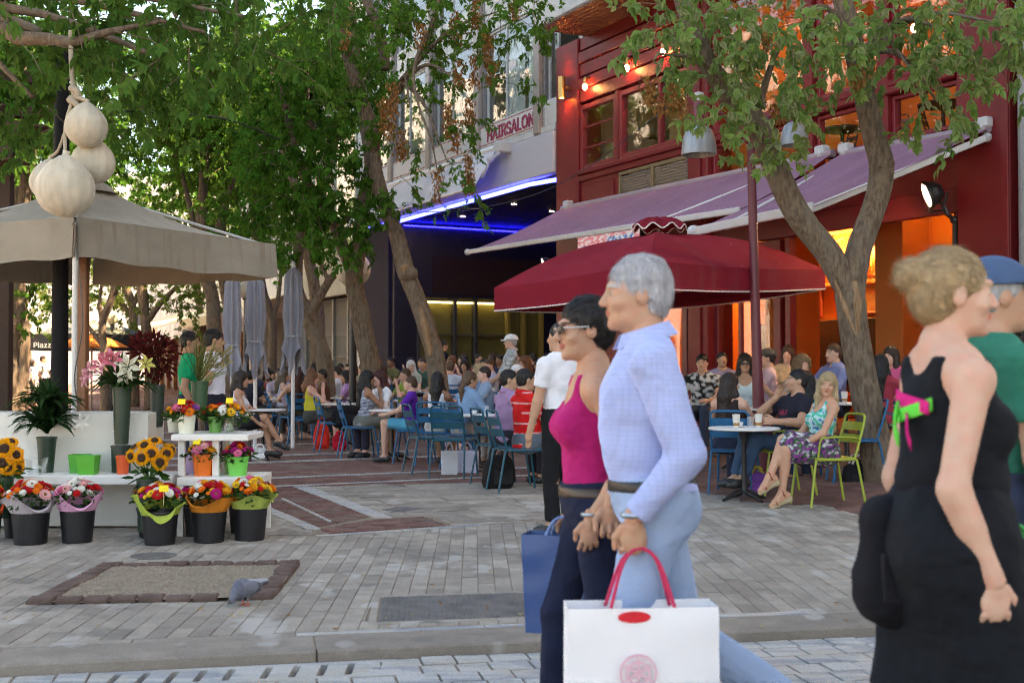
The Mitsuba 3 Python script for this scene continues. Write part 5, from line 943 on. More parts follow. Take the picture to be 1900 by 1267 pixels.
    def foot(s, F_, i, g=0.0, heel=0.0):
        a, d = s.an[i], s.ft[i]; dn = np.array([0, 0, -1.0]); dn = dn - d * (dn @ d); dn /= np.linalg.norm(dn); hl = a - d * .045 + dn * .045; to = a + d * .165 + dn * .055
        F_.cone(a, hl, .036 + g, .034 + g, .02); F_.cone(hl, a + d * .10 + dn * .05, .033 + g, .034 + g, .02); F_.cone(a + d * .02, a + d * .11 + dn * .045, .035 + g, .030 + g, .02); F_.cone(a + d * .10 + dn * .052, to, .034 + g, .024 + g, .02)
    def head_(s, F_, fine):
        H_ = s.Hd; R = s.HR; f = s.f; q = .95 if f else 1.0; k = .025
        F_.ell(H_(0, -.015, .035), np.array([.075, .095, .09]) * q, R, k); F_.ell(H_(0, .026, -.02), np.array([.062, .070, .09]) * q, R, k)
        F_.ell(H_(0, .042, -.076), np.array([.046 if f else .05, .043, .036]) * q, R, .02); F_.ell(H_(0, .078, -.094), np.array([.02, .016, .016]) * q, R, .02)
        F_.cone(s.T(0, -.02, .46), H_(0, -.022, -.05), .054 * q if f else .062, .050 * q if f else .058, .03)
        for x in (-1, 1):
            F_.ell(H_(x * .074 * q, -.012, -.002), [.011, .021, .032], R, .008)
            if fine: F_.ell(H_(x * .089 * q, -.006, .004), [.009, .010, .016], R, .004, True)
        if not fine: F_.cone(H_(0, .088, .0), H_(0, .106, -.024), .013, .017, .015); return
        F_.cone(H_(-.033, .080, .030), H_(.033, .080, .030), .013, .013, .015)
        for x in (-1, 1): F_.ell(H_(x * .031, .094, .010), [.016, .014, .012], R, .012, True); F_.ell(H_(x * .031, .074, .010), [.0135, .0135, .012], R, .004); F_.ell(H_(x * .042, .062, -.025), [.022, .02, .02], R, .02)
        F_.cone(H_(0, .086, .018), H_(0, .108, -.022), .009, .0135, .010); F_.ell(H_(-.011, .100, -.027), [.009, .010, .008], R, .006); F_.ell(H_(.011, .100, -.027), [.009, .010, .008], R, .006)
        F_.ell(H_(0, .090, -.050), [.021, .010, .006], R, .005); F_.ell(H_(0, .089, -.061), [.018, .010, .007], R, .005)
    def hair_(s, style, h):
        lo, hi = s.hc - .22, s.hc + .22; ln = {'long': .30, 'mid': .16, 'bob': .08}.get(style, 0)
        if ln or style in ('pony', 'tail'): lo = lo - [.06, .10, ln + .12]; hi = hi + [.06, .06, 0]
        F_ = Field(lo, hi, h); H_, R = s.Hd, s.HR; q = .96 if s.f else 1.0; t = {'crop': .004, 'curly': .035, 'long': .016, 'mid': .018, 'bob': .022, 'short': .005, 'bun': .007}.get(style, .012)
        F_.ell(H_(0, -.018, .04), np.array([.077, .098, .092]) * q + t, R, .02)
        F_.ell(H_(0, -.05 if style in ('short', 'crop') else -.055, -.015), np.array([.066, .052 if style in ('short', 'crop') else .058, .066]) * q + t * .7, R, .03)
        if style == 'curly': F_.ell(H_(0, -.05, -.03), [.12, .10, .13], R, .05)
        if ln:
            F_.cone(H_(0, -.055, .0), H_(0, -.085, -.14), .080, .088, .04); b = H_(0, -.085, -.14); e = b + np.array([0, 0, -1.0]) * ln - s.R @ np.array([0, .045, 0]); F_.cone(b, e, .085, .055, .04)
            for x in (-1, 1): F_.cone(H_(x * .070, -.02, .02), H_(x * .086, .0, -.12), .030, .034, .03); F_.cone(H_(x * .086, .0, -.12), H_(x * .082, .01, -.12) - np.array([0, 0, ln * .75]), .034, .024, .03)
        F_.ell(H_(0, .115 if style != 'fringe' else .125, -.038), np.array([.070 if ln or style == 'curly' else .086, .072, .098]), R, .012, True)
        if not ln and style != 'curly':
            F_.clip(H_(0, -.03, -.048 if style in ('short', 'crop') and not s.f else -.075), R @ np.array([0, .25, -1.0]))
            for x in (-1, 1): F_.ell(H_(x * .085, .0, -.045), [.03, .045, .05], R, .015, True)
        if style == 'bun': F_.ell(H_(0, -.115, .055), [.05, .045, .048], R, .02)
        if style == 'pony': F_.ell(H_(0, -.12, .05), [.036, .045, .04], R, .02); F_.cone(H_(0, -.14, .04), H_(0, -.17, -.06), .036, .038, .03); F_.cone(H_(0, -.17, -.06), H_(0, -.15, -.20), .038, .016, .03)
        if style == 'tail': F_.cone(H_(0, -.09, -.02), H_(0, -.13, -.15), .035, .04, .03); F_.cone(H_(0, -.13, -.15), H_(.02, -.13, -.30), .04, .018, .03)
        v, f = F_.mesh()
        if len(v) == 0: return v, f
        a = .020 if style == 'curly' else .0065 if style != 'crop' else .002; n = normals_of(v, f); x = (v - s.hc) @ R
        fr = np.array([26, 26, 26]) if style == 'curly' else np.array([70, 40, 9] if not ln else [85, 60, 6])
        return v + n * (a * 2 * (meshkit.fbm(x * fr + 5, 2, 3) - .5))[:, None], f
SKIN = {'light': (.56, .33, .235), 'pink': (.60, .35, .27), 'tan': (.44, .245, .155), 'brown': (.28, .14, .08), 'asian': (.46, .27, .165)}
HAIRC = {'black': (.010, .009, .009), 'dark': (.022, .014, .010), 'brown': (.07, .038, .02), 'auburn': (.14, .06, .025), 'blond': (.36, .25, .12), 'ash': (.36, .26, .14), 'grey': (.33, .33, .34), 'white': (.55, .54, .52)}
def cloth_noise(v, f, amp, fr, seed):
    if amp <= 0 or len(v) == 0: return v, f
    n = normals_of(v, f); return v + n * (amp * 2 * (meshkit.fbm(v * fr + seed * 3.1, 3, seed) - .5))[:, None], f
PSEED = [0]
def person(label, x, y, z, facing, H=1.72, h=.014, skin='light', hair=('short', 'dark'), top=('tee', (.3, .3, .3)), bottom=('trousers', (.05, .06, .1)), shoes=(.03, .03, .03), group=None, pattern=None, hero=False, strands=0, **pose):
    """facing: degrees, 0 looks right (+X), 90 away, 180 left, 270 at the camera. Returns (key, body, matrix)."""
    PSEED[0] += 1; sd = PSEED[0]; k = H / 1.75; B = Body(k=k, **pose); M = tr(x, y, z) @ rot(facing - 90) @ np.diag([k, k, k, 1.0]); h = h / k
    fine = h < .009; key = thing('person', label, 'person', group); F_ = B.field(h)
    B.torso(F_)
    extra = []
    for i in (0, 1):
        B.arm(F_, i); B.leg(F_, i); B.foot(F_, i)
        if hero:
            F2 = Field(B.wr[i] + B.hd[i] * .09 - .15, B.wr[i] + B.hd[i] * .09 + .15, .0031); B.hand(F2, i, True); extra.append(F2.mesh())
        else: B.hand(F_, i, fine)
    if hero:
        F_.cone(B.T(0, -.02, .44), B.Hd(0, -.022, -.06), .050 if B.f else .058, .046 if B.f else .054, .03)
        F2 = Field(B.hc - [.13, .15, .21], B.hc + [.13, .16, .16], .0036); B.head_(F2, True); F2.clip(B.T(0, 0, .455), B.R @ np.array([0, 0, -1.0])); extra.append(F2.mesh())
    else: B.head_(F_, fine)
    v, f = cat([F_.mesh()] + extra)
    hx = (v - B.hc) @ B.HR; sk = np.array(SKIN[skin] if isinstance(skin, str) else skin); c = np.tile(sk, (len(v), 1))
    if fine or h < .012:
        ax = np.abs(hx[:, 0]); lip = (((hx[:, 0]) / .024) ** 2 + ((hx[:, 2] + .055) / .012) ** 2 < 1) & (hx[:, 1] > .07); c[lip] = sk * [.85, .5, .48]
        hcol_ = np.array(HAIRC[hair[1]] if isinstance(hair[1], str) else hair[1]); brow = (np.abs(ax - .034) < .021) & (np.abs(hx[:, 2] - .031 + .0015 * (ax - .03) * 60) < .0055) & (hx[:, 1] > .06); c[brow] = hcol_ * .8 + sk * .15
        ey = (((ax - .031) / .0125) ** 2 + ((hx[:, 2] - .010) / .0062) ** 2 < 1) & (hx[:, 1] > .07); c[ey] = [.35, .32, .3]; ir = (((ax - .031) / .0062) ** 2 + ((hx[:, 2] - .010) / .0062) ** 2 < 1) & (hx[:, 1] > .07); c[ir] = [.03, .02, .015]
    bv, bf, bcol, hid = v, f, c, np.zeros(len(v), bool); hc2 = max(h * (1.15 if hero else 1.35 if h < .009 else 1.7), .009)
    if hair[0] != 'none':
        v, f = B.hair_(hair[0], max(h * (.72 if hero else .85 if h < .0085 else 1.1), .0055)); hc_ = np.array(HAIRC[hair[1]]) if isinstance(hair[1], str) else np.array(hair[1])
        put('hair', xf((v, f), M), 'm_hair', key, col=hc_, smooth=True)
        if strands and len(f):
            rg = np.random.default_rng(sd); t3 = v[f]; fn = np.cross(t3[:, 1] - t3[:, 0], t3[:, 2] - t3[:, 0]); ar = np.linalg.norm(fn, axis=1); ok = ((t3.mean(1) - B.hc) * fn).sum(1) > 0; pr_ = ar * ok; fi = rg.choice(len(f), strands, p=pr_ / pr_.sum())
            w3 = rg.dirichlet([1, 1, 1], strands); p = (t3[fi] * w3[..., None]).sum(1); n = fn[fi] / ar[fi][:, None]; L = rg.uniform(.02, .05, strands) * (1.8 if hair[0] in ('long', 'mid') else .8 if hair[0] in ('short', 'crop') else 1.1)
            d = (B.Hd(0, -.12, .05) - p) if hair[0] in ('bun', 'pony', 'tail') else (p - B.Hd(0, -.03, .13)) * .6 - B.HR @ np.array([0, .03, .06])
            if hair[0] in ('long', 'mid', 'bob'): d = d * .3 - np.array([0, 0, .1])
            d = unit(d + rg.normal(0, .022, (strands, 3))); d = unit(d - n * (d * n).sum(1)[:, None]); s_ = np.cross(d, n); wd = rg.uniform(.0006, .0011, strands)[:, None]; lift = rg.uniform(.001, .007, strands)[:, None]; V = []
            for t in (0, .25, .5, .75, 1.0): q = p + d * (L * t)[:, None] + n * (.0008 + lift * t - (L[:, None] * t) ** 2 / .20); V += [q - s_ * wd * (1.1 - t * .8), q + s_ * wd * (1.1 - t * .8)]
            V = np.stack(V, 1).reshape(-1, 3); b = (np.arange(strands) * 10)[:, None]; F2 = np.vstack([np.concatenate([b + 2 * i, b + 2 * i + 1, b + 2 * i + 3], 1) for i in range(4)] + [np.concatenate([b + 2 * i, b + 2 * i + 3, b + 2 * i + 2], 1) for i in range(4)])
            put('strands', xf((V, F2), M), 'm_hair', key, col=np.repeat(hc_ * rg.uniform(.55, 1.55, (strands, 1)), 10, 0), kind='stuff', smooth=True)
    # --- clothes
    kind, col = top[0], np.array(top[1]); F_ = B.field(hc2); up = B.R @ np.array([0, 0, 1.0])
    g = .013 if kind != 'tank' else .009; hem = -.10 if kind in ('tee', 'shirt', 'polo', 'tank') and bottom[0] != 'tucked' else -.02
    if bottom[0] == 'tucked': hem = .0
    if kind == 'none': pass
    else:
        B.torso(F_, g, .045)
        F_.clip(B.T(0, 0, hem), -up); F_.clip(B.T(0, 0, .518), up)
        if kind in ('tee', 'polo'): [B.arm(F_, i, g + .004, .62, .022) for i in (0, 1)]
        if kind in ('shirt', 'polo') and not B.f: F_.ell(B.T(0, .018, .20), np.array([.155, .118, .20]) * [B.fat, B.fat, 1] + g, B.R, .05)
        if kind == 'shirt': [B.arm(F_, i, g + .003, 1.93, .022) for i in (0, 1)]
        if kind == 'rolled': [B.arm(F_, i, g + .004, 1.35, .022) for i in (0, 1)]
        if kind in ('tank', 'dress', 'halter'):
            for i, sg_ in ((0, -1), (1, 1)): F_.ell(B.T(sg_ * (B.sw + .045), 0, .42), [.10, .15, .135], B.R, .01, True)
            F_.ell(B.T(0, .10, .50), [.105, .13, .15], B.R, .01, True); F_.ell(B.T(0, -.10, .54), [.10, .09, .12], B.R, .01, True)
            F_.clip(B.T(0, 0, .468), up)
        else: F_.ell(B.T(0, .09, .53), [.058, .09, .07], B.R, .01, True)
        hid |= F_.at(bv) < -.009; v, f = F_.mesh(); v, f = cloth_noise(v, f, .006 if h < .012 else .004, np.array([9, 9, 16]), sd); cc = col
        if callable(pattern): cc = pattern(v, (v - B.P) @ B.R, col)
        put('shirt' if kind not in ('tank', 'halter', 'dress') else 'top', xf((v, f), M), 'm_check' if pattern == 'check' else 'm_cloth', key, col=cc, smooth=True)
        if kind in ('polo', 'shirt', 'rolled') and h < .012:
            t = np.linspace(.55, 2 * PI - .55, 20) + PI / 2; rr = .066 if not B.f else .058
            put('collar', xf(slab_of(sheet(lambda a, b: (B.T(0, -.012, .484) + (np.stack([(rr + .026 * b + .010) * np.cos(.55 + (2 * PI - 1.1) * a + PI / 2), (rr + .026 * b + .014) * np.sin(.55 + (2 * PI - 1.1) * a + PI / 2) * 1.05, .045 - .045 * b + .018 * np.sin(.55 + (2 * PI - 1.1) * a + PI / 2) * -1], -1) @ B.R.T)), 26, 4), .003), M), 'm_check' if pattern == 'check' else 'm_cloth', key, col=col * .95, smooth=50)
    bk, bc = bottom[0], np.array(bottom[1]); F_ = B.field(hc2 * (1.0 if hero else 1.35))
    if bk in ('trousers', 'tucked', 'jeans', 'shorts'):
        B.torso_low = True; w = B.fat; F_.ell(B.T(0, 0, -.01), np.array([.168 if B.f else .16, .118, .125]) * [w, w, 1] + .014, B.R, .05)
        for xx in (-.075, .075): F_.ell(B.T(xx, -.055 if B.f else -.04, -.055), np.array([.09, .085 if B.f else .075, .09]) * w + .012, B.R, .05)
        F_.ell(B.T(0, .012 * w, .10), np.array([.132 if B.f else .148, .10, .13]) * [w, w * w, 1] + .012, B.R, .05); F_.clip(B.T(0, 0, .065), up)
        [B.leg(F_, i, .014, 1.93 if bk != 'shorts' else .85, .03, .016 if bk != 'jeans' else .008) for i in (0, 1)]
        hid |= F_.at(bv) < -.009; v, f = F_.mesh(); v, f = cloth_noise(v, f, .007, np.array([10, 10, 12]), sd + 50); put('trousers' if bk != 'shorts' else 'shorts', xf((v, f), M), 'm_cloth', key, col=bc, smooth=True)
    elif bk in ('skirt', 'longskirt'):
        F_.ell(B.T(0, 0, -.01), np.array([.168, .118, .125]) * B.fat + .014, B.R, .05); F_.ell(B.T(0, .012, .10), np.array([.132, .10, .13]) * B.fat + .012, B.R, .05); F_.clip(B.T(0, 0, .12), up)
        for xx in (-.075, .075): F_.ell(B.T(xx, -.055, -.055), np.array([.09, .085, .09]) * B.fat + .012, B.R, .05)
        [B.leg(F_, i, .035, .92, .11, .03) for i in (0, 1)]; mid = (np.array(B.kn[0]) + B.kn[1]) / 2
        F_.cone(B.P, B.P * .12 + mid * .88, .13, .11, .06)
        if bk == 'longskirt': am = (np.array(B.an[0]) + B.an[1]) / 2; F_.cone(mid, am, .14, .17, .1); F_.cone(B.kn[0], B.an[0], .10, .10, .1); F_.cone(B.kn[1], B.an[1], .10, .10, .1); F_.clip(am + [0, 0, .08], (0, 0, -1))
        hid |= F_.at(bv) < -.009; v, f = F_.mesh(); v, f = cloth_noise(v, f, .010, np.array([16, 16, 5]), sd + 60); cc = bc
        if pattern is not None: cc = pattern(v, (v - B.P) @ B.R, bc)
        put('skirt', xf((v, f), M), 'm_cloth', key, col=cc, smooth=True)
    if hid.any():                                              # coarser where clothes cover the body
        q = np.round(bv / (h * (4.5 if not hero else 3.6))).astype(np.int64) + 2000; kq = np.where(hid, (q[:, 0] * 4096 + q[:, 1]) * 4096 + q[:, 2], -1 - np.arange(len(bv)))
        _, first, inv, cnt = np.unique(kq, return_index=True, return_inverse=True, return_counts=True); inv = inv.ravel()
        nv = np.stack([np.bincount(inv, bv[:, a]) / cnt for a in range(3)], 1); bcol = bcol[first]; bf = inv[bf]; bf = bf[(bf[:, 0] != bf[:, 1]) & (bf[:, 1] != bf[:, 2]) & (bf[:, 0] != bf[:, 2])]; bv = nv
    put('body', xf((bv, bf), M), 'm_skin', key, col=bcol, smooth=True)
    if shoes is not None and h < .016:
        for i in (0, 1):
            F_ = Field(B.an[i] - .24, B.an[i] + .24, max(h * 1.25, .0095)); B.foot(F_, i, .008); F_.clip(B.an[i] + [0, 0, .0], (0, 0, 1)) if not B.sit or True else None; v, f = F_.mesh()
            if len(v): put('shoe', xf((v, f), M), 'm_satin', key, col=np.array(shoes), smooth=True)
    return key, B, M
def belt(key, B, M, z, col, g=.020):
    F_ = B.field(.009); w = B.fat; F_.ell(B.T(0, 0, -.01), np.array([.168 if B.f else .16, .118, .125]) * [w, w, 1] + g, B.R, .05); F_.ell(B.T(0, .012 * w, .11), np.array([.132 if B.f else .148, .10, .14]) * [w, w * w, 1] + g, B.R, .05)
    up = B.R @ np.array([0, 0, 1.0]); F_.clip(B.T(0, 0, z + .019), up); F_.clip(B.T(0, 0, z - .019), -up); put('belt', xf(F_.mesh(), M), 'm_satin', key, col=np.array(col), smooth=50)
def glasses(key, B, M, col=(.02, .02, .02), frame_col=(.05, .05, .05), up=0.0):
    L = []
    for x in (-1, 1): L.append(xf(ball(1, (0, 0, 0), 2), np.block([[B.HR @ np.diag([.028, .006, .021]), (B.Hd(x * .033, .104 - up * .05, .008 + up))[:, None]], [np.zeros((1, 3)), np.ones((1, 1))]])))
    fr = [rod(B.Hd(x * .06, .095 - up * .05, .014 + up), B.Hd(x * .079, .0, .012 + up * .8), .0028, 6) for x in (-1, 1)] + [rod(B.Hd(-.01, .108 - up * .05, .012 + up), B.Hd(.01, .108 - up * .05, .012 + up), .003, 6)]
    k = put('glasses', xf(cat(fr), M), 'm_satin', key, col=np.array(frame_col)); put('lens', xf(cat(L), M), 'm_gloss', k, col=np.array(col), smooth=True)
def cap(key, B, M, col, brim=(0, 1), bcol=None, h=.007):
    F_ = Field(B.hc - .2, B.hc + .22, h); F_.ell(B.Hd(0, -.016, .045), [.104, .126, .102], B.HR, .02); F_.clip(B.Hd(0, 0, .045), B.HR @ np.array([0, .05, -1.0])); put('cap', xf(F_.mesh(), M), 'm_cloth', key, col=np.array(col), smooth=True)
    v, f = slab_of(sheet(lambda a, b: B.hc + np.stack([(.075 - .02 * b) * np.sin((a - .5) * PI), .07 + .085 * b * np.cos((a - .5) * PI * .9) + .02 * np.cos((a - .5) * PI), .052 - .018 * b - .012 * np.sin((a - .5) * PI) ** 2], -1) @ B.HR.T, 14, 6), .004)
    put('brim', xf((v, f), M), 'm_cloth', key, col=np.array(bcol if bcol is not None else col), smooth=50)
def hand_pos(B, M, i, along=.09): p = B.wr[i] + B.hd[i] * along; return (M @ np.array([*p, 1]))[:3]
# ------------------------------------------------------------------ street furniture and the flower stall
# --- canvas roof over the flower stall
cz = 2.32; NC = at(139, 482, 11.0); NC[2] = cz; e1 = np.array([1.19, 2.2, 0]); e1 /= np.linalg.norm(e1); e2 = np.array([-e1[1], e1[0], 0]); S = 2.75
st = thing('stall_canopy', 'square off white canvas canopy with a deep stained valance over the flower stall', 'canopy')
corner = [NC, NC + e1 * S, NC + e1 * S + e2 * S, NC + e2 * S]; cen = NC + (e1 + e2) * S / 2; vt = cz + .36; apex = np.array([cen[0], cen[1], at(150, 341, cen[1])[2]])
for i in range(4):
    a, b = corner[i].copy(), corner[(i + 1) % 4].copy(); a[2] = b[2] = vt; m = (a + b) / 2
    def roof(u, v): 
        base = a + (b - a) * u[..., None]; top = apex + (base - apex) * .13 + [0, 0, .0]; q = base + (top - base) * v[..., None]; q[..., 2] -= .10 * np.sin(v * PI) * (1 - .3 * np.sin(u * PI)); q[..., 2] += .012 * (meshkit.fbm(q * 3, 3) - .5); return q
    put('roof_panel', slab_of(sheet(roof, 26, 20), .004), 'm_canvas', st, smooth=40)
    def val(u, v):
        q = a + (b - a) * u[..., None]; n = (m - cen) * [1, 1, 0]; n = n / np.linalg.norm(n); q = q + n * (.015 + .03 * np.sin(u * 3 * PI + i)[..., None] * v[..., None] + .02 * v[..., None]); q[..., 2] = vt - .36 * v - .025 * np.sin(u * PI) * v + .012 * np.sin(u * 19 + 2 * i) * v; return q
    put('valance', slab_of(sheet(val, 40, 10), .004), 'm_canvas', st, smooth=40)
cs = cen + [0, 0, 0]
put('cap', wobble(trimesh.Trimesh(*lathe([(.32, apex[2] - .10), (.26, apex[2] - .02), (.12, apex[2] + .05), (0, apex[2] + .07)], 20, (cen[0], cen[1], 0)), process=False), .02, 5, 2), 'm_canvas', st, smooth=40)
for i in (0, 3): c = corner[i]; put('pole', rod([c[0] + (cen[0] - c[0]) * .015, c[1] + (cen[1] - c[1]) * .015, 0], [c[0] + (cen[0] - c[0]) * .015, c[1] + (cen[1] - c[1]) * .015, vt - .05], .024, 10), 'm_satin', st, col=(.55, .54, .50))
for i in range(4): put('rafter', rod([*(corner[i] + (cen - corner[i]) * .02)[:2], vt - .03], [*cen[:2], apex[2] - .08], .016, 8), 'm_satin', st, col=(.45, .44, .42))
put('cord', tube(spline([NC + [.03, -.03, .3], NC + [.05, -.04, -.1], NC + [.09, -.05, -.6], NC + [.02, -.04, -1.1], NC + [.12, -.05, -1.5]], 30), .006, 5), 'm_satin', st, col=(.05, .045, .04))
put('lacing', tube(spline([NC + [-.01, -.03, .30], NC + [.015, -.035, .24], NC + [.01, -.035, .10], NC + [.0, -.03, .0]], 16), .010, 6), 'm_satin', st, col=(.10, .07, .05))
wp = at(152, 600, 11.6); put('post', box(wp[0] - .055, wp[0] + .055, wp[1] - .05, wp[1] + .05, 0, 2.5, .008), 'm_wood', label='brown timber post just behind the near white pole of the flower stall', cat='post')
bp = at(111, 640, 12.2); k = thing('lamp_post', 'thick black lamp post behind the flower stall, left of its white pole', 'lamp post')
put('shaft', lathe([(.115, 0), (.11, .5), (.085, .55), (.075, 2.4), (.07, 4.5)], 16, (bp[0], bp[1], 0)), 'm_matte', k, col=(.006, .006, .008), smooth=40); put('base', lathe([(.15, 0), (.15, .25), (.115, .32)], 16, (bp[0], bp[1], 0)), 'm_satin', k, col=(.012, .012, .014), smooth=40); 
# --- hanging cloth balls
hk = at(131, 85, 9.9)
balls = [(160, 236, 9.85, 39, 'cream dried gourd like ball hanging highest on the rope'), (173, 303, 10.05, 40, 'brownish cream ball hanging behind, right of the lowest ball'), (121, 351, 9.7, 54, 'largest cream ball hanging lowest, in front of the stall roof'), (92, 338, 10.1, 36, 'pale ball mostly hidden behind the largest hanging ball')]
for i, (px, py, Y, rp, lab) in enumerate(balls):
    c = at(px, py, Y); r = rp / F * Y; k = thing('hanging_ball', lab, 'hanging ball', 'balls hung by the stall')
    v, f = ball(1, (0, 0, 0), 4); th = np.arctan2(v[:, 1], v[:, 0]); up = np.clip((v[:, 2] - .15) / .85, 0, 1)
    rad = 1 + .014 * up * np.sin(th * 17 + 3 * np.sin(th * 3)) + .012 * np.sin(th * 9 + i) + .03 * (meshkit.fbm(v * 2.2 + i * 5, 3, i) - .5); v = v * rad[:, None]; v[:, 2] += .22 * up ** 6; v[:, 2] *= .97
    put('ball', (v * r + c, f), 'm_ball', k, smooth=True); put('neck', wobble(tube([c + [0, 0, r * .95], c + [0, 0, r * 1.15], c + [.01, 0, r * 1.32]], [r * .17, r * .10, r * .13], 10), .006, 30, i), 'm_ball', k, smooth=True)
rp_ = thing('rope', 'knotted pale rope holding the cream balls from the branch', 'rope')
t1_, t2_, t3_, t4_ = [at(b[0], b[1], b[2]) + [0, 0, b[3] / F * b[2] * 1.25] for b in balls]
kn = at(137, 178, 9.88)
for q, r in (([hk + [0, 0, .12], hk, at(133, 130, 9.88), kn], .020), ([kn, t1_], .018), ([kn, at(122, 230, 9.85), at(121, 285, 9.75), t3_], .014), ([kn, at(150, 220, 9.98), t2_], .012), ([kn, at(112, 270, 10), t4_], .012)): put('strand', wobble(tube(spline(q, 24), r, 8), .004, 40, 1), 'm_matte', rp_, col=(.36, .31, .23), smooth=True)
put('knot', wobble(tube(spline([kn + [-.03, 0, .06], kn + [.03, -.02, .04], kn + [.02, .02, -.02], kn + [-.03, -.02, -.03], kn + [.03, .0, -.08], kn + [.05, 0, -.13]], 24), .026, 8), .008, 30, 2), 'm_matte', rp_, col=(.38, .33, .25), smooth=True)
# --- shelves and tables
WHT = (.68, .66, .61)
def table(label, name, x0, x1, y0, y1, z, t, leg, cat_='table', legs=True, deg=0, piv=None):
    k = thing(name, label, cat_); M = np.eye(4)
    if deg: M = tr(*piv) @ rot(deg) @ tr(*[-q for q in piv])
    put('top', xf(box(x0, x1, y0, y1, z - t, z, .006), M), 'm_satin', k, col=WHT)
    if legs:
        for x in (x0, x1 - leg):
            for y in (y0, y1 - leg): put('leg', xf(box(x + .003, x + leg - .003, y + .003, y + leg - .003, .0, z - t, .004), M), 'm_satin', k, col=WHT)
    return k
ga_, gb_ = G(330, 1000), G(480, 1000)                          # the shelf's front feet are about here
Yt0 = 9.85; zt = lambda py, Y: at(0, py, Y)[2]; xt = lambda px, Y: at(px, 0, Y)[0]
zm, zu, zl = zt(886, Yt0), zt(806, Yt0 + .12), zt(882, 10.0)
table('white lower shelf table holding the orange and the green flower pots', 'shelf_table', xt(333, Yt0), xt(482, Yt0), Yt0, Yt0 + .58, zm, .065, .055)
ku = thing('upper_shelf', 'white upper shelf on square legs standing on the lower shelf table', 'shelf')
put('top', box(xt(322, Yt0 + .1), xt(464, Yt0 + .1), Yt0 + .1, Yt0 + .72, zu - .05, zu, .006), 'm_satin', ku, col=WHT)
for x in (xt(335, Yt0 + .16), xt(398, Yt0 + .16)):
    for y in (Yt0 + .16, Yt0 + .52): put('leg', box(x, x + .055, y, y + .055, zm, zu - .05, .004), 'm_satin', ku, col=WHT)
table('long low white bench table with sunflowers and green pots on it', 'bench_table', -4.6, xt(325, 10.0), 10.0, 10.44, zl, .075, .075)
bl = thing('display_block', 'large white display block behind the bench table', 'display block')
put('block', box(-5.4, xt(280, 10.46), 10.46, 10.94, 0, zt(766, 10.46), .008), 'm_satin', bl, col=(.60, .58, .53))
put('low_panel', box(-4.7, xt(312, 10.38), 10.36, 10.39, .02, zl - .08, .004), 'm_satin', label='white low panel under the bench table', cat='panel', col=(.58, .57, .53))
# --- flowers
PET = {'red': (.50, .02, .02), 'orange': (.75, .20, .02), 'yellow': (.80, .50, .03), 'gold': (.75, .36, .02), 'pink': (.70, .16, .30), 'magenta': (.42, .02, .17), 'white': (.75, .73, .66), 'rose': (.75, .42, .40), 'purple': (.26, .08, .32)}
FG = np.random.default_rng(123)
def blossom(r, np_, rows, droop, wd=.32):                      # a flower head facing +z, made of petals
    V, F_, n = [], [], 0; a0 = 0
    for row in range(rows):
        m = max(5, np_ - 2 * row); rr = r * (1 - .28 * row); lift = .15 + .35 * row
        for i in range(m):
            a = 2 * PI * i / m + a0; d = np.array([math.cos(a), math.sin(a), 0]); s = np.array([-d[1], d[0], 0]); w = rr * wd * (6 / m) ** .5 * 1.6
            p = [d * rr * .12 + [0, 0, .02 * row * r], d * rr * .55 + s * w + [0, 0, rr * (lift - .10)], d * rr * .60 + [0, 0, rr * (lift - .16)], d * rr * .55 - s * w + [0, 0, rr * (lift - .10)], d * rr + [0, 0, rr * (lift - droop)]]
            V.append(np.array(p)); F_.append(np.array([[0, 2, 1], [0, 3, 2], [1, 2, 4], [2, 3, 4]]) + n); n += 5
        a0 += .4
    return np.vstack(V), np.vstack(F_)
BLO = {'daisy': blossom(.045, 14, 2, .10), 'rose': blossom(.034, 7, 4, -.25, .5), 'carnation': blossom(.036, 11, 4, -.1, .42), 'small': blossom(.022, 6, 2, .05)}
BLC = lathe([(.012, -.004), (.012, .004), (.006, .009), (0, .010)], 8)
BSHAPE = {}
def flower(parent, p, d, kind, colname, s=1.0):
    d = unit(np.asarray(d, float)); a = unit(np.cross(d, [.3, .8, .1])); M = np.eye(4); M[:3, 0], M[:3, 1], M[:3, 2], M[:3, 3] = a * s, np.cross(d, a) * s, d * s, p
    if (kind, colname) not in BSHAPE: BSHAPE[kind, colname] = shape(BLO[kind], 'm_petal', PET[colname])
    k = put('flower', BSHAPE[kind, colname], None, parent, to=M)
    if kind == 'daisy':
        if 'c' not in BSHAPE: BSHAPE['c'] = shape(BLC, 'm_matte', (.16, .09, .02))
        put('centre', BSHAPE['c'], None, k, to=M)
def greens(parent, c, r, n, col, L=.07, up=.5, name='leaves', wide=1.0):
    q = unit(FG.normal(size=(n, 3)) + [0, 0, up]) * (FG.random((n, 1)) ** .4) * np.asarray(r); d = unit(q + FG.normal(0, .4, (n, 3)) * np.asarray(r)); v, f, cc, e = leaves(np.asarray(c) + q, d, unit(FG.normal(0, .5, (n, 3)) + [0, -.3, .8]), FG.uniform(.6, 1.2, n) * L, LEAF8, np.asarray(col) * FG.uniform(.6, 1.4, (n, 1)), None, FG)
    put(name, (v, f), 'm_leaf', parent, col=cc, kind='stuff', smooth=True)
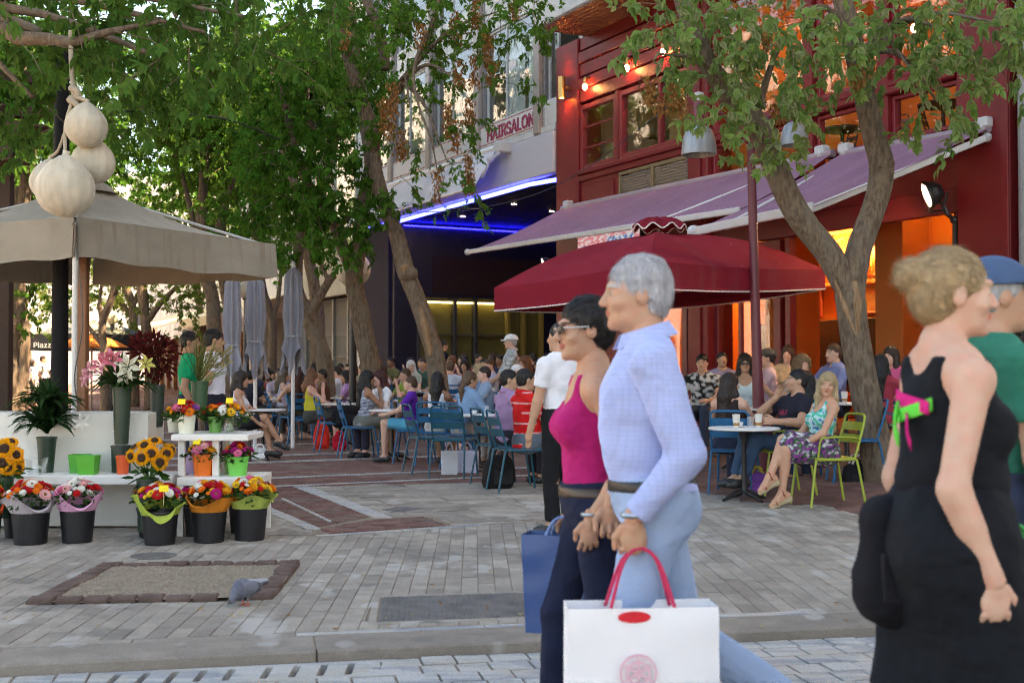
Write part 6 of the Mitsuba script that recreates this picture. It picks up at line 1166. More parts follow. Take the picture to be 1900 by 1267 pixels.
def bouquet(parent, c, r, h, cols, n, size=1.0, kinds=('daisy', 'rose', 'carnation', 'small'), green=(.05, .10, .025)):
    """Flowers over a dome round c of radius r and height h."""
    c = np.asarray(c); greens(parent, c + [0, 0, h * .1], [r * 1.02, r * 1.02, h * .6], int(120 * size), green, .055)
    for i in range(n):
        rr = math.sqrt((i + .5) / n) * .95; a = i * 2.39996 + c[0] * 7; q = np.array([math.cos(a) * rr, math.sin(a) * rr, 0]); z = h * (1 - rr ** 2 * .75) + FG.uniform(-.01, .015)
        flower(parent, c + q * r + [0, 0, z], q * 1.0 + [0, -.15, .75] + FG.normal(0, .2, 3), kinds[FG.integers(0, len(kinds))], cols[FG.integers(0, len(cols))], FG.uniform(.85, 1.2) * size)
def bucket(label, px0, px1, ytop, ybot, col=(.012, .012, .014), group='black flower buckets', name='bucket', bs='m_satin', dz=0.0, Y=None):
    xm = (px0 + px1) / 2
    if Y is None: g = G(xm, ybot - 5); Y = g[1] + (px1 - px0) / 2 * .85 / F * g[1]
    c = at(xm, ybot, Y); z0 = max(0.0, c[2]) if Y is None or dz == 0 else dz; r = (px1 - px0) / 2 / F * Y; h = at(xm, ytop, Y - r)[2] - z0
    k = thing(name, label, name.replace('_', ' '), group)
    put('shell', lathe([(0, z0 + .001), (r * .80, z0 + .001), (r * .82, z0 + .01), (r * .985, z0 + h - .02), (r * 1.03, z0 + h - .018), (r * 1.03, z0 + h), (r * .97, z0 + h), (r * .80, z0 + .03)], 28, (c[0], c[1], 0)), bs, k, col=col, smooth=40)
    return k, np.array([c[0], c[1], z0 + h]), r
def wrap(parent, c, r, col, hgt=.10, sd=1, dip=.0):            # a ruffled paper collar round a bunch
    def fn(u, v):
        a = u * 2 * PI; rr = r * (.80 + .35 * v + .09 * np.sin(a * 7 + sd) * v + .05 * np.sin(a * 13 + 2 * sd) * v); z = -.03 + hgt * v * (1 + .30 * np.sin(a * 3 + sd)) - .05 * v ** 3 - dip * np.clip(np.cos(a + 1.0), 0, 1) ** 3 * v
        return np.stack([c[0] + rr * np.cos(a), c[1] + rr * np.sin(a), c[2] + z], -1)
    put('wrapping', slab_of(sheet(fn, 72, 10), .002), 'm_fabric', parent, col=col, smooth=60)
MIX = ['red', 'orange', 'yellow', 'gold', 'pink', 'magenta', 'white', 'yellow', 'orange']
def tag(label, px, py, Y, s=.032, col=(.85, .66, .02)):
    c = at(px, py, Y); k = thing('price_tag', label, 'price tag', 'yellow price tags'); M = tr(*c) @ rot(FG.uniform(-15, 15)) @ rot(-12, 'x')
    put('card', xf(box(-s, s, -.001, .001, -s * .7, s * .7), M), 'm_matte', k, col=col); put('stick', xf(rod((0, .004, -.12), (0, .004, -s * .6), .003, 5), M), 'm_matte', k, col=(.4, .33, .15))
for i, (x0, x1, yt, yb, lab, wr, cols, n) in enumerate(((-46, 2, 948, 1012, 'black bucket of orange wrapped flowers cut by the left edge', (.8, .12, .03), ['orange', 'red', 'gold'], 14), (21, 92, 946, 1017, 'black bucket with pale grey wrapped flowers, second from the left edge', (.45, .40, .42), ['red', 'yellow', 'orange', 'rose'], 16), (111, 176, 942, 1014, 'black bucket with pink wrapped white flowers', (.70, .38, .55), ['white', 'white', 'rose', 'pink'], 18),
        (263, 330, 950, 1018, 'black bucket with lime wrapped yellow and red flowers, nearest the upright sunflowers', (.40, .48, .08), ['red', 'yellow', 'yellow', 'magenta', 'gold'], 22), (355, 421, 944, 1014, 'black bucket with orange wrapped mixed flowers, middle of the right three', (.62, .22, .03), MIX, 24), (431, 496, 938, 1010, 'black bucket with green wrapped mixed flowers, rightmost of the row', (.38, .45, .10), MIX, 22))):
    k, c, r = bucket(lab, x0, x1, yt, yb); wrap(k, c, r * 1.25, np.array(wr), .16, i, .14 if i == 3 else .05); bouquet(k, c + [0, 0, .06], r * 1.36, .13, cols + ['white', 'red'], n + 22, .98)
for x0, x1, yt, yb, lab in ((6, 60, 950, 1004, 'black bucket half hidden behind the grey wrapped bucket'), (254, 310, 945, 1004, 'black bucket half hidden behind the lime wrapped bucket'), (341, 395, 940, 1001, 'black bucket half hidden behind the orange wrapped bucket'), (424, 475, 934, 996, 'black bucket half hidden behind the green wrapped bucket')):
    k, c, r = bucket(lab, x0, x1, yt, yb); bouquet(k, c + [0, 0, .06], r * 1.2, .12, MIX, 10, 1.15)
def pot(label, px0, px1, ytop, ybot, Y, col, name='flower_pot', group=None, bs='m_satin', z=None, taper=.8):
    xm = (px0 + px1) / 2; c = at(xm, ybot, Y); z0 = c[2] if z is None else z; r = (px1 - px0) / 2 / F * Y; h = (ybot - ytop) / F * Y
    k = thing(name, label, name.replace('_', ' '), group)
    put('shell', lathe([(0, z0 + .001), (r * taper, z0 + .001), (r * .99, z0 + h - .014), (r * 1.05, z0 + h - .012), (r * 1.05, z0 + h), (r * .96, z0 + h), (r * taper * .95, z0 + .02)], 26, (c[0], c[1], 0)), bs, k, col=col, smooth=40)
    return k, np.array([c[0], c[1], z0 + h]), r
k, c, r = pot('cream pot of mixed bright flowers on the upper shelf', 329, 363, 778, 812, Yt0 + .3, (.66, .66, .52), z=zu); bouquet(k, c + [0, 0, -.01], .135, .11, ['yellow', 'gold', 'red', 'orange', 'purple', 'pink'], 26, .95)
k, c, r = pot('orange pot of pink and yellow flowers on the lower shelf table', 357, 397, 849, 889, Yt0 + .2, (.72, .15, .01), z=zm); bouquet(k, c + [0, 0, -.01], .125, .11, ['pink', 'yellow', 'gold', 'white', 'rose'], 22, .95)
k, c, r = pot('bright green pot of pink and orange flowers on the lower shelf table', 421, 461, 848, 884, Yt0 + .2, (.16, .55, .08), z=zm); bouquet(k, c + [0, 0, -.01], .125, .10, ['pink', 'red', 'orange', 'magenta', 'rose'], 22, .95)
k, c, r = pot('lilac pot behind the orange pot', 343, 376, 845, 884, Yt0 + .45, (.42, .28, .45), z=zm); k, c, r = pot('pale green pot behind the bright green pot', 415, 446, 846, 880, Yt0 + .45, (.18, .42, .10), z=zm)
k, c, r = pot('pale cream pot behind the cream flower pot', 310, 336, 782, 808, Yt0 + .5, (.55, .55, .45), z=zu); bouquet(k, c, .09, .08, ['yellow', 'gold'], 8, .8)
def vase(label, px0, px1, ytop, ybot, Y, col, taper=.7, bs='m_satin', z=None, name='vase'): return pot(label, px0, px1, ytop, ybot, Y, col, name, None, bs, z, taper)
gl = thing('glass_vase', 'clear glass vase of red and yellow flowers on the upper shelf', 'vase'); c = at(427, 806, Yt0 + .35); c[2] = zu
put('shell', lathe([(0, .002), (.06, .002), (.07, .03), (.052, .08), (.065, .13)], 20, c), 'm_tumbler', gl, smooth=True); put('stems', cat([rod(c + [FG.uniform(-.03, .03), FG.uniform(-.03, .03), .01], c + [FG.uniform(-.04, .04), FG.uniform(-.04, .04), .14], .004, 5) for _ in range(12)]), 'm_satin', gl, col=(.08, .14, .03), kind='stuff'); bouquet(gl, c + [.01, 0, .13], .125, .10, ['yellow', 'gold', 'rose', 'red', 'white', 'orange'], 22, 1.05)
k, c, r = vase('green tumbler vase of red flowers left of the clear glass vase', 387, 412, 776, 806, Yt0 + .45, (.12, .30, .06), .9, z=zu); bouquet(k, c, .10, .09, ['red', 'red', 'orange', 'gold'], 14, 1.1)
# sunflowers
def sunflower(parent, p, d, r, col=(.82, .42, .015)):
    d = unit(np.asarray(d, float)); a = unit(np.cross(d, [.2, .3, 1])); M = np.eye(4); M[:3, 0], M[:3, 1], M[:3, 2], M[:3, 3] = a, np.cross(d, a), d, p
    V, F_, n = [], [], 0
    for row in range(2):
        for i in range(17):
            an = 2 * PI * (i + .5 * row) / 17 + FG.uniform(-.06, .06); e = np.array([math.cos(an), math.sin(an), 0]); s = np.array([-e[1], e[0], 0]) * r * .13; L = r * FG.uniform(.92, 1.1) * (1 - .06 * row); lf = r * (.10 + .12 * row)
            V.append(np.array([e * r * .38, e * L * .72 + s + [0, 0, lf], e * L * .72 + [0, 0, lf - .012], e * L * .72 - s + [0, 0, lf], e * L + [0, 0, lf * .4 + FG.uniform(-.012, .006)]])); F_.append(np.array([[0, 2, 1], [0, 3, 2], [1, 2, 4], [2, 3, 4]]) + n); n += 5
    k = put('sunflower', xf((np.vstack(V), np.vstack(F_)), M), 'm_petal', parent, col=np.array(col) * FG.uniform(.85, 1.15))
    put('centre', wobble(trimesh.Trimesh(*xf(lathe([(r * .46, -.004), (r * .45, .012), (r * .3, .022), (r * .14, .018), (0, .016)], 18), M), process=False), .004, 160, 1), 'm_matte', k, col=(.035, .016, .008))
def sun_bunch(label, heads, Y, base, vx0, vx1, vtop, vbot, vcol, extra=None):
    k, c, r = vase(label, vx0, vx1, vtop, vbot, Y, vcol, .85, name='sunflower_vase'); b = at(*base, Y)
    for px, py, dy, dirv, rp in heads:
        p = at(px, py, Y + dy); sunflower(k, p, dirv, rp / F * Y); q = p - unit(np.array(dirv, float)) * .03
        put('stem', tube(spline([c + [FG.uniform(-.03, .03), FG.uniform(-.02, .02), -.1], b + [FG.uniform(-.02, .02), 0, 0], q - [0, 0, .06], q], 14), .006, 6), 'm_satin', k, col=(.07, .13, .03), smooth=True)
    greens(k, b + [0, 0, .05], [.13, .10, .07], 26, (.04, .09, .02), .11, -.3)
sun_bunch('tall dark vase with a bunch of sunflowers standing on the ground by the bench table', [(281, 841, -.10, (.1, -1, .15), 17), (263, 849, -.12, (-.25, -1, -.05), 17), (297, 857, -.10, (.15, -1, -.15), 17), (243, 846, -.05, (-.6, -1, -.05), 14), (309, 841, -.04, (.6, -.8, .1), 15), (268, 826, .02, (-.2, -.7, .7), 16), (287, 818, .05, (.15, -.4, .9), 15), (318, 834, .05, (.9, -.4, .2), 13), (250, 830, .05, (-.6, -.4, .7), 14), (302, 823, .08, (.4, .2, .9), 14)], 9.72, (276, 892), 253, 292, 888, 985, (.015, .03, .02))
sun_bunch('vase with a bunch of sunflowers cut by the left edge', [(8, 832, -.1, (.1, -1, .2), 20), (3, 858, -.12, (.2, -1, 0), 19), (30, 843, -.05, (.8, -.8, .1), 16), (14, 866, -.1, (.3, -1, -.3), 18), (20, 820, 0, (.3, -.4, .9), 16), (35, 858, 0, (.9, -.5, 0), 14), (-10, 845, 0, (-.3, -1, .2), 18), (33, 868, -.02, (.7, -.7, -.3), 14)], 9.75, (5, 885), -14, 24, 885, 960, (.02, .05, .03))
# other vases on and behind the bench
def blades(parent, c, n, L, spread, col, wd, name, seed, up=1.0, drop=.5):
    rg = np.random.default_rng(seed); a = rg.uniform(0, 2 * PI, n); e = np.stack([np.cos(a), np.sin(a), 0 * a], 1); el = rg.uniform(.15, 1.25, n); V, F_ = [], []
    for i in range(n):
        l = L * rg.uniform(.6, 1.1); t = np.linspace(0, 1, 6); out = spread * np.sin(el[i]) * t; z = l * (up * np.cos(el[i] * .8) * t - drop * np.sin(el[i]) * t ** 2.2); p = c + e[i] * (l * out)[:, None] + np.array([0, 0, 1.0]) * z[:, None] + rg.normal(0, .008, 3)
        s = np.array([-e[i][1], e[i][0], .2]) * (wd * rg.uniform(.7, 1.2) * np.array([.35, .8, 1, .9, .6, .05]))[:, None]; k0 = 18 * i; V.append(np.vstack([p + s, p - [0, 0, .006], p - s])); b = np.arange(5)
        for u0, u1 in ((0, 6), (6, 12)): F_.append(k0 + np.vstack([np.stack([b + u0, b + 1 + u0, b + 1 + u1], 1), np.stack([b + u0, b + 1 + u1, b + u1], 1)]))
    put(name, (np.vstack(V), np.vstack(F_)), 'm_leaf', parent, col=np.repeat(np.asarray(col) * rg.uniform(.6, 1.4, (n, 1)), 18, 0), kind='stuff', smooth=True)
k, c, r = vase('dark green vase with a wide bunch of long dark lily leaves', 68, 104, 806, 872, 10.3, (.018, .035, .022), z=zl)
vase_lily = k; blades(k, c + [0, 0, .05], 150, .50, .72, (.022, .05, .016), .021, 'foliage', 3, .95, .6); blades(k, c + [0, 0, .28], 110, .40, .9, (.03, .065, .02), .020, 'foliage', 4, .7, .55)
fb_ = vase('tall fluted dark green vase of pink and white lilies', 208, 243, 718, 824, 10.3, (.02, .04, .022), .72, z=None); k, c, r = fb_
kb = vase('dark green bucket under the tall lily vase', 206, 243, 820, 870, 10.3, (.015, .03, .022), .9, z=zl)
blades(k, c + [0, 0, .0], 90, .36, .9, (.035, .075, .022), .02, 'foliage', 6, .9, .7); blades(k, c + [-.05, 0, .06], 40, .30, 1.0, (.05, .09, .025), .018, 'foliage', 7, .9, .3)
def lily(parent, p, d, r, col, edge):
    d = unit(np.asarray(d, float)); a = unit(np.cross(d, [.2, .3, 1])); M = np.eye(4); M[:3, 0], M[:3, 1], M[:3, 2], M[:3, 3] = a, np.cross(d, a), d, p; V, F_, n = [], [], 0
    for i in range(6):
        an = i * PI / 3; e = np.array([math.cos(an), math.sin(an), 0]); s = np.array([-e[1], e[0], 0]) * r * (.24 if i % 2 else .18)
        V.append(np.array([e * r * .05, e * r * .45 + s + [0, 0, r * .35], e * r * .5 + [0, 0, r * .25], e * r * .45 - s + [0, 0, r * .35], e * r * .85 + s * .5 + [0, 0, r * .35], e * r * .85 - s * .5 + [0, 0, r * .35], e * r * 1.1 + [0, 0, r * .12]])); F_.append(np.array([[0, 2, 1], [0, 3, 2], [1, 2, 4], [2, 5, 4], [2, 3, 5], [4, 5, 6]]) + n); n += 7
    v = np.vstack(V); c = np.tile(np.array(edge), (len(v), 1)); c[1::7] = c[3::7] = col; c[2::7] = np.array(col) * .7
    put('lily', xf((v, np.vstack(F_)), M), 'm_petal', parent, col=c)
lily(vase_lily, at(150, 782, 9.75), (.5, -1, -.3), .07, (.74, .73, .66), (.76, .75, .70))
for px, py, dv, r_, col, ed in ((172, 690, (-.4, -1, .3), .10, (.55, .16, .22), (.7, .45, .45)), (190, 678, (-.1, -.8, .7), .11, (.60, .05, .12), (.75, .4, .42)), (163, 702, (-.7, -.8, .1), .09, (.5, .14, .2), (.65, .4, .4)), (207, 670, (.3, -.8, .7), .12, (.62, .04, .10), (.75, .42, .45)), (198, 662, (.0, -.2, 1), .09, (.55, .06, .12), (.7, .4, .4)), (238, 680, (.2, -1, .1), .115, (.72, .70, .50), (.76, .75, .60)), (232, 694, (0, -.9, -.4), .09, (.7, .68, .48), (.76, .75, .60)), (270, 676, (.6, -.7, .3), .08, (.6, .55, .12), (.66, .62, .2))): lily(k, at(px, py, 10.2), dv, r_, col, ed)
k, c, r = vase('dark green vase of dark red leaf sprays behind the lilies', 278, 305, 714, 792, 10.75, (.014, .025, .018), .75)
greens(k, c + [-.05, 0, .24], [.22, .2, .20], 430, (.085, .016, .014), .065, .4, 'red_leaves'); blades(k, c, 30, .45, .45, (.05, .03, .015), .004, 'stalks', 9, 1.1, .1)
k, c, r = vase('green vase of dry pale grasses', 354, 386, 707, 768, 11.0, (.03, .07, .03), .8); blades(k, c, 34, .5, .45, (.12, .15, .04), .004, 'stalks', 10, 1.1, .1)
rg = np.random.default_rng(8); ears = []
for i in range(34):
    b = at(rg.uniform(362, 432), rg.uniform(632, 690), 11.0 + rg.uniform(-.1, .1)); d = unit(b - (c + [0, 0, .02])); n_ = 22; t = rg.random(n_); ears.append(leaves(b - d * (t * .14)[:, None], unit(d + rg.normal(0, .35, (n_, 3))), unit(rg.normal(size=(n_, 3))), np.full(n_, .03), LEAF2, np.tile([.42, .36, .16], (n_, 1)) * rg.uniform(.6, 1.2), None, rg)[:3])
put('grass_ears', cat([(e[0], e[1]) for e in ears]), 'm_leaf', k, col=np.vstack([e[2] for e in ears]), kind='stuff'); put('grass_stalks', cat([tube([c + [0, 0, -.03], at(rg.uniform(362, 430), rg.uniform(650, 690), 11.0)], .003, 4) for _ in range(30)]), 'm_satin', k, col=(.16, .19, .06), kind='stuff')
def cup(label, px0, px1, yt, yb, Y, col, name='square_pot', z=None, bs='m_satin'):
    c = at((px0 + px1) / 2, yb, Y); z0 = c[2] if z is None else z; w = (px1 - px0) / 2 / F * Y; h = (yb - yt) / F * Y; k = thing(name, label, 'pot' if bs == 'm_satin' else 'vase')
    ang = np.arange(4) * PI / 2 + PI / 4; R_ = lambda r, z: np.stack([c[0] + r * 1.3 * np.cos(ang), c[1] + r * 1.3 * np.sin(ang), 0 * ang + z], 1); V = np.vstack([R_(w * .82, z0 + .001), R_(w, z0 + h), R_(w * .93, z0 + h), R_(w * .76, z0 + .015)]); F_ = []
    for a in range(3):
        for i in range(4): F_.append([4 * a + i, 4 * a + (i + 1) % 4, 4 * a + 4 + (i + 1) % 4, 4 * a + 4 + i])
    F_ += [[3, 2, 1, 0], [12, 13, 14, 15]]; put('shell', (V, np.array(F_)), bs, k, col=None if bs == 'm_tumbler' else col)
cup('left square bright green pot on the bench table', 130, 166, 840, 874, 10.28, (.07, .32, .03), z=zl); cup('right square bright green pot on the bench table', 145, 183, 841, 876, 10.12, (.09, .38, .03), z=zl); cup('square clear glass vase on the bench table', 51, 85, 846, 876, 10.12, None, 'glass_cube', zl, 'm_tumbler')
k, c, r = pot('red orange pot behind the upright sunflowers', 215, 240, 836, 870, 10.15, (.62, .09, .02), z=zl)
for lab, px, py, Y in (('yellow price tag over the cream pot', 337, 745, Yt0 + .2), ('yellow price tag over the clear glass vase', 426, 743, Yt0 + .3), ('yellow price tag over the orange pot', 365, 819, Yt0 + .1), ('yellow price tag over the lime wrapped bucket', 304, 906, 8.7)): tag(lab, px, py, Y)
# --- umbrellas
um = thing('burgundy_parasol', 'large square burgundy parasol with white piping and a ruffled top over the cafe tables', 'parasol')
Yc = [14.0, 15.9, 17.6, 15.7]; top4 = [at(1207, 484, 14.0), at(918, 534, 15.9), None, at(1529, 500, 15.9)]; top4[2] = top4[1] + top4[3] - top4[0]; bot4 = [at(1207, 536, 14.0), at(919, 577, 15.9), None, at(1530, 536, 15.9)]; bot4[2] = bot4[1] + bot4[3] - bot4[0]
mid = np.mean(top4, 0); ap = np.array([mid[0], mid[1], at(1210, 428, mid[1])[2]]); BUR = (.20, .013, .026)
for i in range(4):
    a, b, c_, d_ = top4[i], top4[(i + 1) % 4], bot4[i], bot4[(i + 1) % 4]
    def pan(u, v): q = (a + (b - a) * u[..., None]); q = q + (ap + (q - ap) * .09 - q) * v[..., None]; q[..., 2] += .13 * np.sin(v * PI) * (1 - .45 * np.sin(u * PI)) - .035 * np.sin(u * PI) * (1 - v); return q
    put('panel', slab_of(sheet(pan, 24, 16), .003), 'm_awning', um, col=BUR, smooth=40)
    def va_(u, v): q = (a + (b - a) * u[..., None]) * (1 - v[..., None]) + (c_ + (d_ - c_) * u[..., None]) * v[..., None]; q[..., 2] -= .035 * np.sin(u * PI); n = ((a + b) / 2 - mid) * [1, 1, 0]; n = n / np.linalg.norm(n); return q + n * (.012 + .015 * np.sin(u * 9) * v)[..., None]
    put('valance', slab_of(sheet(va_, 30, 4), .003), 'm_awning', um, col=BUR, smooth=40)
    e = va_(np.linspace(0, 1, 30)[None], np.ones((1, 30)))[0]; put('piping', tube(e, .009, 6), 'm_matte', um, col=(.72, .70, .66)); put('rib', rod(a + (ap - a) * .02 - [0, 0, .03], ap - [0, 0, .1], .012, 6), 'm_satin', um, col=(.1, .05, .04))
def ruf(u, v): a_ = u * 2 * PI; rr = .05 + .30 * v; return np.stack([ap[0] + rr * np.cos(a_), ap[1] + rr * np.sin(a_), ap[2] + .16 - .13 * v + .035 * np.sin(a_ * 9) * v + .04 * np.sin(v * PI)], -1)
put('ruffle', slab_of(sheet(ruf, 90, 6), .004), 'm_awning', um, col=BUR, smooth=40); put('ruffle_piping', tube(ruf(np.linspace(0, 1, 90)[None], np.ones((1, 90)))[0], .009, 5), 'm_matte', um, col=(.72, .70, .66))
put('seam_loop', tube(spline([top4[0] + [-.05, -.03, -.32], top4[0] + [-.03, -.03, -.05], top4[0] + [0, -.03, .02], top4[0] + [.035, -.03, -.05], top4[0] + [.03, -.03, -.32]], 20), .012, 6), 'm_matte', um, col=(.62, .58, .50)); put('pole', rod([mid[0], mid[1], 0], ap, .03, 10), 'm_satin', um, col=(.12, .06, .04))
# mauve awnings of the cafe
MAU = (.235, .13, .185)
def awning(label, back, frontc, w_b, w_f, bar_r, seams, arm):
    k = thing('mauve_awning', label, 'awning', 'mauve awnings'); (ub0, zb0), (ub1, zb1) = back; (uf0, zf0), (uf1, zf1) = frontc
    B_ = lambda t: fw(ub0 + (ub1 - ub0) * t, w_b, zb0 + (zb1 - zb0) * t); E_ = lambda t: fw(uf0 + (uf1 - uf0) * t, w_f, zf0 + (zf1 - zf0) * t)
    def fn(u, v): q = np.array([[B_(t) for t in r] for r in u]); e = np.array([[E_(t) for t in r] for r in u]); q = q + (e - q) * v[..., None]; q[..., 2] -= .05 * np.sin(v * PI) + .012 * np.sin(u * 23) * np.sin(v * PI); return q
    put('canvas', slab_of(sheet(fn, 40, 8), .004), 'm_awning', k, col=MAU, smooth=40)
    for t in seams: l = fn(np.full((1, 12), t), np.linspace(0, 1, 12)[None])[0] + [0, 0, .006]; put('seam', tube(l, .007, 5), 'm_matte', k, col=(.36, .20, .30))
    put('front_bar', bar(E_(0), E_(1), .05, bar_r * 2, .012), 'm_satin', k, col=(.55, .54, .52)); put('end_cap', ball(bar_r * 1.5, E_(0), 2), 'm_satin', k, col=(.6, .6, .6)); put('roller', rod(B_(0), B_(1), .06, 12), 'm_satin', k, col=(.3, .24, .27))
    for t in (0.03, .97): put('bracket', cat([ball(.09, B_(t) + [0, 0, .03], 1), xf(box(-.10, .10, -.08, .08, -.05, .09, .02), np.block([[np.stack([UX, WX, [0, 0, 1]], 1), (B_(t) + [0, 0, .05])[:, None]], [np.zeros((1, 3)), np.ones((1, 1))]]))]), 'm_satin', k, col=(.5, .5, .5))
    for t, s in arm:
        p, q = B_(t) + [0, 0, -.12], E_(s) + [0, 0, -.03]; put('arm', bar(p, q, .06, .085, .012), 'm_satin', k, col=(.6, .59, .57)); put('elbow', ball(.065, p, 1), 'm_satin', k, col=(.45, .45, .45))
    return k
def on(px, py, w): return fpx(px, py, w)
awning('left mauve retractable awning on the red cafe', (on(1043, 388, -.12), on(1546, 284, -.12)), (on(868, 468, -2.0), on(1372, 390, -2.0)), -.12, -2.0, .045, (.14, .29, .43, .57, .71, .86), ((.9, .75),))
awning('right mauve retractable awning on the red cafe, set lower', (on(1562, 286, -.12), on(1836, 237, -.12)), (on(1287, 430, -2.75), on(1508, 384, -2.75)), -.12, -2.75, .06, (.33, .67), ((.985, .97), (.02, .3)))
# burgundy lamp post with bell shades
lp = G(1413, 905); lp = at(1412, 740, 15.0); k = thing('burgundy_lamp_post', 'burgundy lamp post with two grey bell shades beside the forked tree', 'lamp post'); ztop = at(1393, 262, 15.0)[2]
put('shaft', tube([[lp[0], 15.0, 0], [lp[0] - .05, 15, 1.5], [at(1398, 450, 15.0)[0], 15, 2.9], [at(1393, 265, 15.0)[0], 15, ztop]], [.085, .06, .055, .05], 14), 'm_satin', k, col=(.12, .018, .03), smooth=40)
tp = at(1393, 270, 15.0); put('base', lathe([(.14, 0), (.13, .6), (.09, .75)], 16, (lp[0], 15.0, 0)), 'm_satin', k, col=(.10, .016, .026), smooth=40)
for px, py, s in ((1297, 262, 1.0), (1474, 250, .8)):
    c = at(px, py, 14.9); r = 33 / F * 14.9 * s; sh = put('shade', lathe([(r * .985, c[2] - .17 * s), (r, c[2] - .165 * s), (r * .93, c[2] + .02 * s), (r * .70, c[2] + .14 * s), (r * .32, c[2] + .19 * s), (0, c[2] + .20 * s)], 28, (c[0], c[1], 0)), 'm_shade', k, smooth=40)
    put('stem', cat([lathe([(r * .34, c[2] + .17 * s), (r * .34, c[2] + .26 * s), (.07, c[2] + .28 * s), (.07, c[2] + .48 * s), (0, c[2] + .48 * s)], 14, (c[0], c[1], 0))]), 'm_satin', k, col=(.16, .02, .045)); put('cap', lathe([(.062, c[2] + .48 * s), (.062, c[2] + .58 * s), (0, c[2] + .60 * s)], 12, (c[0], c[1], 0)), 'm_satin', k, col=(.45, .45, .45))
    put('arm', tube(spline([c + [.0, 0, .38 * s], (c + tp) / 2 + [0, 0, .33], tp + [0, 0, -.02]], 16), .022, 8), 'm_satin', k, col=(.14, .02, .035))
# black globe lamps
for lab, px, py, Y, r in (('white globe street lamp on a black post in front of the glass fronted building', 655, 500, 23.0, 33), ('cream globe street lamp beside the orange parasol, far off', 208, 592, 40, 10.5), ('cream globe street lamp half hidden behind the grey folded parasols', 457, 538, 28, 17)):
    k = thing('globe_lamp', lab, 'lamp post'); c = at(px, py, Y); R_ = r / F * Y; put('globe', ball(R_, c, 3), 'm_satin', k, col=(.50, .47, .38) if Y < 30 else (.6, .5, .28), smooth=True); put('post', lathe([(.13, 0), (.11, .5), (.07, .6), (.06, c[2] - R_ - .02), (.09, c[2] - R_), (.06, c[2] - R_ + .05)], 12, (c[0], c[1], 0)), 'm_satin', k, col=(.012, .012, .014), smooth=40)
# grey folded parasols
for i, (px0, px1, yt, yb, Y, lab) in enumerate(((416, 447, 512, 690, 19.5, 'leftmost grey folded parasol, at the right corner of the stall canopy'), (457, 492, 512, 680, 20.0, 'middle grey folded parasol'), (527, 562, 497, 672, 21.0, 'rightmost grey folded parasol on a white pole, left of the Y forked tree'))):
    k = thing('folded_parasol', lab, 'parasol', 'grey folded parasols'); c = at((px0 + px1) / 2, yt, Y); zb = at(0, yb, Y)[2]; R_ = (px1 - px0) / 2 / F * Y
    def fold(u, v): a_ = u * 2 * PI; rr = R_ * np.interp(v, [0, .06, .5, .72, .76, 1], [.30, .75, .95, .72, .8, 1.2]) * (1 + .22 * np.sin(a_ * 8 + i) * np.interp(v, [0, .1, 1], [.3, 1, 1])); z = c[2] + (zb - c[2]) * v * (1 + .14 * np.sin(a_ * 4 + i) * v ** 3); return np.stack([c[0] + rr * np.cos(a_), Y + rr * np.sin(a_), z], -1)
    put('canvas', sheet(fold, 100, 30), 'm_awning', k, col=(.225, .225, .25), smooth=True); put('pole', rod([c[0], Y, 0], [c[0], Y, c[2] + .12], .032, 10), 'm_satin', k, col=(.6, .6, .6)); put('strap', tube([[c[0] + R_ * .82 * math.cos(a), Y + R_ * .82 * math.sin(a), c[2] + (zb - c[2]) * .73] for a in np.linspace(0, 2 * PI, 24)], .02, 6), 'm_matte', k, col=(.27, .27, .30))
# far parasols
def far_parasol(label, px0, px1, pyt, pye, Y, col, val=None, vh=.3, text=None):
    k = thing('far_parasol', label, 'parasol'); c = at((px0 + px1) / 2, pyt, Y); ze = at(0, pye, Y)[2]; hw = (px1 - px0) / 2 / F * Y
    for i in range(8):
        a0, a1 = i * PI / 4 + .3, (i + 1) * PI / 4 + .3
        def fn(u, v): p = np.stack([np.cos(a0) * (1 - u) + np.cos(a1) * u, np.sin(a0) * (1 - u) + np.sin(a1) * u], -1) * (hw * v)[..., None]; return np.stack([c[0] + p[..., 0], Y + p[..., 1], c[2] + (ze - c[2]) * v + .06 * hw * np.sin(v * PI)], -1)
        put('panel', slab_of(sheet(fn, 6, 6), .004), 'm_fabric', k, col=col if val is None or i % 2 else (.30, .29, .20), smooth=40)
        if val is not None: p0, p1 = np.array([c[0] + hw * math.cos(a0), Y + hw * math.sin(a0)]), np.array([c[0] + hw * math.cos(a1), Y + hw * math.sin(a1)]); put('valance', cat([bar([*p0, ze - vh / 2], [*p1, ze - vh / 2], .012, vh)]), 'm_matte', k, col=val)
    put('pole', rod([c[0], Y, 0], [c[0], Y, c[2]], .03, 8), 'm_satin', k, col=(.2, .15, .1))
    if text:
        tm = meshkit.text_mesh(text, .16, .01); w_ = np.ptp(tm.vertices[:, 0]); q = at(60, 640, Y - hw - .05); put('lettering', xf(tm, tr(q[0], Y - hw * .98 - .02, ze - vh + .06) @ rot(90, 'x') @ np.diag([1.5 / w_, 1, 1, 1])), 'm_matte', k, col=(.6, .6, .55))
far_parasol('large black and white cafe parasol with lettering on its valance, left of the black post', 50, 268, 597, 622, 41, (.12, .13, .13), (.02, .022, .024), .5, 'Piazza Duomo'); far_parasol('orange parasol right of the brown timber post, far off', 105, 236, 620, 644, 37, (.80, .27, .06))
# cables across the street
for lab, q in (('thin cable sagging across the blue recess', [at(760, 395, 22), at(900, 385, 21), at(1060, 330, 21.5), at(1290, 160, 20)]), ('dark cable through the leaves left of the middle', [at(175, 205, 13), at(300, 210, 15), at(420, 222, 17), at(520, 260, 20)])): put('cable', tube(spline(q, 30), .012 if 'dark' in lab else .007, 5), 'm_satin', label=lab, cat='cable', col=(.03, .03, .03))
